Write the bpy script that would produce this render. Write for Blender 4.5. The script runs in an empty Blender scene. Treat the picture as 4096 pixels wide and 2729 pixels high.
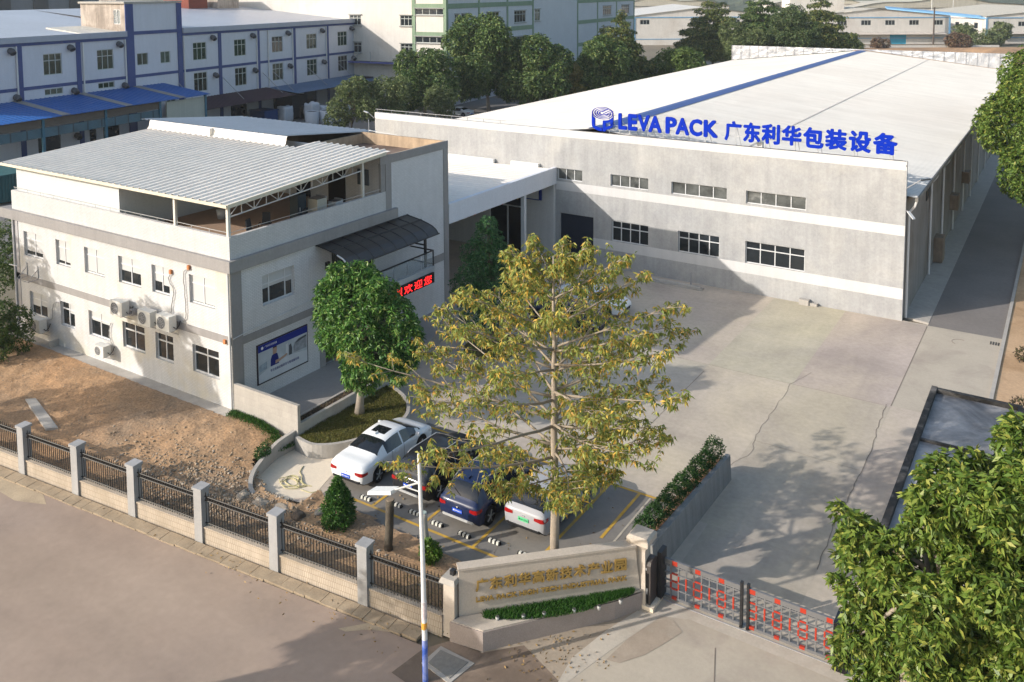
import bpy, math, random
import numpy as np
from mathutils import Vector, Matrix, noise
random.seed(7); RNG = np.random.default_rng(7)
SC = bpy.context.scene; COL = SC.collection
R = math.radians
# ------------------------------------------------------------------ camera
F_ = np.array([-0.53705, 0.83917, -0.08581]); 
yaw, pitch, roll = -0.569241, 0.0859192, -0.0044662
fwd = Vector((math.sin(yaw)*math.cos(pitch), math.cos(yaw)*math.cos(pitch), -math.sin(pitch)))
rgt = Vector((math.cos(yaw), -math.sin(yaw), 0)); up_ = rgt.cross(fwd)
r2 = rgt*math.cos(roll) + up_*math.sin(roll); u2 = -rgt*math.sin(roll) + up_*math.cos(roll)
cam = bpy.data.cameras.new('camera'); cam.sensor_width = 36; cam.lens = 3543.45/4096*36
cam.shift_y = (261.36-1364.5)/4096; cam.shift_x = 0; cam.clip_start = 0.5; cam.clip_end = 6000
cob = bpy.data.objects.new('camera', cam); COL.objects.link(cob)
mw = Matrix((( r2.x, u2.x, -fwd.x, 0), (r2.y, u2.y, -fwd.y, 0), (r2.z, u2.z, -fwd.z, 20), (0, 0, 0, 1)))
cob.matrix_world = mw; SC.camera = cob
# ------------------------------------------------------------------ light
SUN_EL = R(23.6); SUND = Vector((0.614, 0.789, 0)).normalized()*math.cos(SUN_EL); SUND.z = -math.sin(SUN_EL)
w = bpy.data.worlds.new("World"); SC.world = w; w.use_nodes = True
nt = w.node_tree; sky = nt.nodes.new('ShaderNodeTexSky'); sky.sky_type = 'NISHITA'; sky.sun_disc = False
sky.sun_elevation = SUN_EL; sky.sun_rotation = math.atan2(-SUND.x, -SUND.y)   # towards the sun
sky.air_density = 1.3; sky.dust_density = 2.2; sky.ozone_density = 1.5
nt.links.new(sky.outputs[0], nt.nodes['Background'].inputs[0]); nt.nodes['Background'].inputs[1].default_value = 0.15
sl = bpy.data.lights.new('sun', 'SUN'); sl.energy = 3.25; sl.angle = R(0.5); sl.color = (1.0, 0.94, 0.87)
so = bpy.data.objects.new('sun', sl); COL.objects.link(so); so.rotation_euler = SUND.to_track_quat('-Z', 'Y').to_euler()
SC.view_settings.view_transform = 'Standard'; SC.view_settings.look = 'None'; SC.view_settings.gamma = 1
SC.view_settings.exposure = 0.66
# ------------------------------------------------------------------ mesh helpers
class MB:
    def __init__(s): s.v = []; s.f = []; s.m = []; s.p = []
    def add(s, vs, fs, mi=0):
        o = len(s.v); s.p.append((o,len(s.f))); s.v += [tuple(p) for p in vs]
        for f in fs: s.f.append(tuple(i+o for i in f)); s.m.append(mi)
        return s
    def quad(s, a, b, c, d, mi=0): return s.add((a, b, c, d), ((0, 1, 2, 3),), mi)
    def box(s, x0, x1, y0, y1, z0, z1, mi=0):
        return s.hexa([(x0,y0,z0),(x1,y0,z0),(x1,y1,z0),(x0,y1,z0)], [(x0,y0,z1),(x1,y0,z1),(x1,y1,z1),(x0,y1,z1)], mi)
    def hexa(s, b, t, mi=0):
        return s.add(list(b)+list(t), ((3,2,1,0),(4,5,6,7),(0,1,5,4),(1,2,6,5),(2,3,7,6),(3,0,4,7)), mi)
    def fbox(s, fr, s0, s1, d0, d1, z0, z1, mi=0):
        c = [fr(s0,d0), fr(s1,d0), fr(s1,d1), fr(s0,d1)]
        return s.hexa([(x,y,z0) for x,y in c], [(x,y,z1) for x,y in c], mi)
    def prism(s, poly, z0, z1, mi=0):
        n = len(poly); zz0 = z0 if hasattr(z0,'__len__') else [z0]*n; zz1 = z1 if hasattr(z1,'__len__') else [z1]*n
        vs = [(p[0],p[1],a) for p,a in zip(poly,zz0)]+[(p[0],p[1],a) for p,a in zip(poly,zz1)]
        return s.add(vs, [tuple(range(n-1,-1,-1)), tuple(range(n,2*n))]+[(i,(i+1)%n,n+(i+1)%n,n+i) for i in range(n)], mi)
    def tube(s, p, q, r0, r1=None, n=8, mi=0):
        r1 = r0 if r1 is None else r1; p = Vector(p); q = Vector(q); d = (q-p)
        if d.length < 1e-6: return s
        d.normalize(); a = d.orthogonal().normalized(); b = d.cross(a)
        vs = []
        for c, r in ((p,r0),(q,r1)):
            for i in range(n):
                t = 2*math.pi*i/n; vs.append(c+(a*math.cos(t)+b*math.sin(t))*r)
        return s.add(vs, [(i,(i+1)%n,n+(i+1)%n,n+i) for i in range(n)]+[tuple(range(n-1,-1,-1)), tuple(range(n,2*n))], mi)
    def path(s, pts, r, n=6, mi=0):
        rs = r if hasattr(r,'__len__') else [r]*len(pts); pts = [Vector(p) for p in pts]; k = len(pts); vs = []; a = None
        for i, p in enumerate(pts):
            d = (pts[min(i+1,k-1)]-pts[max(i-1,0)]).normalized()
            if a is None: a = d.orthogonal().normalized()
            a = (a-d*a.dot(d)); a = a.normalized() if a.length > 1e-5 else d.orthogonal().normalized(); b = d.cross(a)
            for j in range(n):
                t = 2*math.pi*j/n; vs.append(p+(a*math.cos(t)+b*math.sin(t))*rs[i])
        fs = [(i*n+j, i*n+(j+1)%n, (i+1)*n+(j+1)%n, (i+1)*n+j) for i in range(k-1) for j in range(n)]
        return s.add(vs, fs+[tuple(range(n-1,-1,-1)), tuple(range((k-1)*n, k*n))], mi)
    def lathe(s, c, prof, n=20, mi=0):
        vs = []; k = len(prof)
        for r, z in prof:
            for i in range(n): t = 2*math.pi*i/n; vs.append((c[0]+r*math.cos(t), c[1]+r*math.sin(t), c[2]+z))
        fs = [(i*n+j, i*n+(j+1)%n, (i+1)*n+(j+1)%n, (i+1)*n+j) for i in range(k-1) for j in range(n)]
        return s.add(vs, fs+[tuple(range(n-1,-1,-1)), tuple(range((k-1)*n, k*n))], mi)
    def wall(s, fr, s0, s1, z0, z1, holes=(), depth=0.15, top=None, mi=0):
        """wall sheet in frame fr with rectangular holes (a,b,c,d) and their reveals"""
        ss = sorted({s0,s1}|{min(max(h[i],s0),s1) for h in holes for i in (0,1)}); zs = sorted({z0,z1}|{min(max(h[i],z0),z1) for h in holes for i in (2,3)})
        P = lambda a,d,z: (*fr(a,d), z)
        for a, b in zip(ss, ss[1:]):
            for c, d in zip(zs, zs[1:]):
                m, k = (a+b)/2, (c+d)/2
                if any(h[0]<m<h[1] and h[2]<k<h[3] for h in holes): continue
                s.quad(P(a,0,c), P(b,0,c), P(b,0,d), P(a,0,d), mi)
        for a, b, c, d in holes:
            for (p, q) in (((a,c),(b,c)),((b,c),(b,d)),((b,d),(a,d)),((a,d),(a,c))):
                s.quad(P(p[0],0,p[1]), P(q[0],0,q[1]), P(q[0],-depth,q[1]), P(p[0],-depth,p[1]), mi)
        return s
    def build_each(s, name, mat, parent=None):
        pb = s.p+[(len(s.v),len(s.f))]
        for (v0,f0),(v1,f1) in zip(pb,pb[1:]):
            k = MB(); k.add(s.v[v0:v1], [tuple(i-v0 for i in f) for f in s.f[f0:f1]]); k.build(name, mat, parent)
    def build(s, name, mat, parent=None, smooth=False):
        me = bpy.data.meshes.new(name); org = Vector(parent_org(parent))
        me.from_pydata([tuple(Vector(v)-org) for v in s.v], [], s.f)
        for m in (mat if isinstance(mat,(list,tuple)) else [mat]): me.materials.append(m)
        if isinstance(mat,(list,tuple)): me.polygons.foreach_set('material_index', s.m)
        if smooth: me.shade_smooth()
        me.update(); return link(name, me, parent)
ORG = {}
def parent_org(p):
    o = Vector((0,0,0))
    while p is not None: o = o+p.location; p = p.parent
    return o
def link(name, me, parent=None):
    o = bpy.data.objects.new(name, me); COL.objects.link(o)
    if parent is not None: o.parent = parent
    return o
def tag(o, label=None, cat=None, group=None, kind=None):
    if label: o['label'] = label
    if cat: o['category'] = cat
    if group: o['group'] = group
    if kind: o['kind'] = kind
    return o
def thing(name, loc, label, cat, group=None):
    o = bpy.data.objects.new(name, None); COL.objects.link(o); o.location = loc; o.empty_display_size = .2
    return tag(o, label, cat, group)
def struct(name, mb, m, smooth=False): return tag(mb.build(name, m, None, smooth), kind='structure')
def copy_tree(o, loc, rz=0, label=None, group=None):
    def cp(x, par):
        c = x.copy(); COL.objects.link(c)
        if par is not None: c.parent = par
        for ch in list(x.children): cp(ch, c)
        return c
    c = cp(o, None); c.location = loc; c.rotation_euler = (0,0,rz)
    if label: c['label'] = label
    if group: c['group'] = group
    return c
def frame(O, u, n):
    return lambda a, d: (O[0]+u[0]*a+n[0]*d, O[1]+u[1]*a+n[1]*d)
def np_mesh(name, V, Q, mat, parent=None, smooth=False):
    me = bpy.data.meshes.new(name); V = np.asarray(V, np.float32)-np.array(parent_org(parent), np.float32); Q = np.asarray(Q, np.int32); k = Q.shape[1]
    me.vertices.add(len(V)); me.vertices.foreach_set('co', V.ravel()); me.loops.add(Q.size); me.loops.foreach_set('vertex_index', Q.ravel())
    me.polygons.add(len(Q)); me.polygons.foreach_set('loop_start', np.arange(len(Q), dtype=np.int32)*k)
    me.materials.append(mat); me.update(calc_edges=True); me.validate()
    if smooth: me.shade_smooth()
    return link(name, me, parent)
# ------------------------------------------------------------------ materials
MC = {}
def mat(name, col, rough=.8, spec=.25, var=.10, scale=.6, col2=None, c2s=.25, c2a=.5, col3=None, streak=0, fine=.06, bump=0, bscale=30, metal=0, emit=0, brick=None, track=None, alpha=1):
    if name in MC: return MC[name]
    m = bpy.data.materials.new(name); MC[name] = m; m.use_nodes = True; n = m.node_tree.nodes; L = m.node_tree.links.new
    b = n['Principled BSDF']; b.inputs['Roughness'].default_value = rough; b.inputs['Specular IOR Level'].default_value = spec; b.inputs['Metallic'].default_value = metal
    if alpha < 1: b.inputs['Alpha'].default_value = alpha
    tc = n.new('ShaderNodeTexCoord'); cur = None
    def rgb(c): x = n.new('ShaderNodeRGB'); x.outputs[0].default_value = (*c, 1); return x.outputs[0]
    def mix(a, c, f, mode='MIX'):
        x = n.new('ShaderNodeMix'); x.data_type = 'RGBA'; x.blend_type = mode; L(a, x.inputs[6]); L(c, x.inputs[7])
        if isinstance(f, float): x.inputs[0].default_value = f
        else: L(f, x.inputs[0])
        return x.outputs[2]
    def nz(sc, det=4, ro=.6, vec=None, dist=0):
        x = n.new('ShaderNodeTexNoise'); x.inputs['Scale'].default_value = sc; x.inputs['Detail'].default_value = det; x.inputs['Roughness'].default_value = ro; x.inputs['Distortion'].default_value = dist
        L(vec if vec is not None else tc.outputs['Object'], x.inputs['Vector']); return x.outputs['Fac']
    def rng(f, a, c, lo=0., hi=1.):
        x = n.new('ShaderNodeMapRange'); L(f, x.inputs[0]); x.inputs[1].default_value = a; x.inputs[2].default_value = c; x.inputs[3].default_value = lo; x.inputs[4].default_value = hi; return x.outputs[0]
    cur = rgb(col)
    if brick:
        sx = n.new('ShaderNodeSeparateXYZ'); L(tc.outputs['Object'], sx.inputs[0]); ad = n.new('ShaderNodeMath'); L(sx.outputs[0], ad.inputs[0]); L(sx.outputs[1], ad.inputs[1])
        cb = n.new('ShaderNodeCombineXYZ'); L(ad.outputs[0], cb.inputs[0]); L(sx.outputs[2], cb.inputs[1])
        bt = n.new('ShaderNodeTexBrick'); L(cb.outputs[0], bt.inputs['Vector']); bw, bh, ms, mc = brick; bt.inputs['Scale'].default_value = 1
        bt.inputs['Brick Width'].default_value = bw; bt.inputs['Row Height'].default_value = bh; bt.inputs['Mortar Size'].default_value = ms; bt.inputs['Mortar Smooth'].default_value = .2
        bt.inputs['Color1'].default_value = (*col,1); bt.inputs['Color2'].default_value = (*[c*.93 for c in col],1); bt.inputs['Mortar'].default_value = (*mc,1); cur = bt.outputs['Color']
    if col2: cur = mix(cur, rgb(col2), rng(nz(c2s, 5, .62, dist=.6), .62-.22*c2a, .78-.1*c2a, 0, .85))
    if col3: cur = mix(cur, rgb(col3), rng(nz(c2s*.43, 6, .68, dist=1.2), .44, .66, 0, .8))
    if var: cur = mix(cur, cur_scale(n, L, nz(scale, 6, .65), var), .999, 'MULTIPLY')
    if fine: cur = mix(cur, cur_scale(n, L, nz(scale*14, 3, .6), fine), .999, 'MULTIPLY')
    if track:
        mp = n.new('ShaderNodeMapping'); L(tc.outputs['Object'], mp.inputs[0]); mp.inputs['Rotation'].default_value = (0,0,track[0]); mp.inputs['Scale'].default_value = (track[1],track[2],1)
        cur = mix(cur, cur_scale(n, L, nz(1.0, 4, .55, mp.outputs[0], .3), track[3]), .999, 'MULTIPLY')
    if streak:
        mp = n.new('ShaderNodeMapping'); L(tc.outputs['Object'], mp.inputs[0]); mp.inputs['Scale'].default_value = (2.6,2.6,.22)
        cur = mix(cur, cur_scale(n, L, nz(1.0, 5, .6, mp.outputs[0]), streak), .999, 'MULTIPLY')
    L(cur, b.inputs['Base Color'])
    if emit: L(cur, b.inputs['Emission Color']); b.inputs['Emission Strength'].default_value = emit
    if bump:
        bp = n.new('ShaderNodeBump'); bp.inputs['Strength'].default_value = bump; bp.inputs['Distance'].default_value = .05; L(nz(bscale, 5, .65), bp.inputs['Height']); L(bp.outputs[0], b.inputs['Normal'])
    return m
def cur_scale(n, L, fac, amt):
    x = n.new('ShaderNodeMapRange'); L(fac, x.inputs[0]); x.inputs[1].default_value = .3; x.inputs[2].default_value = .7; x.inputs[3].default_value = 1-amt; x.inputs[4].default_value = 1+amt*.6
    c = n.new('ShaderNodeCombineColor')
    for i in range(3): L(x.outputs[0], c.inputs[i])
    return c.outputs[0]
def leafmat(name, cols, trans=.25, rough=.5):
    m = bpy.data.materials.new(name); m.use_nodes = True; n = m.node_tree.nodes; L = m.node_tree.links.new
    b = n['Principled BSDF']; b.inputs['Roughness'].default_value = rough; b.inputs['Specular IOR Level'].default_value = .3
    g = n.new('ShaderNodeNewGeometry'); r = n.new('ShaderNodeValToRGB'); L(g.outputs['Random Per Island'], r.inputs[0])
    e = r.color_ramp.elements
    while len(e) < len(cols): e.new(.5)
    for i, (p, c) in enumerate(cols): e[i].position = p; e[i].color = (*c, 1)
    L(r.outputs[0], b.inputs['Base Color']); t = n.new('ShaderNodeBsdfTranslucent'); L(r.outputs[0], t.inputs[0])
    mx = n.new('ShaderNodeMixShader'); mx.inputs[0].default_value = trans; L(b.outputs[0], mx.inputs[1]); L(t.outputs[0], mx.inputs[2]); L(mx.outputs[0], n['Material Output'].inputs[0])
    return m
# ------------------------------------------------------------------ palette
white_brick = mat('white_brick', (.66,.65,.645), brick=(.24,.075,.008,(.42,.41,.41)), var=.05, streak=.05, fine=.02)
stained_brick = mat('stained_brick', (.60,.595,.59), brick=(.24,.075,.008,(.40,.395,.385)), var=.05, streak=.08, col2=(.54,.49,.38), c2s=.35, c2a=.55, fine=.03)
grey_band = mat('grey_band', (.29,.275,.265), var=.08, streak=.08)
white_paint = mat('white_paint', (.575,.56,.545), var=.05, streak=.05, fine=.02)
stucco = mat('grey_stucco', (.365,.362,.358), var=.12, scale=.55, col2=(.45,.435,.41), c2s=.3, c2a=.8, streak=.11, fine=.09, bump=.25, bscale=12)
cream_wall = mat('cream_wall', (.60,.565,.52), var=.06, streak=.06, col2=(.5,.45,.40), c2s=.12, c2a=.5)
roof_white = mat('roof_white', (.57,.55,.51), rough=.6, spec=.15, var=.06, scale=.15, track=(0,.03,1.1,.07), streak=.0, col2=(.52,.49,.45), c2s=.08, c2a=.6, fine=.03)
sheet_metal = mat('sheet_metal', (.80,.735,.65), rough=.65, spec=.12, var=.07, scale=.5, streak=.05, metal=.0)
sheet_shaded = mat('sheet_shaded', (.44,.45,.47), rough=.4, spec=.5, var=.1, scale=.3)  # roof sheet for the rear slope, its shade put into the grey-blue colour
concrete = mat('concrete', (.40,.37,.33), var=.10, scale=.8, streak=.1, bump=.2)
tile_floor = mat('tile_floor', (.30,.22,.17), var=.1, brick=None)
alu = mat('white_aluminium', (.60,.60,.60), rough=.4, var=.02, fine=0)
front_white = mat('front_white', (.56,.55,.54), brick=(.24,.075,.008,(.40,.395,.385)), var=.05, streak=.06)
glass = mat('dark_glass', (.018,.022,.025), rough=.06, spec=.6, var=.3, scale=1.2, fine=0)
glass_c = mat('curtained_glass', (.07,.10,.085), rough=.15, spec=.5, var=.5, scale=2.0, fine=0)
glass_g = mat('green_glass', (.018,.04,.03), rough=.12, spec=.5, var=.5, scale=1.0, fine=0)
frost = mat('frosted_glass', (.10,.105,.10), rough=.35, spec=.5, var=.7, scale=1.1, fine=0, col2=(.3,.3,.28), c2s=.9, c2a=.3)
blind = mat('roller_blind', (.50,.50,.49), rough=.6, var=.03, fine=0)
steel_dark = mat('black_steel', (.018,.018,.02), rough=.45, spec=.4, var=.1, fine=0)
steel_grey = mat('grey_steel', (.28,.28,.29), rough=.4, spec=.4, var=.1, fine=0)
galv = mat('galvanised', (.45,.45,.44), rough=.4, spec=.5, var=.1, fine=0)
pvc = mat('white_pvc', (.62,.61,.60), rough=.45, var=.06, streak=.06, fine=0)
black_rub = mat('black_rubber', (.014,.014,.015), rough=.7, var=.2)
# ------------------------------------------------------------------ ground
earth = mat('earth', (.20,.165,.12), var=.2, scale=.05, col2=(.12,.12,.07), c2s=.02, c2a=.8)
road_m = mat('road_surface', (.355,.265,.205), var=.14, scale=.25, col2=(.275,.215,.175), c2s=.12, c2a=.8, track=(-.094,.04,.55,.08), col3=(.37,.285,.215), fine=.06, bump=.15)
yard_m = mat('yard_concrete', (.50,.425,.345), var=.13, scale=.28, col2=(.39,.33,.285), c2s=.16, c2a=1.1, col3=(.52,.45,.34), track=(0,.5,.06,.10), fine=.09, bump=.1)
yard2_m = mat('yard_concrete_pale', (.43,.375,.30), var=.09, scale=.5, col2=(.31,.26,.215), c2s=.3, c2a=.6, fine=.05)
park_m = mat('parking_concrete_shaded', (.20,.185,.165), var=.16, scale=.5, col2=(.25,.225,.19), c2s=.35, c2a=.8)  # greyer concrete, with the tree shade over the bays mixed into its dark tone
pale_m = mat('new_concrete', (.72,.62,.485), var=.06, scale=.6, col2=(.62,.53,.41), c2s=.5, c2a=.7)
dirt_m = mat('dirt', (.41,.26,.145), var=.22, scale=.7, col2=(.23,.175,.125), c2s=.24, c2a=1.0, col3=(.52,.30,.15), fine=.34, bump=1.0, bscale=5)
sand_m = mat('sand', (.50,.335,.20), var=.15, scale=.5, col2=(.33,.20,.10), c2s=.35, c2a=.8, fine=.12, bump=.6, bscale=6)
asph_m = mat('side_road_asphalt', (.20,.18,.165), var=.12, scale=.3, fine=.08)
paver_m = mat('paver_brick', (.315,.225,.165), brick=(.4,.2,.012,(.16,.12,.09)), var=.15, scale=.8, col2=(.36,.27,.20), c2s=.5, c2a=.7)
grass_m = leafmat('grass_blades', [(0,(.10,.10,.025)),(.45,(.16,.145,.035)),(.8,(.09,.12,.02)),(1,(.26,.20,.07))], .2, .7)
grassg_m = leafmat('grass_green', [(0,(.02,.07,.008)),(.5,(.035,.11,.012)),(1,(.07,.15,.02))], .2, .7)
soil_m = mat('soil', (.075,.055,.04), var=.25, scale=3, fine=.3, bump=.6)
yellow_m = mat('yellow_line', (.55,.33,.05), var=.2, scale=2.0, col2=(.36,.27,.14), c2s=1.2, c2a=.7)
joint_m = mat('joint_dark', (.22,.185,.15), var=.3, fine=0)

g = MB(); g.quad((-1500,-400,-.10),(1200,-400,-.10),(1200,1500,-.10),(-1500,1500,-.10)); struct('ground', g, earth)
fy = lambda x: 18.58+(x+36.3)*.0945
g = MB(); g.add([(-75,-20,0),(10,-20,0),(10,20.5,0),(-9,21.9,0),(-12.0,20.8,0),(-15.6,fy(-15.6)-.55,0),(-26,fy(-26)-.5,0),(-38,fy(-38)-.5,0),(-75,fy(-75)-.5,0)], [tuple(range(9))]); struct('road', g, road_m)
g = MB(); g.add([(x,y,.004) for x,y in [(-46,26.2),(-28.2,26.2),(-28.2,22.8),(-24.6,23.4),(-15.2,23.0),(-11.1,25.2),(-5,25.2),(-2.9,26),(-2.9,56.3),(-46,56.3)]], [tuple(range(10))]); struct('yard_pavement', g, yard_m)
g = MB(); g.quad((-6.78,56.2,.006),(-2.9,56.2,.006),(-2.9,170,.006),(-6.78,170,.006)); g.quad((-6.78,44.2,.008),(-2.9,44.2,.008),(-2.9,56.2,.008),(-6.78,56.2,.008),1); struct('side_road', g, [asph_m, yard2_m])
g = MB(); g.prism([(-8.3,57),(-6.78,56.6),(-6.78,150),(-8.3,150)], -.1, .03); struct('side_pavement', g, concrete)
g = MB(); g.box(-2.9,-2.72,39,170,-.1,.10); struct('kerb', g, concrete)
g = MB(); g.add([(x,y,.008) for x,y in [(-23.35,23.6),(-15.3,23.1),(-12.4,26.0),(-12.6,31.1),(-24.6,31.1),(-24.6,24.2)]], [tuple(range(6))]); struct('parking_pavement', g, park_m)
g = MB(); g.add([(x,y,.006) for x,y in [(-14.5,20.6),(-11.3,24.9),(-10.9,26.3),(-3.0,26.3),(-3,15),(-9.5,15),(-12.0,19.6)]], [tuple(range(7))]); struct('entrance_pavement', g, yard2_m)
g = MB(); g.add([(x,y,.012) for x,y in [(-11.18,24.84),(-10.67,24.94),(-10.38,26.0),(-3.4,26.2),(-3.4,25.2),(-9.6,25.35),(-10.44,25.0),(-11.18,22.74),(-11.83,20.4),(-12.0,21.93),(-11.64,23.49)]], [tuple(range(11))]); struct('entrance_strip', g, mat('strip_concrete', (.475,.425,.355), var=.12, scale=.9, col2=(.40,.345,.28), c2s=.8, c2a=.9, fine=.08))
g = MB(); g.add([(x,y,.010) for x,y in [(-15.51,20.52),(-14.39,20.66),(-13.48,21.6),(-11.85,20.93),(-12.89,19.2),(-14.38,18.4),(-16.2,18.6),(-16.0,19.84)]], [tuple(range(8))]); struct('paver_pavement', g, paver_m)
g = MB(); g.add([(x,y,.008) for x,y in [(-14.39,20.7),(-11.63,24.15),(-11.18,24.9),(-11.0,24.8),(-11.64,23.3),(-11.9,20.2),(-13.48,20.2)]], [tuple(range(7))]); struct('side_pavement_patch', g, mat('tan_paving', (.355,.29,.22), var=.12, scale=.8, fine=.1))
g = MB(); g.add([(x,y,.015) for x,y in [(-10.40,25.0),(-10.05,25.05),(-9.6,24.7),(-9.9,23.9),(-10.2,23.2),(-10.7,22.5),(-11.1,22.4),(-10.9,23.6)]], [tuple(range(8))]); struct('dark_pavement_patch', g, mat('worn_paving', (.36,.295,.23), var=.2, scale=1, col2=(.41,.355,.285), c2s=.9, c2a=.8))
# kerb strip of loose slabs along the fence foot
g = MB()
x = -42.0
while x < -16.4:
    l = random.uniform(.45,.75); a, b = x+.02, x+l; j = random.uniform(-.02,.03)
    g.prism([(a,fy(a)-.5+j),(b,fy(b)-.5+j),(b,fy(b)-.02),(a,fy(a)-.02)], -.05, [.05+j,.05,.09,.09]); x += l
struct('road_kerb', g, mat('kerb_stone', (.33,.26,.18), var=.25, scale=1.5, fine=.15))
g = MB(); g.prism([(-28.5,24.6),(-27.75,23.5),(-27.2,22.85),(-26.1,22.6),(-24.75,23.9),(-25.2,25.4),(-24.6,26.6),(-25.4,27.8),(-26.6,26.6),(-28.05,26.3)], -.05, .014); struct('forecourt_pavement', g, pale_m)
g = MB(); g.prism([(-50.4,25.62),(-32.05,25.62),(-32.05,26.3),(-50.4,26.3)], -.1, .64); struct('apron_pavement', g, concrete)
g = MB(); g.prism([(-32.2,26.3),(-28.3,26.3),(-28.3,32.2),(-28.75,33),(-30.1,40.5),(-30.6,42.9),(-32.2,42.9)], -.05, .62); struct('entrance_platform', g, mat('platform_paving', (.33,.305,.28), var=.08, scale=.5))
for x0,x1,y0,y1,c in ((-11.42,-6.8,30.5,44.05,(.405,.35,.285)),(-15.84,-11.42,31.2,44.05,(.455,.39,.315)),(-11.42,-6.8,44.05,56.1,(.40,.335,.29)),(-22,-15.84,33,44.05,(.43,.38,.315)),(-15.84,-11.42,44.05,56.1,(.42,.375,.295)),(-10.9,-6.8,26.4,30.5,(.37,.32,.265))):
    g = MB(); g.quad((x0,y0,.0065),(x1,y0,.0065),(x1,y1,.0065),(x0,y1,.0065)); struct('yard_slab', g, mat('slab_%d_%d' % (x0,y0), tuple(v*1.12 for v in c), var=.14, scale=.3, col2=tuple(v*.82 for v in c), c2s=.17, c2a=1.0, track=(.08,.6,.07,.10), col3=(c[0]*1.22,c[1]*1.22,c[2]*1.10), fine=.09))
# joints and cracks in the yard slabs
def crack(pts, wd=.03, jit=.0):
    pts = [Vector((*p,0)) for p in pts]; o = []
    for a, b in zip(pts, pts[1:]):
        k = max(1, int((b-a).length/.35)) if jit else 1
        for i in range(k): o.append(a.lerp(b, i/k)+Vector((random.uniform(-jit,jit), random.uniform(-jit,jit), 0)))
    o.append(pts[-1]); g = MB()
    for a, b in zip(o, o[1:]):
        d = (b-a).normalized(); s = Vector((-d.y,d.x,0))*wd/2; q = d*.01
        g.quad(*(((p.x,p.y,.0135) for p in (a-s-q, b-s+q, b+s+q, a+s-q))))
    return g
g = MB()
for pts, wd, j in [([(-6.79,56),(-6.8,44.2)],.05,0), ([(-7.03,44.2),(-6.85,40),(-6.75,38),(-6.9,33),(-6.8,30)],.035,.05), ([(-13.6,44.05),(-7.1,44.1)],.02,0), ([(-11.0,45.9),(-11.5,44),(-11.45,42)],.02,.05),
    ([(-11.45,42),(-11.42,38),(-11.1,36.4),(-11.7,34.6)],.02,.05), ([(-15.77,43.2),(-15.81,38),(-15.84,33.5),(-15.86,31.1)],.03,0), ([(-20,44.1),(-13.6,44.05)],.015,0), ([(-11.3,37.5),(-6.9,37.4)],.015,.04), ([(-8.5,24.6),(-7.3,21),(-6.9,18.2)],.03,0),([(-16.6,24.5),(-17.1,25.9)],.03,.02)]:
    k = crack(pts, wd, j); g.add(k.v, k.f)
struct('pavement_joint', g, joint_m)
# parking bay lines, axis aligned
g = MB(); zl = .0175
def line(x0,x1,y0,y1): g.quad((x0,y0,zl),(x1,y0,zl),(x1,y1,zl),(x0,y1,zl))
line(-23.3,-16.2,24.58,24.70); line(-24.4,-23.2,30.75,30.87); line(-17.5,-12.62,30.95,31.07); line(-21,-17.5,30.95,31.07)
for x in (-22.33,-19.95,-17.56,-15.2,-13.9): line(x-.06,x+.06, 24.7 if x < -16 else (25.0 if x < -14.5 else 27.6), 30.95)
struct('parking_marking', g, yellow_m)
g = MB(); g.quad((-13.44,27.4,zl),(-13.36,27.4,zl),(-13.36,30.9,zl),(-13.44,30.9,zl)); struct('faded_marking', g, mat('faded_line', (.45,.40,.32), var=.3, scale=3))
# bare earth between the office and the fence, falling towards the road
def nzv(x, y, s, z=0): return noise.noise(Vector((x*s, y*s, z)))
def dz(x, y):
    t = min(max((y-fy(x))/(25.6-fy(x)),0),1); far = min(max((-27.3-x)/3.0,0),1)
    h = .10+.50*t*t*(3-2*t)*far + (.06+.10*(1-far)*t)
    h += .09*nzv(x,y,.55)+.06*nzv(x,y,1.7,3)+.045*nzv(x,y,4.5,7)+.02*nzv(x,y,9,9)
    if x > -24.4: h = h*.55
    if t > .93: h = h*.3+.6*.7*far+.05
    return max(h, .03)
def inside(x, y):
    if y < fy(x)+.12 or y > 25.66 and x < -32: return False
    if x < -32: return True
    if x < -28.35: return y < 26.25
    if x < -24.6: return y < 23.0+max(0, (-26.3-x))*.55
    return y < 24.15-max(0,(x+23.6))*.06 and y < 24.2-max(0,x+18.5)*.28 and x < -14.2
st = .16; xs = np.arange(-62,-14,st); ys = np.arange(16.5,26.4,st); idx = {}; V = []; Q = []
for i, x in enumerate(xs):
    for j, y in enumerate(ys):
        if inside(x, y): idx[i,j] = len(V); V.append((x+random.uniform(-.03,.03), y+random.uniform(-.03,.03), dz(x,y)))
for (i,j) in idx:
    q = [(i,j),(i+1,j),(i+1,j+1),(i,j+1)]
    if all(k in idx for k in q): Q.append([idx[k] for k in q])
tag(np_mesh('dirt_ground', V, Q, dirt_m, None, True), kind='structure')
g = MB(); g.add([(-2.72,38,.02),(40,38,.02),(40,170,.02),(-2.72,170,.02)], [(0,1,2,3)]); struct('sand_ground', g, sand_m)
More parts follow.
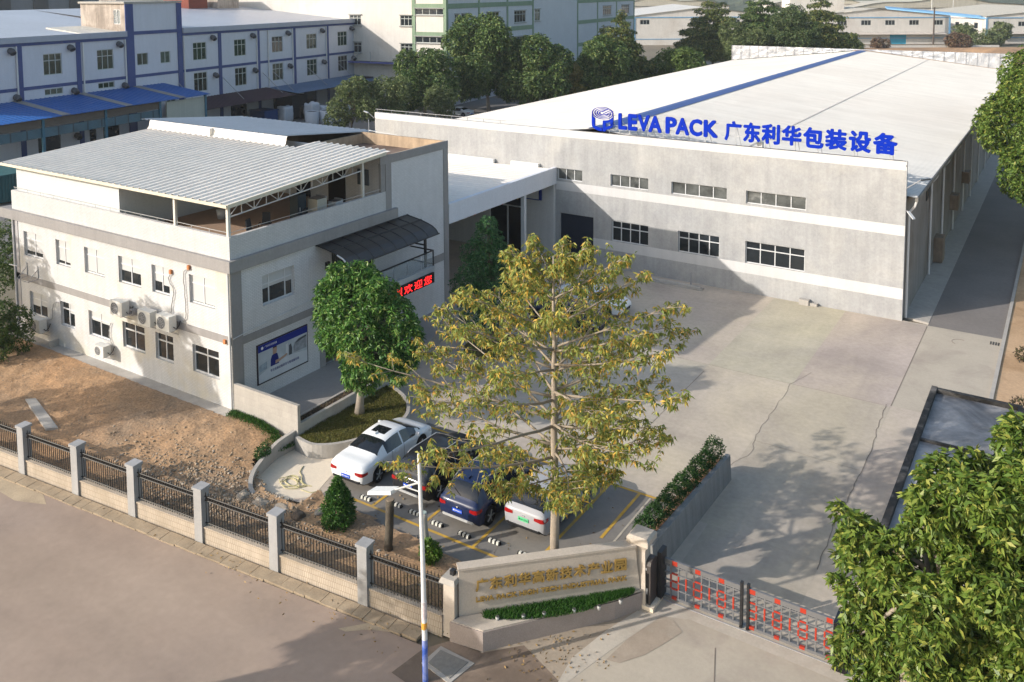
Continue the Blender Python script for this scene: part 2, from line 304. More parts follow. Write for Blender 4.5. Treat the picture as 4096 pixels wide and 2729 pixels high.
# scattered stones and rubble
def stones(n, area, smin, smax):
    V = []; Q = []; base = np.array([(-1,-1,-.6),(1,-1,-.6),(1,1,-.6),(-1,1,-.6),(-.6,-.7,.7),(.7,-.6,.6),(.6,.7,.8),(-.7,.5,.6)])
    fs = [(3,2,1,0),(4,5,6,7),(0,1,5,4),(1,2,6,5),(2,3,7,6),(3,0,4,7)]; k = 0
    while k < n:
        x, y = area(); s = smin+(smax-smin)*random.random()**3
        if not inside(x, y): k += 1; continue
        a = random.uniform(0,6.28); c, d = math.cos(a), math.sin(a)
        p = base*(s*random.uniform(.7,1.3), s*random.uniform(.6,1.2), s*random.uniform(.4,.8))+RNG.uniform(-.25,.25,(8,3))*s
        q = np.stack([p[:,0]*c-p[:,1]*d+x, p[:,0]*d+p[:,1]*c+y, p[:,2]+dz(x,y)+s*.1],1); o = len(V); V += list(q); Q += [tuple(o+i for i in f) for f in fs]; k += 1
    return V, Q
stone_m = leafmat('rubble_stone', [(0,(.30,.215,.135)),(.5,(.36,.27,.18)),(.8,(.24,.19,.145)),(1,(.46,.40,.32))], 0, .9)
def ar1(): return random.gauss(-27.5,3.0), random.gauss(21.6,1.1)
def ar2(): return random.uniform(-46,-15), random.uniform(18.5,26)
V, Q = stones(9000, ar1, .010, .062); v2, q2 = stones(7000, ar2, .008, .035); o = len(V); V += v2; Q += [tuple(i+o for i in f) for f in q2]
tag(np_mesh('rubble', V, Q, stone_m), kind='stuff')
def rock(name, x, y, z, s, label, m=None, grp=None):
    bm = bmesh.new(); bmesh.ops.create_icosphere(bm, subdivisions=3, radius=1); rr = random.random()*50
    for v in bm.verts:
        n_ = v.co.copy(); f = 1+.35*noise.noise(n_*1.3+Vector((rr,0,0)))+.15*noise.noise(n_*3+Vector((0,rr,0))); v.co = Vector((n_.x*s[0], n_.y*s[1], n_.z*s[2]))*f
    me = bpy.data.meshes.new(name); bm.to_mesh(me); bm.free(); me.materials.append(m or mat('broken_concrete', (.42,.35,.27), var=.2, scale=2, fine=.15, bump=.5))
    o = link(name, me); o.location = (x,y,z); o.rotation_euler = (0,0,rr); return tag(o, label, 'rubble block', grp)
import bmesh
for i, (x,y,s,l) in enumerate([(-25.9,22.3,(.42,.3,.22),'broken pale concrete lump below the end of the forecourt'),(-24.95,22.45,(.55,.28,.16),'long pale flat rock beside the coiled hose'),(-26.9,22.3,(.3,.25,.2),'rounded pale rock against the forecourt curb end'),
    (-24.1,22.5,(.3,.25,.25),'dark broken lump left of the small pointed shrub'),(-24.2,21.7,(.35,.25,.24),'brown rubble block just behind the fence'),(-23.6,23.3,(.4,.2,.14),'grey slab fragment at the edge of the parking')]):
    rock('rubble_block', x, y, .12, s, l, None if i not in (3,4) else mat('dark_rubble', (.15,.115,.085), var=.3, scale=3, fine=.2, bump=.6), 'rubble lumps beside the fence')
# pale concrete slab lying on the bare earth
g = MB(); g.prism([(-41.95,21.95),(-41.55,22.25),(-37.95,21.25),(-38.35,20.9)], .30, [.45,.47,.42,.40]); tag(g.build('concrete_slab', concrete), 'long narrow concrete slab lying on the bare earth', 'slab')
def blades(n, pts, L, W, m, name, lean=.5, parent=None, label=None):
    P = np.array([pts() for _ in range(n)]); D = RNG.normal(0,lean,(n,3)); D[:,2] = 1; D /= np.linalg.norm(D,axis=1)[:,None]
    return leaf_mesh(name, P, D, RNG.uniform(.6,1.2,n)*L, W, m, parent)
def leaf_mesh(name, P, D, L, W, m, parent=None, bend=.0):
    n = len(P); L = np.broadcast_to(L,(n,)); W = np.broadcast_to(W,(n,)); r = RNG.normal(size=(n,3)); S = np.cross(D,r); S /= np.linalg.norm(S,axis=1)[:,None]+1e-9
    N = np.cross(S,D); mid = P+D*(L*.45)[:,None]+N*(L*.10*np.sign(N[:,2]+1e-6))[:,None]; tip = P+D*L[:,None]; tip[:,2] -= bend*L
    V = np.stack([P, mid+S*(W/2)[:,None], tip, mid-S*(W/2)[:,None]],1).reshape(-1,3); Q = np.arange(4*n).reshape(-1,4)
    return np_mesh(name, V, Q, m, parent)
def polypt(poly, z, jz=0):
    xs = [p[0] for p in poly]; ys = [p[1] for p in poly]
    def f():
        while True:
            x, y = random.uniform(min(xs),max(xs)), random.uniform(min(ys),max(ys)); c = False; j = len(poly)-1
            for i in range(len(poly)):
                if (poly[i][1] > y) != (poly[j][1] > y) and x < (poly[j][0]-poly[i][0])*(y-poly[i][1])/(poly[j][1]-poly[i][1])+poly[i][0]: c = not c
                j = i
            if c: return x, y, (z(x,y) if callable(z) else z)+random.uniform(-jz,jz)
    return f
# lawn bed with its curved curb
bed = [(-27.95,26.2),(-26.9,26.12),(-26.1,26.7),(-25.5,27.7),(-25.1,28.9),(-25.2,30.1),(-25.9,31.1),(-26.9,31.75),(-27.95,32.1)]
bz = lambda x,y: .56+.06*nzv(x,y,1.2)
g = MB(); g.prism(bed, 0, .56); struct('lawn_bed', g, mat('dry_turf', (.14,.12,.04), var=.25, scale=2, col2=(.09,.10,.025), c2s=.8, c2a=.8, fine=.2))
tag(blades(15000, polypt(bed, bz), .12, .022, grass_m, 'lawn_grass', .7), kind='stuff')
def curb_path(pts, wd, z0, z1):
    g = MB(); n = len(pts); off = []
    zz = z1 if hasattr(z1,'__len__') else [z1]*n
    for i, p in enumerate(pts):
        a = Vector(pts[max(i-1,0)]); b = Vector(pts[min(i+1,n-1)]); d = (b-a).normalized(); s = Vector((d.y,-d.x))*wd; off.append((p[0]+s.x,p[1]+s.y))
    for i in range(n-1):
        g.hexa([(*pts[i],z0),(*off[i],z0),(*off[i+1],z0),(*pts[i+1],z0)], [(*pts[i],zz[i]),(*off[i],zz[i]),(*off[i+1],zz[i+1]),(*pts[i+1],zz[i+1])])
    return g
def smooth_pts(p, k=5):
    o = []; p = [Vector(q) for q in p]
    for i in range(len(p)-1):
        a, b, c, d = p[max(i-1,0)], p[i], p[i+1], p[min(i+2,len(p)-1)]
        for j in range(k):
            t = j/k; o.append(tuple(.5*((2*b)+(c-a)*t+(2*a-5*b+4*c-d)*t*t+(3*b-a-3*c+d)*t**3)))
    o.append(tuple(p[-1])); return o
g = curb_path(smooth_pts(bed), .16, 0, .63); tag(g.build('planting_bed_curb', concrete), 'curved grey concrete curb holding up the dry lawn bed', 'curb wall')
# curved curb round the forecourt
cw = smooth_pts([(-28.06,26.35),(-28.1,25.3),(-27.95,24.6),(-27.55,23.5),(-27.0,22.85),(-26.3,22.62)]); zc = list(np.interp(np.linspace(0,1,len(cw)),[0,.2,.45,.75,1],[.84,.72,.58,.34,.05]))
tag(curb_path([c for c in cw], .17, -.05, zc).build('forecourt_curb', concrete), 'low curved concrete curb stepping down round the pale forecourt', 'curb wall')
g = MB(); g.box(-32.08,-27.95,26.22,26.38,0,1.95)
tag(g.build('block_wall', mat('grey_block', (.40,.37,.33), brick=(.6,.3,.008,(.34,.31,.28)), var=.08, streak=.1)), 'grey block wall running out from the office corner', 'wall')
pl = thing('planter_trough', (-28.3,29.2,0), 'long narrow concrete planter of dark soil edging the entrance platform', 'planter')
g = MB(); g.box(-28.12,-27.96,26.39,32.2,0,1.08); g.box(-28.95,-28.82,26.6,32.2,0,.88); g.box(-28.82,-28.12,32.05,32.2,0,1.0); g.build('trough', concrete, pl)
g = MB(); g.box(-28.83,-28.11,26.39,32.06,.5,.84); g.build('soil', soil_m, pl)
blades(700, lambda: (random.uniform(-28.75,-28.2), random.uniform(26.4,32), .84), .14, .03, leafmat('dry_stalks', [(0,(.10,.07,.04)),(.6,(.16,.11,.06)),(1,(.05,.06,.02))], .1), 'seedlings', .8, pl)
# green grass tuft along the block wall
def tuf():
    x = random.uniform(-32,-27.9); return x, 26.1-abs(random.gauss(0,.22))-(.5 if x > -29 else 0)*random.random(), dz(x,25.8)+.05
tag(blades(2600, tuf, .16, .03, grassg_m, 'wall_foot_grass', .6), kind='stuff')
tag(blades(900, lambda: (lambda x,y: (x,y,dz(x,y)))(random.gauss(-17.2,1.0), random.gauss(21.6,.5)), .10, .02, grass_m, 'weedy_grass', .8), kind='stuff')
# ring bed for the small dark conical tree
c2 = (-26.6,39.7); g = MB()
ring = [(c2[0]+1.7*math.cos(t), c2[1]+1.9*math.sin(t)) for t in np.linspace(0,2*math.pi,28,endpoint=False)]
g.prism(ring, 0, .16); struct('tree_bed', g, mat('bed_turf', (.10,.09,.03), var=.2, scale=2, fine=.2))
tag(curb_path(ring+[ring[0]], .13, 0, .22).build('tree_bed_curb', concrete), 'round low curb ring in the shade round the conical tree', 'curb wall')

# sandy wash at the road edge and fallen leaves
g = MB(); e = [(-60,fy(-60)-.5),(-36.5,fy(-36.5)-.45),(-34,fy(-34)-.5),(-33.2,fy(-33.2)-.9),(-34.5,fy(-34.5)-1.3),(-36.2,fy(-36.2)-1.1),(-38.2,fy(-38.2)-1.9),(-42,fy(-42)-2.3),(-60,fy(-60)-3)]
g.add([(x,y,.006) for x,y in e],[tuple(range(len(e)))]); struct('sand_wash', g, mat('sand_wash', (.47,.37,.25), var=.15, scale=1.2, col2=(.38,.30,.21), c2s=.9, c2a=.8, fine=.12))
g = MB(); e = [(-18.4,fy(-18.4)-.75),(-18.1,fy(-18.1)-.45),(-17.2,fy(-17.2)-.5),(-17.6,fy(-17.6)-.62),(-18.0,fy(-18)-.78),(-18.5,fy(-18.5)-1.15),(-18.8,fy(-18.8)-1.15)]
g.add([(x,y,.006) for x,y in e],[tuple(range(len(e)))]); struct('cement_wash', g, mat('sand_wash', (.47,.37,.25)))
def lf():
    r = random.random()
    if r < .35: return random.gauss(-12.6,1.0), random.gauss(21.8,.9), .03
    if r < .75: return random.uniform(-23,-11.9), random.uniform(23.8,31), .03
    return random.uniform(-32,-16.5), fy(-24)-.4+random.gauss(0,.35), .07
P = np.array([lf() for _ in range(420)]); D = RNG.normal(size=(420,3)); D[:,2] = .12; D /= np.linalg.norm(D,axis=1)[:,None]
tag(leaf_mesh('fallen_leaves', P, D, RNG.uniform(.06,.13,420), .05, leafmat('fallen_leaf',[(0,(.20,.12,.05)),(.5,(.34,.22,.07)),(1,(.14,.10,.06))],.1)), kind='stuff')
# ------------------------------------------------------------------ windows
def window(parent, fr, s0, s1, z0, z1, depth=.12, cols=2, trans=.3, frm=alu, gl=glass, blinds=None, t=.05, sill=None, split=None, bars=True, name='window'):
    """frame mesh as the part; pane and blind are its sub-parts"""
    d0, d1 = -depth, -depth+.05; g = MB()
    for a,b,c,d in ((s0,s1,z0,z0+t),(s0,s1,z1-t,z1)): g.fbox(fr,a,b,d0,d1,c,d)
    for a in (s0,s1-t): g.fbox(fr,a,a+t,d0,d1,z0+t,z1-t)
    zt = z1-(z1-z0)*trans if trans else z1
    if trans: g.fbox(fr,s0+t,s1-t,d0,d1+.004,zt-t*.7,zt+t*.3)
    ed = split or [s0+(s1-s0)*i/cols for i in range(1,cols)]
    for e in ed: g.fbox(fr,e-t*.5,e+t*.5,d0+.002,d1+.002,z0+t,z1-t)
    o = g.build(name, frm, parent)
    p = MB(); p.quad((*fr(s0,d0+.015),z0),(*fr(s1,d0+.015),z0),(*fr(s1,d0+.015),z1),(*fr(s0,d0+.015),z1)); p.build('pane', gl, o)
    if blinds:
        b = MB(); es = [s0]+list(ed)+[s1]
        for i, f in enumerate(blinds):
            if f > 0: b.fbox(fr, es[i]+t*.5, es[i+1]-t*.5, d0+.016, d0+.026, z1-t-(z1-z0-2*t)*f, z1-t)
        if b.v: b.build('blind', blind, o)
    if sill: g = MB(); g.fbox(fr,s0-.06,s1+.06,-depth,sill,z0-.06,z0-.002); g.build('sill', white_paint, o)
    return o
def corrugated(P0, A, B, la, period, h, flat=.55, thick=0.02):
    """profiled sheet: ribs run along B, repeat along unit vector A"""
    P0 = Vector(P0); A = Vector(A); B = Vector(B); N = A.cross(B).normalized(); N = N if N.z > 0 else -N; g = MB(); prof = []; x = 0
    while x < la:
        for f, z in ((0,0),(flat,0),(flat+.12,h),(.88,h)):
            if x+f*period <= la: prof.append((x+f*period, z))
        x += period
    prof.append((la,0)); vs = []
    for x, z in prof: p = P0+A*x+N*z; vs += [p, p+B]
    g.add(vs, [(2*i,2*i+2,2*i+3,2*i+1) for i in range(len(prof)-1)])
    a = P0-N*thick; g.quad(a, a+B, a+B+A*la, a+A*la)
    return g
def char_mesh(ch, bold=.02, depth=.1):
    c = bpy.data.curves.new('t','FONT'); c.body = ch; c.size = 1; c.resolution_u = 3; c.fill_mode = 'FRONT'; c.extrude = 0
    o = bpy.data.objects.new('t', c); COL.objects.link(o); dg = bpy.context.evaluated_depsgraph_get(); dg.update()
    me = bpy.data.meshes.new_from_object(o.evaluated_get(dg)); bm = bmesh.new(); bm.from_mesh(me)
    bmesh.ops.remove_doubles(bm, verts=bm.verts, dist=1e-5)
    vs = [v.co.copy() for v in bm.verts]; fs = [tuple(v.index for v in f.verts) for f in bm.faces]; es = [tuple(v.index for v in e.verts) for e in bm.edges if e.is_boundary]
    bm.free(); bpy.data.objects.remove(o); bpy.data.curves.remove(c); bpy.data.meshes.remove(me)
    offs = [(0,0)] if bold <= 0 else [(bold*math.cos(t), bold*math.sin(t)) for t in np.linspace(0,2*math.pi,8,endpoint=False)]
    V = []; Fc = []
    for k, (dx,dy) in enumerate(offs):
        n = len(vs); o = len(V); e = depth*(1-.012*k)
        V += [(v.x+dx, v.y+dy, e) for v in vs]+[(v.x+dx, v.y+dy, 0) for v in vs]
        Fc += [tuple(i+o for i in f) for f in fs]+[(o+a,o+b,o+n+b,o+n+a) for a,b in es]
    return np.array(V), Fc
def put_char(g, ch, fr, s0, s1, z0, z1, d=0, depth=.1, bold=.02, mi=0, keep=False):
    V, Fc = char_mesh(ch, bold, 1.0); x0,y0 = V[:,0].min(),V[:,1].min(); x1,y1 = V[:,0].max(),V[:,1].max()
    sx = (s1-s0)/(x1-x0); sz = (z1-z0)/(y1-y0); out = []
    for v in V: a = s0+(v[0]-x0)*sx; x, y = fr(a, d+v[2]*depth); out.append((x,y,z0+(v[1]-y0)*sz))
    g.add(out, Fc, mi)
def put_line(g, text, fr, s0, s1, z0, z1, d=0, depth=.03, bold=.02, mi=0, zf=None):
    V, Fc = char_mesh(text, bold, 1.0); x0,y0 = V[:,0].min(),V[:,1].min(); x1,y1 = V[:,0].max(),V[:,1].max(); out = []
    for v in V:
        a = s0+(v[0]-x0)/(x1-x0)*(s1-s0); x, y = fr(a, d+v[2]*depth); out.append((x,y,z0+(v[1]-y0)/(y1-y0)*(z1-z0)))
    g.add(out, Fc, mi)
# ------------------------------------------------------------------ warehouse
WH = thing('warehouse', (-29,100,0), 'huge grey and white striped warehouse with a low white gabled roof', 'warehouse')
X0, X1, Y0, Y1 = -49.7, -8.2, 56.17, 148.7; RX = -28.95; ZE, ZR = 7.55, 9.95
fw = frame((0,Y0),(1,0),(0,-1)); fe = frame((X1,0),(0,1),(1,0))
upw = [(-32.0,-29.93),(-27.65,-24.74),(-23.03,-19.11),(-17.84,-13.99)]; low = [(-27.54,-24.7),(-22.5,-19.58),(-17.82,-13.99)]
holes = [(a,b,5.97,6.82) for a,b in upw]+[(a,b,2.0,3.47) for a,b in low]+[(-31.75,-29.0,0,3.48)]
g = MB(); g.wall(fw, X0, X1, 0, 9.7, holes, .2); g.quad((X0,Y0,9.7),(X1,Y0,9.7),(X1,Y0+.25,9.7),(X0,Y0+.25,9.7)); g.quad((X0,Y0+.25,9.7),(X1,Y0+.25,9.7),(X1,Y0+.25,7),(X0,Y0+.25,7)); g.quad((X1,Y0,0),(X1,Y0+.25,0),(X1,Y0+.25,9.7),(X1,Y0,9.7)); g.quad((X0,Y0,0),(X0,Y0+.25,0),(X0,Y0+.25,9.7),(X0,Y0,9.7))
g.build('front_wall', stucco, WH)
g = MB()
def seg(a, b, z0, z1):
    x = a
    for h in sorted(h for h in holes if h[2] < z1-.02 and h[3] > z0+.02):
        if h[0] > x: g.fbox(fw, x, h[0]-.0, 0, .012, z0, z1)
        x = max(x, h[1])
    if x < b: g.fbox(fw, x, b, 0, .012, z0, z1)
seg(X0,X1,9.16,9.695); seg(-32.1,X1,5.2,5.83); seg(-29.0,X1,1.31,1.985); g.build_each('paint_band', white_paint, WH)
g = MB(); g.fbox(fw,-32.1,X1,.013,.05,5.83,5.96); 
for a,b in upw: window(WH, fw, a, b, 5.97, 6.82, .17, 3 if a < -31 else 4, 0, gl=frost, t=.055)
for a,b in low: window(WH, fw, a, b, 2.0, 3.47, .17, 4, .32, gl=glass, t=.06)
d = MB(); d.fbox(fw,-31.75,-29.0,-.19,-.12,0,3.48); dd = d.build('roller_door', mat('roller_shutter', (.022,.028,.045), rough=.5, var=.05, brick=(9,.09,.006,(.012,.015,.025))), WH)
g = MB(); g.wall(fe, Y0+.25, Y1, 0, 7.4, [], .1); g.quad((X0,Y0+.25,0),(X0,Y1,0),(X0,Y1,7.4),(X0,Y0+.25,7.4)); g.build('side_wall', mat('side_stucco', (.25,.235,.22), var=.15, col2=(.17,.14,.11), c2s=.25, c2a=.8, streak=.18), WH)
g = MB(); g.add([(X0,Y1,0),(X1,Y1,0),(X1,Y1,ZE),(RX,Y1,ZR),(X0,Y1,ZE)], [(0,1,2,3,4)]); g.build('rear_wall', stucco, WH)
r = corrugated((X1+.55,Y0+.25,ZE), (0,1,0), (RX-X1-.55,0,ZR-ZE), Y1-Y0-.25, .42, .035); q = corrugated((X0-.45,Y0+.25,ZE), (0,1,0), (RX-X0+.45,0,ZR-ZE), Y1-Y0-.25, .42, .035); r.add(q.v, q.f); r.build('roof', roof_white, WH)
g = MB()
k = ZR+.055; m_ = (ZR-ZE)/(RX-X0)
g.add([(RX-.75,Y0+.3,k-.75*m_),(RX,Y0+.3,k+.02),(RX+.75,Y0+.3,k-.75*m_),(RX-.75,Y1,k-.75*m_),(RX,Y1,k+.02),(RX+.75,Y1,k-.75*m_)], [(0,1,4,3),(1,2,5,4)]); g.build('ridge_cap', mat('ridge_blue', (.05,.095,.27), rough=.5, var=.12, scale=1.0), WH)
g = MB(); zz = lambda x: ZE+(x-X1-.55)*(ZR-ZE)/(RX-X1-.55); xa = -19.2
g.quad((xa-.05,57,zz(xa)+.045),(xa+.05,57,zz(xa)+.045),(xa+.05,Y1-.1,zz(xa)+.045),(xa-.05,Y1-.1,zz(xa)+.045)); g.build('roof_seam', mat('rust_seam', (.52,.475,.44), var=.15), WH)
g = MB(); g.box(X1+.45,X1+.62,Y0+.3,Y1,ZE-.28,ZE-.02); g.build('gutter', mat('gutter_grey', (.22,.21,.19), var=.25, streak=.2), WH)
for i, y in enumerate((56.75,66.4,73,80,87.3,93.8,101.2,109,117)):
    g = MB(); g.path([(X1+.5,y,ZE-.3),(X1+.42,y,ZE-.6),(X1+.12,y,ZE-1.0),(X1+.12,y,.05)], .075, 8); g.build('downpipe', pvc, WH)
    for z in (2,4.2,6): pass
for y, z0, z1 in ((69.5,.1,1.9),(78.5,2.0,3.2),(87,2.6,3.6),(108,2.5,4.0)):
    g = MB(); g.box(X1+.003,X1+.6,y,y+1.3,z0,z1); g.build('duct_box', mat('rusty_box', (.24,.18,.13), var=.25, scale=2, streak=.3), WH)
g = MB(); g.box(X1+.01,X1+.05,64.6,67.2,5.6,6.5); g.build('vent_louvre', steel_dark, WH)
# rail along the parapet, left end
g = MB(); 
for x in np.arange(X0+.2,-36,1.55): g.tube((x,Y0+.1,9.7),(x,Y0+.1,9.95),.02,n=5)
g.tube((X0,Y0+.1,9.95),(-36.6,Y0+.1,9.95),.022,n=5); g.build('parapet_rail', steel_grey, WH)
g = MB(); g.path([(-9.3,Y0+.14,9.705),(-8.6,Y0+.12,9.73),(-8.3,Y0+.05,9.72),(-8.22,Y0-.02,9.4)], .02, 5); g.path([(-31,Y0+.13,9.72),(-24,Y0+.13,9.72),(-16,Y0+.13,9.72),(-9.3,Y0+.14,9.71)],.018,5); g.build('cable', steel_dark, WH)
# silver foil fence standing on the far gable end
ff = thing('foil_fence', (-29,Y1,8), 'crinkled silver foil fence along the far end of the white roof', 'fence')
g = MB(); n = 150; zt = lambda x: 10.15; zbm = lambda x: (ZE+.1+m_*(x-X0+.45)) if x < RX else (ZE+.1+m_*(X1+.5-x))
pts = []
for i in range(n+1):
    x = X0-.5+(X1-X0+.9)*i/n; zb = min(zbm(x), 10.02)
    for j in range(5): t = j/4; pts.append((x, Y1+.05+.07*noise.noise(Vector((x*1.1,t*2.5,0)))*(1 if 0 < j else .3), zb+(zt(x)-zb)*t))
g.add(pts, [(i*5+j,(i+1)*5+j,(i+1)*5+j+1,i*5+j+1) for i in range(n) for j in range(4)]); g.build('foil_sheet', mat('silver_foil', (.50,.51,.54), rough=.35, metal=.45, spec=.5, var=.35, scale=.9, bump=1.0, bscale=2.2), ff)
for x in np.arange(X0-.4,X1+.5,1.5):
    zb = min(zbm(x),10.0)
    if zt(x)-zb > .12: g = MB(); g.box(x-.022,x+.022,Y1-.10,Y1-.06,zb-.1,zt(x)+.03); g.build('post', steel_grey, ff)
g = MB(); g.box(X0-.5,X1+.4,Y1+.13,Y1+.17,10.13,10.17); g.build('top_rail', steel_grey, ff)
# corner lamps
def wall_lamp(loc, a, b, label, mh):
    t = thing('floodlight', loc, label, 'floodlight', 'small floodlights on wall arms'); L = Vector(loc)
    g = MB(); g.tube(L, L+Vector(a), .03); g.build('arm', steel_grey, t)
    e = L+Vector(a); d = Vector(b); s = d.cross(Vector((0,0,1))).normalized()*.11; n = Vector((0,0,.03)); g = MB(); g.hexa([e-s-n,e+s-n,e+s+d-n,e-s+d-n],[e-s+n,e+s+n,e+s+d+n,e-s+d+n]); g.build('lamp_head', mh, t)
wall_lamp((-8.2,56.2,8.1), (.75,.15,.55), (.5,.12,.1), 'dark floodlight on an arm above the right corner of the warehouse roof', steel_dark)
wall_lamp((-8.15,56.15,6.75), (.12,-.1,0), (.35,-.2,-.35), 'small pale spotlight below the gutter at the warehouse corner', pvc)
wall_lamp((-49.7,56.1,9.2), (-.5,-.2,.45), (-.35,-.12,.12), 'white floodlight at the left end of the warehouse parapet', pvc)
# ---- rooftop sign
SG = thing('rooftop_sign', (-19,57,9.7), 'big blue rooftop sign with can emblem and white backed steel frame', 'sign')
blue = mat('sign_blue', (.0,.022,.36), rough=.6, spec=.08, var=.03, fine=0); fs_ = frame((0,56.3),(1,0),(0,-1))
k1 = 600/2354; XL = lambda p: (-27.42+(p-690)*(7.33/1545))*.9877
for ch, a, b in [('L',690,832),('E',850,1000),('V',1005,1200),('A',1180,1388),('P',1450,1622),('A',1605,1812),('C',1813,2006),('K',2030,2238)]:
    g = MB(); put_char(g, ch, fs_, XL(a), XL(b), 10.09, 11.25, 0, .12, .045); g.build('letter', blue, SG)
XC = lambda p: (-19.6+(p-145)*(10.72/2035))*.9877
for ch, a, b in zip('广东利华包装设备', (145,385,615,865,1120,1378,1645,1915), (360,600,840,1100,1360,1625,1895,2182)):
    g = MB(); put_char(g, ch, fs_, XC(a), XC(b), 10.0 if ch != '华' else 10.04, 11.31, 0, .12, .042); g.build('letter', blue, SG)
# emblem: tin can with ring lid
cx, rx, rz, zc_ = -28.33, .84, .435, 11.15; g = MB()
def band(r0, r1, a0, a1, n=40, dep=.12):
    vs = []; 
    for i in range(n+1):
        t = a0+(a1-a0)*i/n
        for rr in (r0, r1):
            for d in (0, dep): vs.append((*fs_(cx+rx*rr*math.cos(t), d), zc_+rz*rr*math.sin(t)))
    fs = []
    for i in range(n):
        o = i*4; p = o+4; fs += [(o+1,o+3,p+3,p+1),(o,p,p+2,o+2),(o,o+1,p+1,p),(o+2,p+2,p+3,o+3)]
    g.add(vs, fs+[(0,2,3,1),(n*4,n*4+1,n*4+3,n*4+2)])
band(.93,1.0,0,2*math.pi); band(.70,.78,R(50),R(365)); band(.47,.56,R(62),R(352)); band(.24,.34,R(80),R(330))
def bar(p, q, wd):
    p = Vector(p); q = Vector(q); d = (q-p).normalized(); s = Vector((-d.y,d.x))*wd/2
    g.hexa([(*fs_(cx+v.x,.002),zc_+v.y) for v in (p-s,q-s,q+s,p+s)], [(*fs_(cx+v.x,.122),zc_+v.y) for v in (p-s,q-s,q+s,p+s)])
bar((.05,-.04),(.60,.22),.045); bar((-.02,.09),(.46,.32),.045); bar((.2,-.11),(.82,.18),.045)
g.build('emblem_lid', mat('emblem_navy', (.02,.02,.30), rough=.5, var=.03, fine=0), SG)
g = MB(); cv = lambda x: -rz*math.sqrt(max(0,1-(x/rx)**2))
def region(x0, x1, ft, fb, n=14):
    vs = []
    for i in range(n+1):
        x = x0+(x1-x0)*i/n
        for z in (ft(x), fb(x)):
            for d in (0,.12): vs.append((*fs_(cx+x,d), zc_+z))
    fs = []
    for i in range(n):
        o = i*4; p = o+4; fs += [(o+1,o+3,p+3,p+1),(o,p,p+2,o+2),(o,o+1,p+1,p),(o+2,p+2,p+3,o+3)]
    g.add(vs, fs+[(0,2,3,1),(n*4,n*4+1,n*4+3,n*4+2)])
H = .87
region(-.85,-.60, lambda x: cv(x)-.10, lambda x: cv(x)-H); region(-.60,-.03, lambda x: cv(x)-H+.24, lambda x: cv(x)-H)
region(.03,.27, lambda x: cv(x)-.10, lambda x: cv(x)-H); region(.27,.85, lambda x: cv(x)-.10, lambda x: cv(x)-.28); region(.63,.85, lambda x: cv(x)-.28, lambda x: cv(x)-.62); region(.27,.85, lambda x: cv(x)-.55, lambda x: cv(x)-.76)
g.build('emblem_body', blue, SG)
g = MB()
for z in (10.3,11.05): g.tube((-29.0,56.36,z),(-8.8,56.36,z),.018,n=5)
for x in [-27.85,-27.06,-26.27,-24.9,-23.7,-22.3,-20.7,-18.65,-16.7,-14.8,-13.4,-11.25,-9.2]:
    zf = min(ZR, zz(x) if x > RX else ZR); g.tube((x,56.38,9.7),(x,56.38,11.1),.022,n=5); g.tube((x+.28,57.3,zf-.05),(x+.05,56.42,10.9),.02,n=5); g.tube((x,56.38,9.8),(x+.27,57.2,zf+.08),.018,n=5)
g.build('support_frame', galv, SG)
g = MB(); g.box(-17.35,-17.0,56.7,57.05,9.4,9.98); tag(g.build('control_box', pvc),'small white box behind the parapet under the rooftop sign','box')
# cover of loose pipe at the foot of the warehouse wall
g = MB(); g.box(-14.2,-13.6,55.75,56.1,0,.35); g.box(-13.62,-13.1,55.85,56.12,0,.18); tag(g.build('rubble_heap', concrete), 'small grey lump at the foot of the warehouse wall', 'rubble')
g = MB(); g.path([(-24.6,55.2,.12),(-22,55.1,.12),(-20.4,55.05,.12)],.12,8); g.box(-24.7,-20.3,54.85,55.35,0,.1); tag(g.build('drain_edging', concrete), 'low concrete edging beside a bollard at the warehouse foot', 'edging')
g = MB(); g.tube((-21.2,55.3,0),(-21.2,55.3,.95),.05); g.tube((-21.2,55.3,.95),(-21.2,55.3,1.0),.06); tag(g.build('bollard', steel_grey), 'thin grey bollard near the warehouse wall', 'bollard')
# ------------------------------------------------------------------ annex with deep fascia
AN = thing('entrance_canopy', (-36,50,0), 'white flat canopy with deep fascia linking the office and warehouse', 'canopy')
g = MB(); g.box(-32.35,-32.05,42.85,56.15,5.63,6.86); g.build('fascia', mat('fascia_white', (.66,.67,.70), var=.03, streak=.04), AN)
r = corrugated((-32.36,42.85,6.72),(0,1,0),(-10.3,0,-.25),13.28,.55,.03); r.build('roof', sheet_metal, AN)
g = MB(); g.box(-42.6,-32.36,42.9,56.1,5.9,6.1); g.build('ceiling', white_paint, AN)
g = MB(); g.box(-42.6,-37.5,55.85,56.1,6.3,6.95); g.box(-35.9,-33.5,55.85,56.1,6.55,7.0); g.build('roof_upstand', mat('upstand_white', (.75,.74,.70), var=.05), AN)
g = MB(); g.box(-32.4,-32.12,51.7,51.98,0,5.63); g.build('column', mat('column_grey', (.55,.56,.57), var=.05), AN)
g = MB(); g.wall(frame((0,55.9),(1,0),(0,-1)), -42.6,-32.15,0,5.9,[(-37.85,-34.95,0,3.55)],.2); g.quad((-42.6,42.9,0),(-42.6,55.9,0),(-42.6,55.9,5.9),(-42.6,42.9,5.9)); g.quad((-32.15,55.9,0),(-32.15,56.15,0),(-32.15,56.15,5.9),(-32.15,55.9,5.9)); g.build('inner_wall', mat('inner_white', (.60,.58,.56), var=.05, streak=.06), AN)
g = MB(); g.box(-37.85,-34.95,56.0,56.05,0,3.55); dr = g.build('door', mat('door_dark', (.01,.011,.013), rough=.25, spec=.5), AN); 
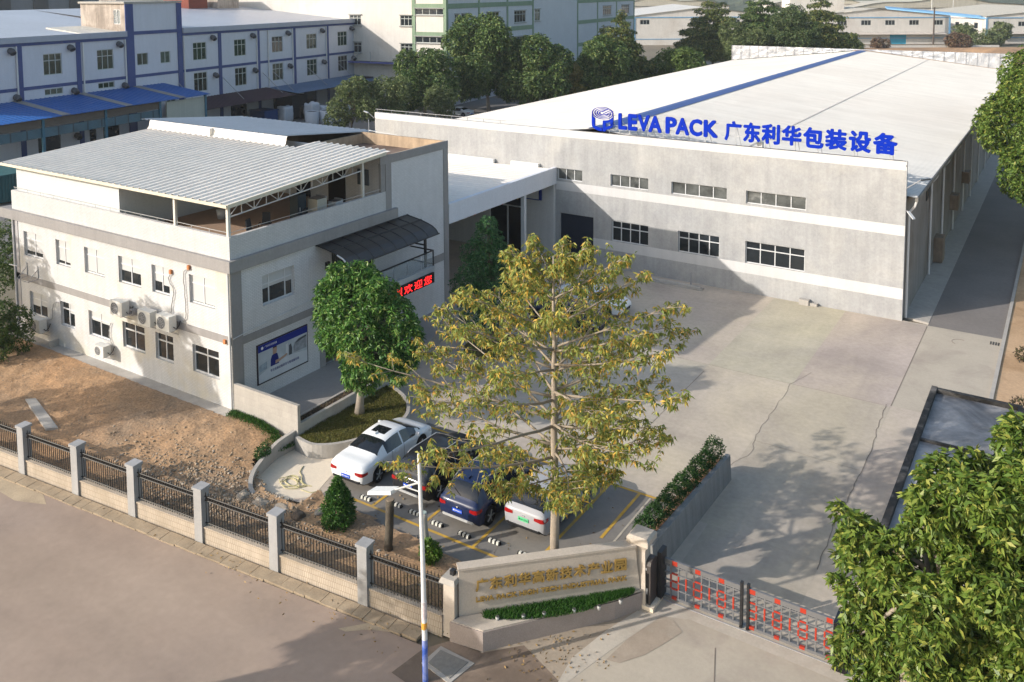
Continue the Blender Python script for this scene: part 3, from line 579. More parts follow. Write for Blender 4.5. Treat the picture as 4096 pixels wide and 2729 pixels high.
g = MB(); g.box(-37.85,-34.95,55.93,55.99,3.48,3.55); g.box(-36.3,-36.2,55.93,55.99,0,3.48); g.build('door_frame', alu, dr)
t = tag(MB().box(-36.35,-35.0,55.80,55.86,3.62,4.25).build('notice', mat('black_panel',(.02,.02,.024),rough=.3)), 'small black panel above the dark canopy doorway', 'panel')
nb = thing('notice_board', (-34,55.8,4.6), 'white notice board framed in blue on the wall under the canopy', 'notice board')
g = MB(); g.box(-34.6,-33.35,55.74,55.80,4.35,5.1); g.build('board', white_paint, nb); g = MB(); g.box(-34.75,-34.6,55.72,55.8,4.3,5.15); g.box(-33.35,-33.12,55.72,55.8,4.3,5.15); g.box(-34.6,-33.35,55.72,55.79,4.28,4.35); g.build('frame', mat('frame_blue',(.01,.03,.2)), nb)
bf = thing('bunting', (-32.6,49,5.5), 'string of tiny red, yellow and white flags under the canopy', 'bunting')
fc = [mat('flag_red',(.25,.04,.03)), mat('flag_yellow',(.35,.22,.06)), mat('flag_white',(.4,.39,.37))]
for k in range(34):
    y = 43.4+k*.37; z = 5.6-.05*math.sin(k*1.1)**2; g = MB(); a = random.uniform(-.12,.12); g.add([(-32.55,y,z),(-32.55+.02,y+.26,z),(-32.5+a,y+.24,z-.15),(-32.52+a,y+.04,z-.15)], [(0,1,2,3)]); g.build('flag', fc[(k*7+k//3)%3], bf)
g = MB(); g.path([(-32.55,43.2+i*.7,5.52-.05*(i%2)) for i in range(19)], .01, 4); g.build('cord', steel_dark, bf)
# ------------------------------------------------------------------ office
OF = thing('office_building', (-41,34,.65), 'two storey white brick office with grey bands and a corrugated terrace roof', 'office building')
OX0, OX1, OY0, OY1, OZ = -50.45, -32.1, 26.26, 42.8, .6
ff_ = frame((0,OY0),(1,0),(0,-1)); fx_ = frame((OX1,0),(0,1),(1,0))
UPF = [(-49.42,-47.52),(-46.25,-44.9),(-43.6,-41.85),(-40.62,-38.78),(-37.9,-36.54),(-35.06,-33.22)]
LOF = [(-49.1,-47.37),(-46.08,-44.74),(-43.45,-41.64),(-40.49,-38.67),(-37.81,-36.43),(-34.98,-33.09)]
hf = [(a,b,5.22,6.6) for a,b in UPF]+[(a,b,1.86,3.21) for a,b in LOF]
g = MB(); g.wall(ff_, OX0, OX1, OZ, 7.2, hf, .22); g.build('front_wall', stained_brick, OF)
he = [(28.1,30.15,5.03,6.48),(32.75,36.0,4.3,6.46),(32.12,37.4,.6,3.42)]
g = MB(); g.wall(fx_, OY0, OY1, OZ, 7.2, he, .25); g.build('east_wall', white_brick, OF)
g = MB(); g.wall(fx_, 37.5, OY1, 7.2, 10.35, [], .1); g.quad((OX0,OY0,OZ),(OX0,OY1,OZ),(OX0,OY1,8.8),(OX0,OY0,8.8)); g.quad((OX0,OY1,OZ),(OX1,OY1,OZ),(OX1,OY1,10.8),(OX0,OY1,10.8)); g.build('upper_wall', white_brick, OF)
# cornice, parapets
g = MB(); g.box(OX0-.95,OX1+.22,OY0-.22,OY0+.3,7.19,7.74); g.box(OX0-.95,OX0+.2,OY0+.3,OY1,7.19,7.74); g.box(OX1-.3,OX1+.22,OY0+.3,37.85,7.19,7.74); g.build_each('cornice', grey_band, OF)
g = MB(); g.box(OX0,OX1+.02,OY0-.02,OY0+.18,7.74,8.8); g.box(OX0,OX0+.2,OY0+.18,OY1,7.74,8.8); g.box(OX1-.18,OX1+.02,OY0+.18,37.05,7.74,8.8); g.build_each('parapet', front_white, OF)
g = MB(); g.fbox(ff_,OX0,-32.1,0,.03,3.74,4.1)
for a, b in ((OY0,31.76),(42.4,OY1)): pass
g.fbox(fx_,OY0-.03,31.8,0,.03,3.6,3.97); g.fbox(fx_,39.3,42.35,0,.03,3.5,3.97)
g.fbox(fx_,OY0-.03,26.85,.0,.032,OZ,3.6); g.fbox(fx_,OY0-.03,26.85,.0,.032,3.97,7.19)
g.fbox(fx_,42.36,OY1+.02,0,.04,OZ,10.36); g.fbox(fx_,37.05,37.52,0,.04,7.74,10.36); g.fbox(fx_,36.6,OY1+.02,0,.05,10.36,10.83)
g.box(OX1-.18,OX1-.002,36.7,37.05,8.0,10.4); g.build_each('grey_band', grey_band, OF)
g = MB(); g.path([(OX1+.05,OY0+.0,4.05),(OX1+.06,26.9,4.12),(OX1+.04,31.5,4.4)],.022,5); g.path([(OX1+.02,29.9,4.3),(OX1+.02,31.1,4.35),(OX1+.02,31.15,6.6)],.02,5); g.build('conduit', pvc, OF)
# windows, front; blinds down to different heights
BU = [(.84,.84),(.88,.9),(.98,.98),(.55,.55),(.62,.72),(.98,.98)]; BL = [(.62,.55),(.0,.45),(.40,.42),(0,0),(0,0),(0,0)]
for (a,b), bl in zip(UPF, BU): window(OF, ff_, a, b, 5.22, 6.6, .17, 2, .3, blinds=bl, t=.06)
for (a,b), bl in zip(LOF, BL): window(OF, ff_, a, b, 1.86, 3.21, .17, 2, .3, blinds=bl, t=.06)
window(OF, fx_, 28.1, 30.15, 5.03, 6.48, .2, 3, .33, split=[28.62,29.65], blinds=(.48,.46,.5), t=.06)
# first floor door with curtains
g = MB(); g.fbox(fx_,32.75,36.0,-.24,-.2,4.3,6.46); d_ = g.build('balcony_door', glass, OF)
g = MB(); 
for a in (32.75,33.75,34.9,35.94): g.fbox(fx_,a,a+.07,-.2,-.1,4.3,6.46)
g.fbox(fx_,32.75,36.0,-.2,-.1,6.4,6.46); g.build('door_frame', steel_dark, d_); g = MB()
for i in range(8): g.fbox(fx_,32.84+i*.1,32.9+i*.1,-.198,-.17+.02*(i%2),4.32,6.38)
g.build('curtain', mat('curtain_grey',(.10,.11,.11)), d_)
# entrance recess below the balcony
g = MB(); g.fbox(fx_,32.1,37.4,-1.3,-1.25,.6,3.42); g.build('entrance_glazing', glass, OF)
g = MB(); g.fbox(fx_,31.74,32.14,-.05,.02,.6,3.42); g.fbox(fx_,34.6,34.9,-1.24,.0,.6,3.42); g.fbox(fx_,32.1,37.4,-1.25,0,3.42,3.5); g.fbox(fx_,32.1,32.12,-1.25,0,.6,3.42); g.fbox(fx_,37.38,37.4,-1.25,0,.6,3.42); g.build('entrance_frame', grey_band, OF)
# balcony slab + rail
g = MB(); g.box(OX1+.03,OX1+1.75,31.9,39.2,3.98,4.3); bs = g.build('balcony_slab', mat('slab_white',(.55,.55,.54),var=.06), OF)
g = MB()
for y in (31.95,39.1): g.box(OX1+.03,OX1+1.7,y,y+.06,5.15,5.22); g.box(OX1+1.64,OX1+1.7,y,y+.06,4.3,5.22)
g.box(OX1+1.64,OX1+1.7,32.01,39.1,5.15,5.22); g.box(OX1+.03,OX1+1.7,39.1,39.16,4.36,4.42); g.build('rail', steel_dark, bs)
g = MB()
for y in np.arange(32.1,39.0,1.2): g.box(OX1+1.66,OX1+1.68,y,y+1.1,4.36,5.12)
g.build('rail_glass', mat('clear_glass', (.5,.55,.55), rough=.08, spec=.5, var=0, fine=0, alpha=.22), bs)
g = MB(); g.box(OX1+1.42,OX1+1.54,38.6,38.72,4.3,6.55); g.box(OX1+1.42,OX1+1.54,32.2,32.32,4.3,6.5); g.build_each('canopy_post', steel_dark, bs); g = MB(); g.box(OX1+.03,OX1+1.42,38.62,38.7,5.55,5.62); g.build('canopy_tie', steel_dark, bs)
# curved polycarbonate canopy above the balcony
g = MB(); rb = MB(); prof = [(0.03,7.05),(.5,6.98),(1.0,6.90),(1.5,6.78),(1.85,6.66),(2.1,6.50),(2.28,6.28)]
for i in range(len(prof)-1):
    (a,za),(b,zb) = prof[i],prof[i+1]; g.hexa([(OX1+a,31.65,za),(OX1+b,31.65,zb),(OX1+b,38.9,zb),(OX1+a,38.9,za)],[(OX1+a,31.65,za+.02),(OX1+b,31.65,zb+.02),(OX1+b,38.9,zb+.02),(OX1+a,38.9,za+.02)])
cn = g.build('canopy_sheet', mat('bronze_polycarbonate', (.050,.044,.040), rough=.3, spec=.35, var=.35, scale=.5, fine=0), OF)
for y in np.linspace(31.68,38.86,9): rb.path([(OX1+a,y,z+.03) for a,z in prof], .03, 5)
for (a,z) in (prof[0],prof[2],prof[6]): rb.tube((OX1+a,31.62,z+.03),(OX1+a,38.93,z+.03),.045,n=6)
rb.build('canopy_frame', steel_dark, cn)
g = MB(); g.path([(OX1+a,31.6,z+.05) for a,z in prof[3:]], .04, 6); g.build('canopy_edge', alu, cn)
# roof terrace: floor, partition, posts, truss
g = MB(); g.box(OX0+.2,OX1-.18,OY0+.18,OY1-.1,7.5,7.76); g.build('terrace_floor', mat('terrace_tile', (.36,.255,.185), var=.08, scale=.4), OF)
g = MB(); g.box(-50.25,-40.65,OY0+.22,OY0+.30,7.76,10.3); g.hexa([(-40.73,OY0+.3,7.76),(-40.65,OY0+.3,7.76),(-40.65,36.3,7.76),(-40.73,36.3,7.76)],[(-40.73,OY0+.3,10.28),(-40.65,OY0+.3,10.28),(-40.65,36.3,10.85),(-40.73,36.3,10.85)]); g.build('partition', mat('partition_white',(.54,.56,.56),var=.03,streak=.03), OF)
g = MB(); g.box(-50.2,-32.3,37.05,37.2,7.76,10.95); g.build('terrace_back_wall', white_brick, OF)
dk = MB(); dk.box(-39.0,-37.9,36.98,37.04,7.78,9.9); dk.box(-36.4,-35.1,36.98,37.04,7.78,10.0); dk.build_each('terrace_door', steel_dark, OF)
g = MB(); g.box(-34.1,-33.3,36.96,37.04,9.0,9.9); g.build('wall_panel', mat('panel_blue_grey',(.10,.12,.14)), OF)
g = MB()
for x, y in ((-32.25,26.36),(-36.03,26.36),(-32.25,35.35)): g.box(x-.07,x+.07,y-.07,y+.07,7.74,10.32 if y < 30 else 10.86)
g.build_each('roof_post', mat('post_white',(.60,.58,.52),var=.05), OF)
g = MB(); ty = [26.4+i*(35.35-26.4)/12 for i in range(13)]; zt_ = lambda y: 10.28+.065*(y-26.0); zb_ = lambda y: zt_(y)-.62
for i in range(12):
    a, b = ty[i], ty[i+1]; tx = -32.25
    if i == 11: continue
    g.tube((tx,b,zt_(b)),(tx,b,zb_(b)),.025,n=5); g.tube((tx,a,zt_(a) if i%2 else zb_(a)),(tx,b,zb_(b) if i%2 else zt_(b)),.022,n=5)
g.tube((-32.25,26.4,zb_(26.4)),(-32.25,35.35,zb_(35.35)),.035,n=6); g.tube((-32.25,26.4,zt_(26.4)),(-32.25,36.9,zt_(36.9)),.035,n=6); g.build('truss', mat('truss_white',(.55,.55,.54)), OF)
r = corrugated((-51.2,26.05,10.33),(1,0,0),(0,9.65,.63),19.28,.50,.085,.62); r.build('terrace_roof', sheet_metal, OF)
r = corrugated((-37.75,35.7,10.955),(1,0,0),(0,1.62,.10),5.83,.50,.085,.62); r.build('terrace_roof_strip', sheet_metal, OF)
g = MB(); g.box(-51.22,-31.9,25.98,26.05,10.22,10.36); g.hexa([(-31.92,26.05,10.2),(-31.86,26.05,10.2),(-31.86,36.9,10.9),(-31.92,36.9,10.9)],[(-31.92,26.05,10.38),(-31.86,26.05,10.38),(-31.86,36.9,11.08),(-31.92,36.9,11.08)]); g.build('roof_edge_trim', mat('trim_cream',(.62,.57,.45)), OF)
# curved ridge flashing
g = MB(); pr = [(35.55,10.98),(35.68,11.08),(35.74,11.25),(35.78,11.45),(35.86,11.52)]
g.add([(x,y,z) for x in (-51.2,-44.9,-38.45) for y,z in pr], [(i*5+j,i*5+5+j,i*5+6+j,i*5+j+1) for i in range(2) for j in range(4)]); g.box(-44.92,-44.88,35.5,35.8,10.96,11.5); g.build('ridge_flashing', mat('flashing_cream',(.68,.64,.58),rough=.5,var=.02), OF)
r = corrugated((-52.3,35.86,11.5),(1,0,0),(0,8.2,-.85),13.4,.5,.06,.62); r.build('rear_roof', sheet_shaded, OF)
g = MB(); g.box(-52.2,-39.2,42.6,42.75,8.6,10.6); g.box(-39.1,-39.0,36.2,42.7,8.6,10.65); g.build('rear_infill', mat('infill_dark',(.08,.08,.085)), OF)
# weathered flat roof of the stair block
g = MB(); g.box(-38.95,OX1-.2,37.4,OY1-.2,9.9,10.1); g.build('flat_roof', mat('weathered_roof', (.26,.19,.145), var=.3, scale=.8, col2=(.06,.045,.04), c2s=.45, c2a=1.0, fine=.15), OF)
g = MB(); g.box(-38.95,OX1,OY1-.2,OY1-.002,10.1,10.8); g.box(OX1-.2,OX1-.002,37.35,OY1-.2,10.1,10.8); g.box(-38.95,-38.75,37.4,OY1-.2,10.1,10.7); g.build('roof_parapet', mat('weathered_parapet',(.42,.31,.21),var=.25,scale=1.2,streak=.25), OF)
g = MB(); g.path([(-38.5,42.9,10.7),(-38.5,42.9,11.6)],.02,5); g.path([(-38.5,42.9,10.9),(-35.5,42.9,10.75)],.02,5); g.build('roof_rail', galv, OF)
# rail on the front parapet
g = MB(); xs_ = np.arange(OX0+.25,OX1-.2,1.28)
for x in xs_: g.tube((x,OY0+.08,8.8),(x,OY0+.08,8.98),.012,n=4)
g.tube((OX0+.1,OY0+.08,8.98),(OX1-.1,OY0+.08,8.98),.014,n=4); g.tube((OX1-.08,OY0+.1,8.98),(OX1-.08,36.9,8.98),.014,n=4); g.build('parapet_rail', galv, OF)
# downpipes at both front corners
for x in (OX0+.12,OX1-.08):
    g = MB(); g.tube((x,OY0-.09,.62),(x,OY0-.09,7.2),.055,n=8); g.build('downpipe', pvc, OF)
g = MB(); g.box(OX0+.001,OX0+.5,OY0-.03,OY0-.001,OZ,7.19); g.build('corner_band', mat('corner_grey',(.40,.39,.39),var=.06), OF)
# ---- poster on the east wall (flat printed board)
PO = thing('wall_poster', (OX1+.05,29.25,2.3), 'large framed poster with blue header on the shaded office wall', 'poster')
g = MB(); g.fbox(fx_,27.62,30.88,.005,.05,1.3,3.25); g.build('backing', mat('poster_frame',(.03,.02,.025)), PO)
g = MB(); g.fbox(fx_,27.68,30.83,.05,.055,1.36,3.2); pg_ = g.build('sheet', mat('poster_sky', (.45,.49,.53), var=.25, scale=.7, fine=0), PO)
g = MB(); g.fbox(fx_,27.68,30.83,.056,.06,2.86,3.2); g.build('header', mat('poster_blue',(.012,.025,.22),fine=0,var=.03), PO)
pw = mat('print_white',(.75,.75,.76),var=0,fine=0); g = MB(); put_line(g,'广东利华包装设备',fx_,28.08,28.85,2.99,3.1,.0605,.002,0); cx0 = 27.93
g.add([(*fx_(cx0+.075*math.cos(t),.062),3.03+.075*math.sin(t)) for t in np.linspace(0,2*math.pi,20,endpoint=False)],[tuple(range(20))]); g.build('header_logo', pw, PO)
def flat(poly, m, name, d): 
    g = MB(); n = len(poly); g.add([(*fx_(a,d),z) for a,z in poly],[tuple(range(n))]); g.build(name, m, PO)
flat([(28.42,1.95),(28.95,1.95),(28.93,2.25),(28.86,2.48),(28.70,2.53),(28.52,2.47),(28.44,2.3)], mat('print_navy',(.012,.02,.16)), 'printed_shirt', .0575)
flat([(28.58,2.50),(28.80,2.50),(28.84,2.66),(28.84,2.80),(28.76,2.88),(28.64,2.87),(28.58,2.76)], mat('print_skin',(.42,.27,.2)), 'printed_head', .058)
flat([(28.57,2.72),(28.62,2.80),(28.83,2.80),(28.84,2.88),(28.74,2.93),(28.60,2.90)], mat('print_hair',(.05,.035,.03)), 'printed_hair', .0585)
flat([(28.72,2.0),(28.95,2.02),(29.35,2.12),(29.5,2.2),(29.48,2.27),(29.3,2.22),(28.95,2.16),(28.74,2.16)], mat('print_skin',(.42,.27,.2)), 'printed_arm', .0588)
flat([(29.42,2.2),(29.56,2.2),(29.56,2.75),(29.42,2.7)], mat('print_pale',(.6,.62,.64)), 'printed_panel', .0576)
flat([(29.6,2.1),(29.8,2.1),(29.82,2.4),(29.75,2.65),(29.62,2.6)], mat('print_dark',(.08,.085,.1)), 'printed_machine', .0577)
flat([(29.9,2.12),(30.78,2.1),(30.78,2.78),(30.3,2.75),(29.98,2.62),(29.9,2.4)], mat('print_grey',(.32,.34,.37),var=.5,scale=3), 'printed_machine', .0578)
flat([(30.0,2.55),(30.78,2.68),(30.78,2.76),(30.25,2.72)], mat('print_dark',(.08,.085,.1)), 'printed_machine', .0586)
flat([(27.72,1.9),(28.2,1.95),(28.2,2.3),(27.72,2.22)], mat('print_blue_grey',(.3,.36,.42),var=.4,scale=4), 'printed_machine', .0579)
flat([(27.69,1.37),(30.82,1.37),(30.82,1.95),(29.6,2.12),(28.3,1.94),(27.69,1.75)], mat('print_white2',(.55,.57,.60),var=.08,scale=2), 'printed_base', .0572)
g = MB(); put_line(g,'专注包装设备研发与智造服务商',fx_,28.40,30.25,1.68,1.82,.0592,.002,.012); g.build('slogan', mat('print_navy',(.012,.02,.16)), PO)
# LED board below the balcony
LE = thing('led_board', (OX1+1.8,36.5,3.7), 'black LED board with glowing red characters under the balcony edge', 'LED board')
fl = frame((OX1+1.76,0),(0,1),(1,0)); g = MB(); g.fbox(fl,32.0,38.95,0,.12,3.42,4.0); g.build('casing', mat('led_black',(.02,.012,.013),rough=.5), LE)
red = mat('led_red', (.9,.02,.02), emit=1.6, var=0, fine=0); g = MB()
for i, ch in enumerate('热烈欢迎您'): put_char(g, ch, fl, 34.55+i*.86, 35.27+i*.86, 3.47, 3.95, .121, .004, .01)
g.build('lettering', red, LE)
# wall lamp, junction boxes
tag(MB().fbox(fx_,32.25,32.5,.01,.12,5.65,6.05).build('wall_lamp', steel_dark), 'small black lantern on the wall left of the balcony door', 'lantern')
for (x,z),lb in zip([(-36.33,6.5),(-34.97,6.95),(-32.55,3.85)],['orange junction box above the fifth upper window of the office','orange junction box above the sixth upper window of the office','orange siren box on the mid band near the office corner']):
    tag(MB().fbox(ff_,x-.07,x+.07,.005,.12,z-.1,z+.1).build('junction_box', mat('orange_plastic',(.5,.2,.08))), lb, 'junction box', 'orange boxes on the office front')
for pts,lb in [([(-36.33,6.4),(-36.5,6.1),(-36.15,5.6),(-36.3,5.0),(-36.4,4.4)],'thin hose hanging from the fifth window box to the middle air conditioner'),([(-34.97,6.85),(-35.35,6.6),(-35.3,5.5),(-35.3,4.5),(-35.6,4.2)],'thin hose hanging from the sixth window box to the right air conditioner'),([(-46.0,3.1),(-46.5,3.05),(-46.75,2.6),(-46.8,2.1),(-47.2,1.9)],'white hose looping beside the second lower window'),([(-41.35,2.95),(-41.5,2.7),(-41.55,2.2),(-41.3,1.75),(-41.2,1.7)],'thin hose above the small air conditioner')]:
    g = MB(); g.path(smooth_pts([(x,OY0-.06,z) for x,z in pts]) if False else [tuple(p) for p in smooth_pts([(x,z) for x,z in pts])] and [(p[0],OY0-.06-.03*(i%3==1),p[1]) for i,p in enumerate(smooth_pts(pts))], .022, 5); tag(g.build('hose', mat('hose_grey',(.32,.31,.30))), lb, 'hose', 'hoses on the office front')
# ---- air conditioners
def ac(x, z, rz, label, w=.98, h=.74):
    t = thing('air_conditioner', (x,OY0-.38,z), label, 'air conditioner', 'air conditioners on the office front'); cas = mat('ac_white',(.62,.61,.57),var=.04,streak=.05)
    g = MB(); g.box(x-w/2,x+w/2,OY0-.64,OY0-.22,z,z+h); g.build('casing', cas, t)
    g = MB(); c = Vector((x-w*.12,OY0-.646,z+h*.5)); n = 24; rr = h*.40
    g.add([(c.x+rr*math.cos(2*math.pi*i/n),c.y,c.z+rr*math.sin(2*math.pi*i/n)) for i in range(n)],[tuple(range(n))]); gr = g.build('fan_grille', mat('ac_grille',(.16,.16,.165),var=.2,scale=8), t)
    g = MB()
    for k in (.35,.7,1.0):
        pts = [(c.x+rr*k*math.cos(2*math.pi*i/20),c.y-.008,c.z+rr*k*math.sin(2*math.pi*i/20)) for i in range(21)]; g.path(pts,.008,4)
    for i in range(8): a = math.pi*i/4; g.tube((c.x,c.y-.008,c.z),(c.x+rr*math.cos(a),c.y-.008,c.z+rr*math.sin(a)),.006,n=4)
    g.build('grille_wire', galv, gr)
    g = MB()
    for sx in (-.32,.32): g.tube((x+sx,OY0-.02,z-.03),(x+sx,OY0-.62,z-.03),.022,n=4); g.tube((x+sx,OY0-.02,z-.32),(x+sx,OY0-.5,z-.03),.018,n=4)
    g.build('bracket', steel_grey, t)
    g = MB(); g.path([(x+w/2,OY0-.4,z+.2),(x+w/2+.12,OY0-.35,z+.1),(x+w/2+.16,OY0-.2,z+.25),(x+w/2+.05,OY0-.05,z+.4)],.025,5); g.build('pipe', steel_dark, t)
    return t
ac(-40.0,3.78,0,'leftmost of the three air conditioners on the mid band, with coiled pipe beside it')
ac(-37.75,3.72,0,'middle of the three air conditioners along the grey mid band'); ac(-36.3,3.78,0,'rightmost of the three air conditioners along the grey mid band')
ac(-47.6,1.32,0,'air conditioner under the leftmost lower window in tree shade'); ac(-41.65,1.30,0,'small air conditioner between the third and fourth lower windows',.8,.56)
g = MB()
for x in (-49.2,-48.1): g.box(x-.02,x+.02,OY0-.03,OY0,4.0,4.8); g.tube((x,OY0-.02,4.05),(x,OY0-.62,4.02),.02,n=4); g.tube((x,OY0-.02,4.6),(x,OY0-.6,4.05),.018,n=4)
g.box(-49.25,-48.05,OY0-.6,OY0-.56,4.0,4.03); tag(g.build('empty_bracket', steel_grey), 'empty steel air conditioner bracket on the left of the office front', 'bracket')
g = MB(); g.path([(-39.2+.17*math.cos(i*.7)*(1-.01*i),OY0-.15-.01*i,4.0+.17*math.sin(i*.7)) for i in range(26)],.022,5); tag(g.build('pipe_coil', steel_grey), 'coil of grey pipe beside the leftmost air conditioner', 'pipe')
tag(MB().box(-46.5,-46.35,OY0-.5,OY0-.02,.64,1.0).build('drain_box', concrete), 'small concrete drain block at the foot of the office', 'drain')
g = MB(); g.path([(-50.0,OY0-.1,4.5),(-50.9,OY0-.1,4.45)],.03,5); tag(g.build('stub_pipe', pvc), 'short white pipe sticking out beyond the left office corner','pipe')
# ---- things on the terrace
def bucket(x,y,z,r,h,m,label):
    t = thing('bucket',(x,y,z),label,'bucket'); g = MB(); g.lathe((x,y,z),[(r*.78,0),(r,h),(r*.94,h),(r*.74,.02)],18); g.build('pail',m,t,True)
    g = MB(); g.lathe((x,y,z),[(r*1.04,h-.03),(r*1.04,h),(r*.98,h)],18); g.build('rim',m,t)
bucket(-32.75,27.35,7.76,.22,.5,mat('purple_plastic',(.22,.09,.42),rough=.4,var=.03),'purple bucket by the terrace corner post')
bucket(-38.4,31.0,7.76,.3,.5,mat('white_plastic',(.5,.5,.47),rough=.4,var=.03),'large off-white bucket in the terrace shade')
def office_chair(x,y,rz,label):
    t = thing('office_chair',(x,y,7.76),label,'office chair','office chairs on the terrace'); f = mat('chair_black',(.02,.022,.026),rough=.6)
    g = MB(); 
    for i in range(5): a = i*2*math.pi/5; g.tube((x,y,7.85),(x+.3*math.cos(a),y+.3*math.sin(a),7.79),.025,n=5)
    g.tube((x,y,7.82),(x,y,8.2),.03,n=6); g.build('base',galv,t)
    g = MB(); g.hexa([(x-.24,y-.24,8.2),(x+.24,y-.24,8.2),(x+.26,y+.26,8.2),(x-.26,y+.26,8.2)],[(x-.24,y-.24,8.3),(x+.24,y-.24,8.3),(x+.24,y+.24,8.28),(x-.24,y+.24,8.28)]); g.build('seat',f,t)
    g = MB(); g.hexa([(x-.22,y+.22,8.35),(x+.22,y+.22,8.35),(x+.22,y+.28,8.35),(x-.22,y+.28,8.35)],[(x-.2,y+.3,8.95),(x+.2,y+.3,8.95),(x+.2,y+.35,8.95),(x-.2,y+.35,8.95)]); g.build('backrest',f,t)
    for s in (-1,1): g = MB(); g.path([(x+s*.26,y-.1,8.25),(x+s*.3,y-.12,8.45),(x+s*.3,y+.15,8.47),(x+s*.24,y+.26,8.4)],.02,5); g.build('armrest',f,t)
    t.rotation_euler = (0,0,rz)
office_chair(-33.2,28.65,1.9,'black office chair nearest the terrace corner post'); office_chair(-33.6,29.7,.6,'black office chair behind the low terrace table'); office_chair(-33.0,31.5,-1.4,'black office chair at the far end of the terrace table')
t = thing('tea_table',(-33.0,30.4,7.76),'brown low tea table with clutter on the terrace','table'); wd_ = mat('brown_wood',(.16,.085,.05),var=.2,scale=4)
g = MB(); g.box(-33.35,-32.65,29.8,31.1,8.3,8.36); g.build('tabletop',wd_,t)
for x in (-33.3,-32.75):
    for y in (29.85,31.0): g = MB(); g.box(x,x+.06,y,y+.06,7.76,8.3); g.build('leg',wd_,t)
g = MB(); g.lathe((-33.0,30.3,8.36),[(.07,0),(.1,.1),(.05,.16),(.06,.18)],12); tag(g.build('teapot',mat('teapot_red',(.3,.08,.04)),None,True),'small reddish teapot on the terrace table','teapot')
def washer(x,y,h,m,label,name='washing_machine',w=.55):
    t = thing(name,(x,y,7.76),label,name.replace('_',' ')); g = MB(); g.box(x-w/2,x+w/2,y-w/2,y+w/2,7.8,7.8+h); g.build('cabinet',m,t); g = MB(); g.box(x-w/2+.03,x+w/2-.03,y-w/2+.04,y+w/2-.04,7.8+h,7.83+h); g.build('lid',mat('lid_dark',(.06,.06,.065),rough=.3),t)
    g = MB(); g.box(x-w/2,x+w/2,y+w/2-.1,y+w/2,7.83+h,7.9+h); g.build('control_panel',steel_grey,t)
washer(-33.1,34.15,.95,mat('washer_white',(.52,.52,.51)),'white top-loading washing machine, right of the cream one'); washer(-33.5,33.2,1.25,mat('washer_cream',(.50,.47,.40)),'tall cream washing machine on the terrace',w=.7)
t = thing('cupboard',(-34.1,32.4,7.76),'tall dark blue-grey cupboard beside the cream washing machine','cupboard'); m_c = mat('cupboard_dark',(.04,.055,.07)); g = MB(); g.box(-34.4,-33.8,32.1,32.7,7.76,9.35); g.build('body',m_c,t); g = MB(); g.box(-33.8,-33.78,32.14,32.66,7.82,9.3); d2 = g.build('door',m_c,t); g = MB(); g.box(-33.78,-33.75,32.2,32.24,8.5,8.7); g.build('handle',galv,d2)
def sack(x,y,m,label): 
    bm = bmesh.new(); bmesh.ops.create_uvsphere(bm,u_segments=16,v_segments=12,radius=1)
    for v in bm.verts: c = v.co; k = 1+.2*noise.noise(c*2+Vector((x,y,0))); v.co = Vector((c.x*.2*k,c.y*.2*k,max(c.z,-.8)*.34*k))
    me = bpy.data.meshes.new('sack'); bm.to_mesh(me); bm.free(); me.materials.append(m); me.shade_smooth(); o = link('sack',me); o.location = (x,y,8.04); tag(o,label,'sack','sacks on the terrace')
sack(-33.25,32.0,mat('sack_pink',(.45,.25,.25)),'pink sack leaning beside the dark cupboard'); sack(-32.8,32.45,mat('sack_green',(.33,.42,.36)),'pale green sack beside the pink sack')
g = MB(); g.box(-33.2,-32.5,34.8,36.6,8.35,8.5); g.box(-33.15,-32.55,34.85,36.5,7.76,8.35); tag(g.build('sink_counter',white_paint),'white sink counter by the terrace back wall','counter')
# ------------------------------------------------------------------ street fence
FE = thing('perimeter_fence', (-26,19.6,0), 'long fence of grey piers, tiled low wall and black iron railings', 'fence')
pier_m = mat('pier_grey', (.34,.335,.33), var=.1, scale=1, streak=.12); tile_m = mat('fence_tile', (.46,.39,.31), brick=(.1,.21,.008,(.25,.2,.15)), var=.1, streak=.12, col2=(.33,.27,.2), c2s=.5, c2a=.6); iron = mat('black_iron', (.014,.013,.013), rough=.5, spec=.35, var=.3, scale=6)
fd = Vector((1,.0945,0)).normalized(); fu = (fd.x,fd.y); fn = (fd.y,-fd.x)
ffr = frame((-36.28,18.6),fu,fn)
px_ = [-16.4,-13.1,-9.9,-6.65,-3.3,0,3.34,6.57,10.07,13.62,17.38]
for s in px_:
    g = MB(); g.fbox(ffr,s-.02,s+.36,-.36,.02,-.05,2.02); g.fbox(ffr,s-.06,s+.40,-.40,.06,2.02,2.12); g.build('pier', pier_m, FE)
ends = px_[1:]+[20.55]
for a, b in zip(px_, ends):
    a += .36; b -= .02
    g = MB(); g.fbox(ffr,a,b,-.27,-.06,-.05,.62); g.fbox(ffr,a,b,-.30,-.03,.62,.68); g.build('base_wall', tile_m, FE)
    g = MB(); n = int((b-a)/.128)
    for i in range(n+1):
        s = a+.05+(b-a-.1)*i/n; x,y = ffr(s,-.16); g.tube((x,y,.7),(x,y,1.86),.0155,n=5); g.tube((x,y,1.86),(x,y,1.95),.02,.002,n=5)
        if i < n: x2,y2 = ffr(s+(b-a-.1)/n*.5,-.16); g.tube((x2,y2,1.66),(x2,y2,1.74),.04,n=6)
    for z in (.78,1.62,1.77): p = ffr(a,-.16); q = ffr(b,-.16); g.tube((*p,z),(*q,z),.026,n=5)
    g.build('railing', iron, FE)
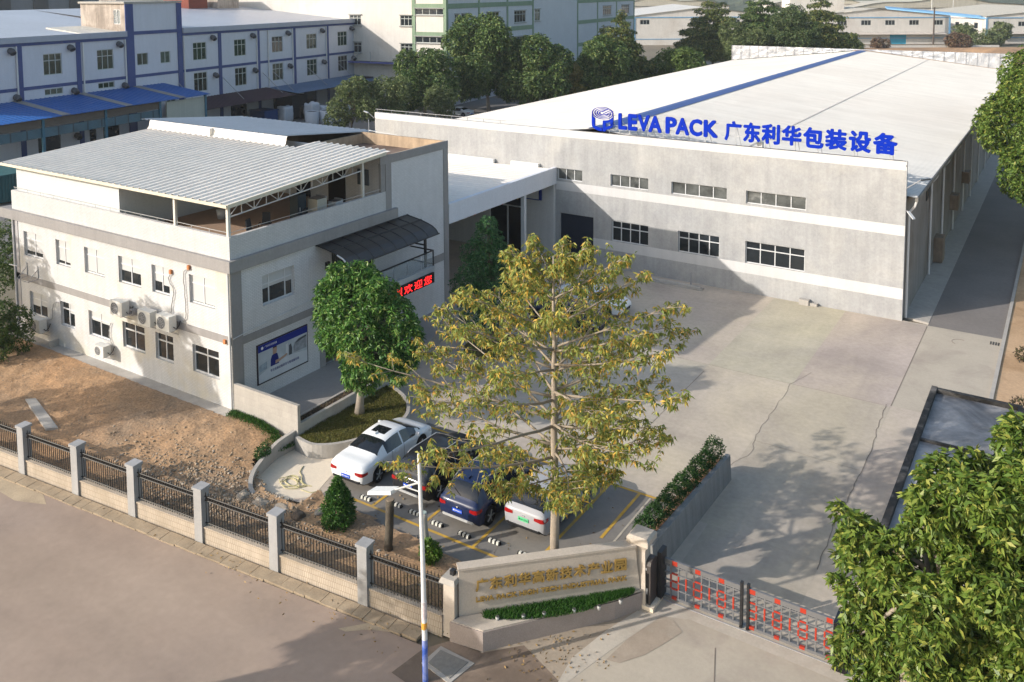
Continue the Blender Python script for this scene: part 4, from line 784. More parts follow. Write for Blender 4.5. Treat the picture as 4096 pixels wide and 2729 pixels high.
# ------------------------------------------------------------------ name wall at the entrance
SW = thing('name_wall', (-13.3,22.9,0), 'pale granite name wall with gold lettering and a strip of grass', 'sign wall')
gran = mat('pale_granite', (.50,.435,.365), var=.08, scale=1.2, fine=.10, streak=.06); gran2 = mat('pink_granite', (.34,.285,.255), var=.08, scale=2, fine=.14)
A_ = Vector((-15.41,20.86)); B_ = Vector((-11.12,25.06)); su = (B_-A_).normalized(); sn = (su.y,-su.x); fsn = frame(A_, su, sn); LS = (B_-A_).length
g = MB(); 
P = lambda a,d,z: (*fsn(a,d),z)
g.hexa([P(.02,-.28,0),P(LS,-.28,0),P(LS,0,0),P(.02,0,0)],[P(.02,-.28,2.12),P(LS,-.28,2.10),P(LS-.25,0,2.10),P(.02,0,2.12)]); g.hexa([P(0,-.32,2.12),P(LS-.22,-.32,2.10),P(LS-.22,.03,2.10),P(0,.03,2.12)],[P(0,-.32,2.19),P(LS-.22,-.32,2.17),P(LS-.22,.03,2.17),P(0,.03,2.19)]); g.build('panel', gran, SW)
pla = [(-15.5,20.52),(-14.39,20.71),(-11.63,24.08),(-11.02,25.16)]; inn = [(-15.2,20.75),(-14.5,20.88),(-11.85,24.1),(-11.25,25.0)]
g = MB(); wl = [(*A_,)]; 
g.prism(pla+[(-11.13,25.03),(-15.38,20.87)], 0, [.64,.62,.60,.55,.55,.62]); g.build('planter', gran2, SW)
g = MB(); g.prism([(-15.46,20.56),(-14.41,20.745),(-11.66,24.09),(-11.06,25.1),(-11.16,24.99),(-15.36,20.86)], .61, .655); g.build('planter_coping', gran, SW)
def gw():
    t = random.random()**.8; s = .75+t*4.9; d = random.uniform(.04,.06+.62*math.sin(math.pi*min(1,max(0,.12+t*.8)))*(1.0 if t < .7 else .8)); x,y = fsn(s,d); return x,y,.64
blades(9000, gw, .17, .022, leafmat('lawn_green',[(0,(.02,.075,.008)),(.6,(.035,.11,.012)),(1,(.05,.14,.018))],.2,.7), 'planter_grass', .45, SW)
gold = mat('gold_letters', (.36,.235,.065), rough=.45, spec=.5, metal=.25, var=.1, scale=3)
g = MB(); t11 = '广东利华高新技术产业园'
for i, ch in enumerate(t11): a = .52+i*4.95/11; put_char(g, ch, fsn, a+.02, a+.42, 1.40+.01*i/11, 1.80, .03, .05, .03)
g.build('chinese_lettering', gold, SW)
g = MB(); put_line(g, 'LEVA PACK HIGH TECH INDUSTRIAL PARK', fsn, .55, 5.46, 1.05, 1.21, .03, .04, .035); g.build('latin_lettering', gold, SW)
for s, d in ((1.15,.42),(1.95,.52),(2.6,.55),(3.55,.60),(4.35,.62),(5.1,.5)):
    x,y = fsn(s,d); t = thing('ground_spotlight',(x,y,.64),'', 'spotlight','row of small spotlights in the name wall grass'); g = MB(); g.lathe((x,y,.64),[(.05,0),(.06,.12),(.055,.13)],12); g.build('housing',galv,t,True); g = MB(); g.lathe((x,y,.77),[(.062,0),(.055,.012)],12); g.build('lens',frost,t)
    t['label'] = 'small round spotlight half sunk in the grass strip below the gold lettering'
# pillars either side
lp = thing('gate_pillar', (-15.6,20.85,0), 'stumpy granite pillar at the left end of the name wall, worn grey cap', 'pillar')
g = MB(); g.hexa([(-15.85,20.62,0),(-15.42,20.66,0),(-15.46,21.15,0),(-15.88,21.1,0)],[(-15.82,20.66,1.75),(-15.44,20.70,1.75),(-15.5,21.12,1.75),(-15.84,21.08,1.75)]); g.build('shaft',gran,lp)
g = MB(); g.hexa([(-15.93,20.55,1.75),(-15.36,20.6,1.75),(-15.42,21.22,1.75),(-15.95,21.18,1.75)],[(-15.88,20.62,1.9),(-15.42,20.66,1.9),(-15.46,21.16,1.9),(-15.9,21.12,1.9)]); g.build('cap',concrete,lp)
rp = thing('gate_pillar', (-11.25,25.3,0), 'tall granite pillar with flared cap between the name wall and the gate', 'pillar')
c = Vector((-11.25,25.28)); sq = lambda r: [(*(c+Vector(p)*r),) for p in ((-1,-1),(1,-1),(1,1),(-1,1))]
g = MB(); 
for (r0,z0),(r1,z1) in zip([(.26,0),(.21,1.9),(.24,2.0),(.32,2.12),(.37,2.16),(.37,2.34)],[(.21,1.9),(.24,2.0),(.32,2.12),(.37,2.16),(.37,2.34),(.30,2.42)]): g.hexa([(*p,z0) for p in sq(r0)],[(*p,z1) for p in sq(r1)])
g.build('shaft',gran,rp)
# small items on pillars
tag(MB().box(-15.72,-15.58,20.85,21.0,1.9,2.05).build('broken_fitting', steel_dark), 'small broken lamp fitting on the stumpy pillar', 'fitting')
# ------------------------------------------------------------------ sliding gate
gk = mat('gate_grey', (.14,.14,.145), rough=.4, spec=.4, var=.06, fine=0); gr_ = mat('gate_red', (.36,.035,.016), rough=.5, var=.04, fine=0)
MO = thing('gate_motor', (-10.98,25.4,0), 'dark rounded gate motor cabinet with black panel beside the pillar', 'gate motor')
g = MB(); g.box(-11.3,-10.72,25.0,25.8,0,.14); g.build('plinth',pale_m,MO)
prof = [(25.1,.14),(25.1,1.45),(25.16,1.56),(25.3,1.62),(25.48,1.62),(25.62,1.54),(25.68,1.4),(25.68,.14)]
g = MB(); n = len(prof); g.add([(-11.17,y,z) for y,z in prof]+[(-10.86,y,z) for y,z in prof],[tuple(range(n)),tuple(range(2*n-1,n-1,-1))]+[(i,(i+1)%n,n+(i+1)%n,n+i) for i in range(n)]); g.build('cabinet',mat('cabinet_bronze',(.075,.065,.06),rough=.45),MO)
g = MB(); g.box(-11.11,-10.92,25.085,25.1,.2,1.2); g.build('front_panel',mat('gloss_black',(.008,.008,.01),rough=.15,spec=.5),MO); g = MB(); g.box(-11.05,-10.99,25.08,25.09,1.3,1.38); g.build('badge',pvc,MO); g = MB(); g.box(-11.08,-10.95,25.078,25.085,.5,.7); g.build('sticker',mat('sticker_grey',(.3,.3,.3),var=.5,scale=20),MO)
g = MB(); g.box(-10.84,-10.7,25.6,26.05,.1,1.7); g.build('guide_post',steel_dark,MO)
def gate(x0, x1, label, endleft, flip):
    y = 25.92; t = thing('gate_leaf',((x0+x1)/2,y,0),label,'gate','two grey and red sliding gate leaves'); L = x1-x0; n = 10; cs = [x0+L*i/n for i in range(n+1)]; zs = [.14,.40,.66,.92,1.16]
    g = MB(); g.box(x0,x1,y-.04,y+.04,1.22,1.38); g.box(x0,x1,y-.04,y+.04,.06,.14); g.build('rail',gk,t)
    g = MB()
    for xx in cs: g.box(xx-.022,xx+.022,y-.022,y+.022,.14,1.22)
    for z in zs[1:]: g.box(x0,x1,y-.019,y+.019,z-.022,z+.022)
    g.build('lattice',gk,t)
    g = MB(); k = [i for i in range(n) if (i+flip)%3 == 1]
    for i in k:
        a, b = cs[i], cs[i+1]; g.box(a+.05,b-.03,y-.043,y+.043,1.225,1.377); g.box(a+.05,b-.05,y-.043,y+.043,.06,.143)
        for xx in (a,b): g.box(xx-.0235,xx+.0235,y-.0235,y+.0235,.43,.63); g.box(xx-.0235,xx+.0235,y-.0235,y+.0235,.70,.89)
        for z in (.40,.66,.92): g.box(a+.03,b-.03,y-.021,y+.021,z-.0225,z+.0225)
    for i in range(n+1):
        if (i+flip)%3 == 0: g.box(cs[i]-.025,cs[i]+.025,y-.025,y+.025,.50,.90)
    g.build_each('red_marker',gr_,t)
    xe = x1 if endleft else x0; g = MB(); g.box(xe-.04,xe+.04,y-.06,y+.06,.05,1.5); g.build('end_post',steel_dark,t); g = MB(); g.tube((xe,y-.08,.05),(xe,y-.02,.05),.05,n=10); g.build('roller',black_rub,t)
gate(-10.75,-8.13,'left half of the grey sliding gate with red markers, next to the motor cabinet',True,0)
gate(-7.92,-5.35,'right half of the grey sliding gate with red markers, reaching under the leafy tree',False,1)
g = MB(); g.box(-5.3,-4.9,25.6,26.3,0,1.5); tag(g.build('gate_motor',mat('gloss_black',(.008,.008,.01))), 'black gate cabinet half hidden by the leafy tree', 'gate motor')
g = MB(); 
for y in (25.78,26.06): g.box(-10.7,-3.2,y-.02,y+.02,.01,.03)
tag(g.build('gate_track',steel_grey),'thin steel floor track under the sliding gate','track')
# ------------------------------------------------------------------ driveway planter wall with shrubs
dp = thing('driveway_planter', (-11.6,30.6,0), 'tall grey planter wall running beside the driveway', 'planter')
g = MB(); g.hexa([(-11.75,26.6,0),(-11.35,26.6,0),(-11.15,33.9,0),(-11.45,33.9,0)],[(-11.7,26.6,1.12),(-11.45,26.6,1.12),(-11.22,33.9,1.05),(-11.4,33.9,1.05)]); g.hexa([(-12.35,26.6,0),(-12.22,26.6,0),(-12.0,33.9,0),(-12.13,33.9,0)],[(-12.35,26.6,.5),(-12.22,26.6,.5),(-12.0,33.9,.5),(-12.13,33.9,.5)]); g.hexa([(-12.13,33.78,0),(-11.2,33.78,0),(-11.2,33.9,0),(-12.13,33.9,0)],[(-12.13,33.78,.7),(-11.2,33.78,.95),(-11.2,33.9,.95),(-12.13,33.9,.7)]); g.build('wall',mat('planter_grey',(.27,.265,.25),var=.12,streak=.2),dp)
g = MB(); g.hexa([(-12.23,26.6,0),(-11.68,26.6,0),(-11.4,33.8,0),(-12.02,33.8,0)],[(-12.23,26.6,.82),(-11.68,26.6,.95),(-11.4,33.8,.9),(-12.02,33.8,.75)]); g.build('soil',mat('red_soil',(.30,.17,.10),var=.2,fine=.2,scale=2),dp)
shrub_leaf = leafmat('shrub_leaves',[(0,(.015,.05,.012)),(.5,(.03,.085,.018)),(.85,(.055,.13,.03)),(1,(.10,.17,.05))],.2)
def ball_leaves(c, r, n, L, m, par, sq=1.0, name='foliage', shell=.55):
    D = RNG.normal(size=(n,3)); D /= np.linalg.norm(D,axis=1)[:,None]; rr = r*(shell+(1-shell)*RNG.random(n))*(1+.18*np.sin(D[:,0]*5+c[0]*3)*np.cos(D[:,1]*4)); P = np.array(c)+D*rr[:,None]*np.array([1,1,sq]); dd = D+RNG.normal(0,.6,(n,3))+np.array([0,0,.25]); dd /= np.linalg.norm(dd,axis=1)[:,None]
    return leaf_mesh(name,P,dd,RNG.uniform(.7,1.2,n)*L,L*.42,m,par,.1)
lab9 = ['nearest the gate pillar, low and wide','second from the gate pillar','third from the gate pillar','fourth from the gate pillar, beside the yellow line end','fifth from the gate pillar','sixth from the gate pillar, thin stem showing','seventh from the gate pillar','eighth from the gate pillar','last in the row at the far planter end, tallest']
for i in range(9):
    f = i/8; x = -12.0+.27*f; y = 27.1+6.2*f; t = thing('potted_shrub',(x,y,.85),'clipped shrub in the driveway planter, '+lab9[i],'shrub','row of clipped shrubs in the driveway planter'); h = .34+.12*random.random()+(.12 if i == 8 else 0)
    g = MB(); g.tube((x,y,.8),(x+.02,y,.85+h+.1),.014,.009,n=5); g.build('stem',mat('twig',(.2,.14,.09)),t)
    ball_leaves((x+.02,y,.95+h),.34+.03*random.random()+(.05 if i == 8 else 0),1150,.095,shrub_leaf,t,1.15)
# ------------------------------------------------------------------ street lamp
LP = thing('street_lamp', (-15.16,18.88,0), 'white street lamp post with a flat head on an angled arm', 'street lamp')
g = MB(); g.path([(-15.16,18.88,0),(-15.16,18.88,1.3)],[.085,.08],12); g.build('lower_post',mat('lamp_blue',(.06,.13,.5),var=.15,scale=2,col2=(.55,.56,.6),c2s=1.5,c2a=.9),LP)
g = MB(); g.path([(-15.16,18.88,1.3),(-15.2,18.88,4),(-15.28,18.88,6.85)],[.08,.066,.05],12); g.build('post',mat('lamp_white',(.66,.66,.65),rough=.4,var=.04),LP)
g = MB(); g.lathe((-15.17,18.88,1.62),[(.084,0),(.084,.2)],12); g.build('orange_label',mat('label_orange',(.7,.33,.05)),LP); g = MB(); g.lathe((-15.17,18.88,1.95),[(.083,0),(.083,.5)],12); g.build('paper_label',mat('label_paper',(.62,.55,.55),var=.4,scale=8),LP)
g = MB(); g.tube((-15.27,18.88,6.0),(-16.2,18.84,5.5),.03); g.tube((-15.26,18.88,5.72),(-15.75,18.86,5.72),.02); g.build('arm',galv,LP)
g = MB(); e = Vector((-16.15,18.84,5.5)); u = Vector((-.86,-.05,-.24)); s = Vector((0.02,.19,0)); n_ = Vector((-.2,0,.95))*.05; g.hexa([e-s-n_,e+s-n_,e+s+u-n_,e-s+u-n_],[e-s*.9+n_,e+s*.9+n_,e+s*.9+u*.97+n_,e-s*.9+u*.97+n_]); g.build('lamp_head',mat('lamp_head',(.62,.63,.63),rough=.45,var=.05),LP)
# manhole cover next to it
t = thing('utility_cover',(-15.0,19.6,0),'square grey utility cover with pale frame beside the lamp foot','cover'); q = [(-15.5,19.45),(-14.6,19.3),(-14.5,20.1),(-15.5,20.05)]
g = MB(); g.prism([(-15.68,19.35),(-14.5,19.15),(-14.33,20.18),(-15.6,20.2)],0,.03); g.build('frame',concrete,t); g = MB(); g.prism(q,.03,.045); g.build('lid',mat('cover_grey',(.22,.21,.19),var=.1,fine=.15),t)
g = MB()
for i in range(4):
    for j in range(4): g.box(-3.45+i*.13,-3.37+i*.13,55.0+j*.13,55.09+j*.13,.012,.02)
tag(g.build('drain_grate',steel_dark),'small square drain grate near the kerb of the side road','drain')
g = MB(); g.path([(-4.88+.42*math.cos(t),54.44+.42*math.sin(t),.015) for t in np.linspace(1.2,4.2,16)],.012,4); tag(g.build('manhole_ring',joint_m),'thin dark manhole ring on the pale yard','manhole')
# ------------------------------------------------------------------ wheel stops
ws = None
wl_ = ['rubber wheel stop behind the white saloon','rubber wheel stop left of the dark estate rear','rubber wheel stop right of the dark estate, behind the lamp post','rubber wheel stop under the left rear of the blue car','rubber wheel stop under the right rear of the blue car','rubber wheel stop on the empty bay edge beside the blue car','rubber wheel stop half in sun nearest the name wall','small wheel stop crumbs near the name wall top']
for i,(x,y) in enumerate([(-22.85,24.9),(-21.55,25.2),(-20.6,25.15),(-19.45,25.05),(-18.2,25.05),(-17.05,25.3),(-15.72,25.25)]):
    if ws is None:
        ws = thing('wheel_stop',(0,0,0),wl_[0],'wheel stop','rubber wheel stops in the parking bays'); g = MB(); g.hexa([(-.28,-.075,0),(.28,-.075,0),(.28,.075,0),(-.28,.075,0)],[(-.26,-.045,.10),(.26,-.045,.10),(.26,.045,.10),(-.26,.045,.10)]); g.build('block',black_rub,ws)
        for k in (-.17,0,.17): g = MB(); g.hexa([(k-.045,-.078,-.001),(k+.045,-.078,-.001),(k+.045,.078,-.001),(k-.045,.078,-.001)],[(k-.045,-.048,.103),(k+.045,-.048,.103),(k+.045,.048,.103),(k-.045,.048,.103)]); g.build('white_stripe',mat('stop_white',(.6,.58,.5),var=.15,scale=8),ws)
        ws.location = (x,y,.012); ws.rotation_euler = (0,0,.02); o = ws
    else: o = copy_tree(ws,(x,y,.012),random.uniform(-.08,.08),wl_[i])
# hose coil on the forecourt
g = MB()
for k in range(4):
    rx,ry,cx,cy = random.uniform(.25,.6),random.uniform(.2,.4),-26.15+random.uniform(-.25,.25),24.15+random.uniform(-.15,.15)
    g.path([(cx+(rx+.08*math.sin(3*t+k))*math.cos(t),cy+(ry+.06*math.cos(2*t+k))*math.sin(t),.035+.012*k) for t in np.linspace(0,6.6,34)],.018,5)
g.path(smooth_pts([(-26.7,25.3,.03),(-26.5,24.9,.04),(-26.2,24.7,.05),(-25.7,24.3,.06),(-25.3,24.4,.03)]),.018,5); g.path(smooth_pts([(-25.5,24.0,.03),(-25.0,24.05,.03),(-24.8,24.4,.03)]),.018,5)
tag(g.build('garden_hose',mat('hose_yellow',(.50,.45,.24),var=.1)),'tangled pale yellow hose lying on the concrete forecourt','hose')
# stump posts in the strip behind the fence
def log(name,x,y,z0,h,r,m,label,cap=None,lean=(0,0)):
    t = thing(name,(x,y,z0),label,'tree stump'); g = MB(); k = 9
    g.path([(x+lean[0]*i/k+.02*nzv(i*.4,x,1),y+lean[1]*i/k+.02*nzv(y,i*.4,1),z0+h*i/k) for i in range(k+1)],[r*(1.25 if i == 0 else 1.0+.12*nzv(i*.7,x*3,1)) for i in range(k+1)],12); g.build('trunk',m,t,True)
    g = MB(); g.lathe((x+lean[0],y+lean[1],z0+h),[(r*.95,0),(r*.9,.02)],12); g.build('cut_face',cap or mat('cut_wood',(.22,.17,.12),var=.2,scale=6),t)
log('cut_trunk',-19.95,22.85,.05,1.95,.15,mat('dark_bark',(.10,.085,.065),var=.3,scale=3,fine=.3,streak=.3,bump=.6,bscale=14),'dark sawn-off tree trunk standing behind the fence',None,(.12,0))
log('cut_trunk',-18.75,23.5,.05,1.45,.12,mat('white_bark',(.42,.40,.36),var=.15,scale=3,streak=.25),'pale whitewashed trunk stump with a green-grey top',mat('cut_green',(.33,.4,.36)),(-.1,0))
# guard hut roof behind the leafy tree
GH = thing('guard_hut',(-2.9,35,0),'flat grey stained hut roof with black mossy edges','hut')
g = MB(); g.box(-4.35,-1.4,29.2,40.0,0,2.75); g.build('wall',mat('hut_wall',(.25,.24,.22)),GH)
g = MB(); g.box(-4.5,-1.3,28.5,40.2,2.75,2.88); g.build('roof_slab',mat('hut_roof',(.36,.35,.345),var=.25,scale=.5,col2=(.05,.05,.052),c2s=.35,c2a=.95,fine=.1),GH)
g = MB(); mo = mat('mossy_edge',(.03,.028,.026),var=.3,scale=2,col2=(.22,.2,.18),c2s=.7,c2a=.6)
g.box(-4.62,-4.40,28.4,40.32,2.70,3.08); g.box(-4.40,-1.25,40.1,40.32,2.70,3.05); g.box(-1.40,-1.2,28.4,40.1,2.70,3.05); g.box(-4.40,-1.4,35.4,35.52,2.87,2.98); g.build('roof_edge',mo,GH)
tag(MB().box(-.9,-.45,36,41.5,0,2.4).build('white_panel_fence',white_paint),'white panel at the right picture edge behind the hut roof','panel')
# ------------------------------------------------------------------ cars
tyre_m = mat('tyre', (.012,.012,.013), rough=.8, var=.1); rim_m = mat('alloy_rim', (.35,.36,.37), rough=.3, metal=.7, var=.05, fine=0); chrome = mat('chrome', (.6,.6,.6), rough=.15, metal=.9, var=0, fine=0)
cglass = mat('car_glass', (.010,.012,.015), rough=.04, spec=.6, var=0, fine=0); red_l = mat('tail_red', (.30,.008,.008), rough=.15, spec=.6, var=.1, fine=0); clear_l = mat('headlight_clear', (.45,.47,.5), rough=.1, spec=.6, var=.1, fine=0)
trim_m = mat('car_trim', (.018,.018,.019), rough=.55, var=.1)
def paint(name, col): 
    m = mat(name, col, rough=.38, spec=.3, var=.02, fine=0); m.node_tree.nodes['Principled BSDF'].inputs['Coat Weight'].default_value = .35; m.node_tree.nodes['Principled BSDF'].inputs['Coat Roughness'].default_value = .08; return m
SEDAN = dict(L=4.85, wy=(1.0,3.85), wr=.335, st=[ # y, zb, belt, top, half sill, half belt, half top
 (0,.42,.70,.86,.60,.70,.56),(.05,.34,.80,.95,.76,.83,.64),(.25,.27,.88,1.03,.86,.91,.72),(.75,.24,.93,1.07,.89,.925,.74),(1.0,.23,.94,1.12,.895,.925,.70),(1.35,.22,.94,1.28,.90,.925,.64),(1.75,.22,.94,1.41,.90,.925,.60),(2.3,.22,.93,1.47,.90,.925,.60),(2.8,.22,.92,1.45,.90,.925,.60),(3.15,.22,.91,1.37,.90,.92,.62),(3.6,.22,.89,1.17,.90,.92,.70),(3.95,.22,.86,1.0,.90,.92,.76),(4.35,.23,.78,.90,.87,.89,.76),(4.65,.27,.70,.78,.80,.82,.70),(4.80,.32,.60,.68,.70,.73,.60),(4.85,.38,.54,.60,.58,.62,.5)], gl=(1.0,3.9), rw=(1.05,1.72), ws=(3.12,3.88), sg=(1.55,3.55))
SUV = dict(L=4.45, wy=(.86,3.55), wr=.36, st=[
 (0,.48,.86,.98,.66,.74,.62),(.05,.40,.94,1.04,.80,.85,.70),(.14,.32,.98,1.12,.87,.90,.72),(.30,.28,1.0,1.30,.90,.915,.69),(.52,.26,1.0,1.50,.905,.92,.655),(.68,.25,1.0,1.58,.905,.92,.64),(1.2,.25,.99,1.63,.905,.925,.65),(1.9,.25,.97,1.64,.905,.925,.65),(2.45,.25,.96,1.60,.905,.925,.65),(2.75,.25,.95,1.52,.905,.92,.66),(3.15,.25,.94,1.30,.905,.92,.72),(3.42,.25,.93,1.12,.905,.92,.78),(3.85,.27,.88,1.02,.89,.90,.78),(4.2,.31,.78,.90,.82,.83,.72),(4.38,.36,.68,.76,.72,.74,.62),(4.45,.42,.6,.66,.62,.64,.54)], gl=(.16,3.4), rw=(.20,.60), ws=(2.72,3.36), sg=(.72,3.1))
HATCH = dict(SUV, L=4.15, st=[(y*(4.15/4.45), zb-.03, b-.04, t-.10 if t > 1.15 else t-.04, a-.02, c-.02, d-.02) for y,zb,b,t,a,c,d in SUV['st']], wy=(.80,3.30), wr=.33, gl=(.15,3.17), rw=(.19,.56), ws=(2.54,3.13), sg=(.67,2.9))
def car(name, S, pm, loc, rz, label, plate='粤A·F1201', pcol=(.01,.07,.5), tail=1, sunroof=False, lower=None, rack=False, cat='car'):
    t = thing(name, (0,0,0), label, cat, None); st = S['st']; ys = [s[0] for s in st]; a0, a1 = S['wy']; wr = S['wr']; ar = wr+.06
    grid = sorted(set(np.round(np.concatenate([np.linspace(0,S['L'],64),ys,[S['rw'][0],S['rw'][1],S['ws'][0],S['ws'][1],S['sg'][0],S['sg'][1]],[a+d*ar for a in (a0,a1) for d in (-1.001,-.999,-.92,-.8,-.6,-.3,0,.3,.6,.8,.92,.999,1.001)]]),4))); grid = [y for y in grid if 0 <= y <= S['L']]
    def cub(k): 
        X = np.array(ys); Y = np.array([s[k] for s in st]); m = np.gradient(Y,X); out = []
        for y in grid:
            i = min(max(np.searchsorted(X,y,side='right')-1,0),len(X)-2); h = X[i+1]-X[i]; u = (y-X[i])/h; d_ = (Y[i+1]-Y[i])/h; m0,m1 = m[i],m[i+1]
            if d_ == 0: m0 = m1 = 0
            else: m0 = np.sign(d_)*min(abs(m0),3*abs(d_)) if m0*d_ > 0 else 0; m1 = np.sign(d_)*min(abs(m1),3*abs(d_)) if m1*d_ > 0 else 0
            out.append((2*u**3-3*u*u+1)*Y[i]+(u**3-2*u*u+u)*h*m0+(-2*u**3+3*u*u)*Y[i+1]+(u**3-u*u)*h*m1)
        return out
    zb,be,to,wb,wm,wt = (cub(k) for k in range(1,7)); rings = []
    for i,y in enumerate(grid):
        az = zb[i]
        for a in (a0,a1):
            if abs(y-a) < ar: az = max(az, wr+math.sqrt(ar*ar-(y-a)**2))
        az = min(az, be[i]-.12); zm = max(az+.03,(az+be[i])/2) if az > zb[i]+.01 else zb[i]+(be[i]-zb[i])*.42; cab = to[i]-be[i]; k = min(1,max(0,(cab-.15)/.2))
        e1 = (wm[i]*.985, be[i]-.02); e2 = (wm[i]*.955, be[i]+.015); rf = (wt[i]+.03*k+(1-k)*.08, be[i]+cab*(.86 if k > .3 else .6)); 
        rings.append([(0,zb[i]),(wb[i]*.70,zb[i]),(wb[i]*.70,az),(wb[i]*.985,az),(wb[i]*1.0,az+.03),((wb[i]+wm[i])/2+.012,zm),(wm[i],be[i]-.09),e1,e2,rf,(wt[i]*.93,to[i]-.03*(.4+.6*k)),(wt[i]*.6,to[i]-.006),(0,to[i])])
    body, gls, low = MB(), MB(), MB(); G = []
    for i in range(len(grid)-1):
        y0,y1 = grid[i],grid[i+1]; ym = (y0+y1)/2
        for j in range(12):
            for sd in (1,-1):
                p = [(sd*rings[i][j][0],y0,rings[i][j][1]),(sd*rings[i+1][j][0],y1,rings[i+1][j][1]),(sd*rings[i+1][j+1][0],y1,rings[i+1][j+1][1]),(sd*rings[i][j+1][0],y0,rings[i][j+1][1])]
                if sd < 0: p = p[::-1]
                isg = (j == 8 and S['sg'][0] < ym < S['sg'][1] and not abs(ym-(S['sg'][0]+S['sg'][1])/2-.05) < .03) or (j >= 9 and j <= 11 and (S['rw'][0] < ym < S['rw'][1] or S['ws'][0] < ym < S['ws'][1])) or (sunroof and j == 11 and S['rw'][1]+.25 < ym < S['rw'][1]+.85)
                (gls if isg else low if (j < 4 or (lower and j == 4 and True)) else body).add(p,[(0,1,2,3)])
    for ring, y in ((rings[0],0),(rings[-1],S['L'])):
        pts = [(x,y,z) for x,z in ring]+[(-x,y,z) for x,z in ring[-2:0:-1]]; body.add(pts,[tuple(range(len(pts)))])
    def weld(mb,nm,m,par):
        o = mb.build(nm,m,par); bm = bmesh.new(); bm.from_mesh(o.data); bmesh.ops.remove_doubles(bm,verts=bm.verts,dist=1e-4); bmesh.ops.recalc_face_normals(bm,faces=bm.faces); bm.to_mesh(o.data); bm.free(); o.data.shade_smooth(); return o
    bo = weld(body,'body',pm,t); weld(gls,'window_glass',cglass,t); weld(low,'lower_trim',lower or trim_m,t)
    for a in (a0,a1):
        for sd in (1,-1):
            x = sd*(np.interp((a),grid,wb)-.005); g = MB(); xi = x-sd*.21
            g.path([(xi,a,wr),(xi+sd*.02,a,wr),(x-sd*.03,a,wr),(x,a,wr)],[wr*.93,wr,wr,wr*.95],26); w_ = g.build('wheel',tyre_m,t); g = MB(); g.path([(x-sd*.02,a,wr),(x+sd*.004,a,wr)],[wr*.66,wr*.66],24); r_ = g.build('rim',mat('rim_dark',(.05,.05,.055),rough=.4,metal=.5),w_)
            g = MB()
            for q in range(5): an = q*2*math.pi/5; g.tube((x+sd*.006,a,wr),(x+sd*.006,a+wr*.64*math.cos(an),wr+wr*.64*math.sin(an)),.035,.03,n=5)
            g.path([(x,a,wr),(x+sd*.008,a,wr)],[wr*.68,wr*.66],24) if False else None; g.build('spokes',rim_m,w_)
    # rear: lamps, plate, badge, bumper; front: lamps, grille
    for yd in (S['sg'][0]+.30,(S['sg'][0]+S['sg'][1])/2+.05,S['ws'][0]+.52):
        i = min(range(len(grid)),key=lambda q: abs(grid[q]-yd)); g = MB()
        for sd in (1,-1): g.path([(sd*(rings[i][j][0]+.001),grid[i],rings[i][j][1]) for j in (4,5,6,7,8)],.007,4)
        g.build('door_seam',trim_m,t)
    def surf(y,z):
        i = min(range(len(grid)),key=lambda q: abs(grid[q]-y)); rg = rings[i]
        for (xa,za),(xb,zb2) in zip(rg[3:10],rg[4:11]):
            if min(za,zb2)-1e-6 <= z <= max(za,zb2)+1e-6 and abs(zb2-za) > 1e-5: return xa+(xb-xa)*(z-za)/(zb2-za)
        return rg[6][0]
    zt0 = be[min(range(len(grid)),key=lambda q: abs(grid[q]-.1))]
    for sd in (1,-1):
        g = MB(); pts_o = []; yy = [0.0,.03,.08,.16,.28]; z0,z1 = (zt0-.17,zt0-.02)
        vs = []
        for y in yy:
            q = max(0,1-y/.34); zz0 = z0+(1-q)*.05
            for z in (zz0,z1): vs.append((sd*(surf(y,z)+.012),y-.012 if y == 0 else y,z))
        xi = sd*(surf(0,z1)-.13*tail); vs = [(xi,-.012,z0+.03),(xi,-.012,z1-.01)]+vs; n = len(vs)//2
        g.add(vs,[(2*i,2*i+2,2*i+3,2*i+1) for i in range(n-1)]); g.build('tail_light',red_l,t)
        g = MB(); vs = []; Lc = S['L']
        for dy in (0.02,.08,.18,.32,.46):
            y = Lc-dy; b_ = np.interp(y,grid,be)
            for z in (b_-.13,b_-.02): vs.append((sd*(surf(y,z)+.012),y,z))
        g.add(vs,[(2*i,2*i+2,2*i+3,2*i+1) for i in range(4)]); g.build('headlight',clear_l,t)
        g = MB(); y = S['ws'][0]+(S['ws'][1]-S['ws'][0])*.45; x = np.interp(y,grid,wm); b_ = np.interp(y,grid,be); g.hexa([(sd*(x-.03),y-.05,b_+.05),(sd*(x+.2),y-.1,b_+.06),(sd*(x+.2),y,b_+.06),(sd*(x-.03),y+.03,b_+.05)],[(sd*(x-.0),y-.04,b_+.16),(sd*(x+.19),y-.09,b_+.19),(sd*(x+.19),y-.02,b_+.19),(sd*(x-.0),y+.02,b_+.16)]); g.build('mirror',pm,t)
        for yh in (S['sg'][0]+.62,(S['sg'][0]+S['sg'][1])/2+.75): g = MB(); x = np.interp(yh,grid,wm); b_ = np.interp(yh,grid,be); g.box(min(sd*(x+.002),sd*(x+.025)),max(sd*(x+.002),sd*(x+.025)),yh-.1,yh+.1,b_-.13,b_-.105); g.build('door_handle',pm,t)
        if rack: g = MB(); g.path([(sd*.58,S['rw'][1]+.1,np.interp(S['rw'][1]+.1,grid,to)+.0),(sd*.58,S['rw'][1]+.3,np.interp(S['rw'][1]+.3,grid,to)+.04),(sd*.58,S['ws'][0]-.2,np.interp(S['ws'][0]-.2,grid,to)+.04),(sd*.58,S['ws'][0],np.interp(S['ws'][0],grid,to))],.018,5); g.build('roof_rail',galv,t)
    pz = zt0-.36 if S is SEDAN else zt0-.30
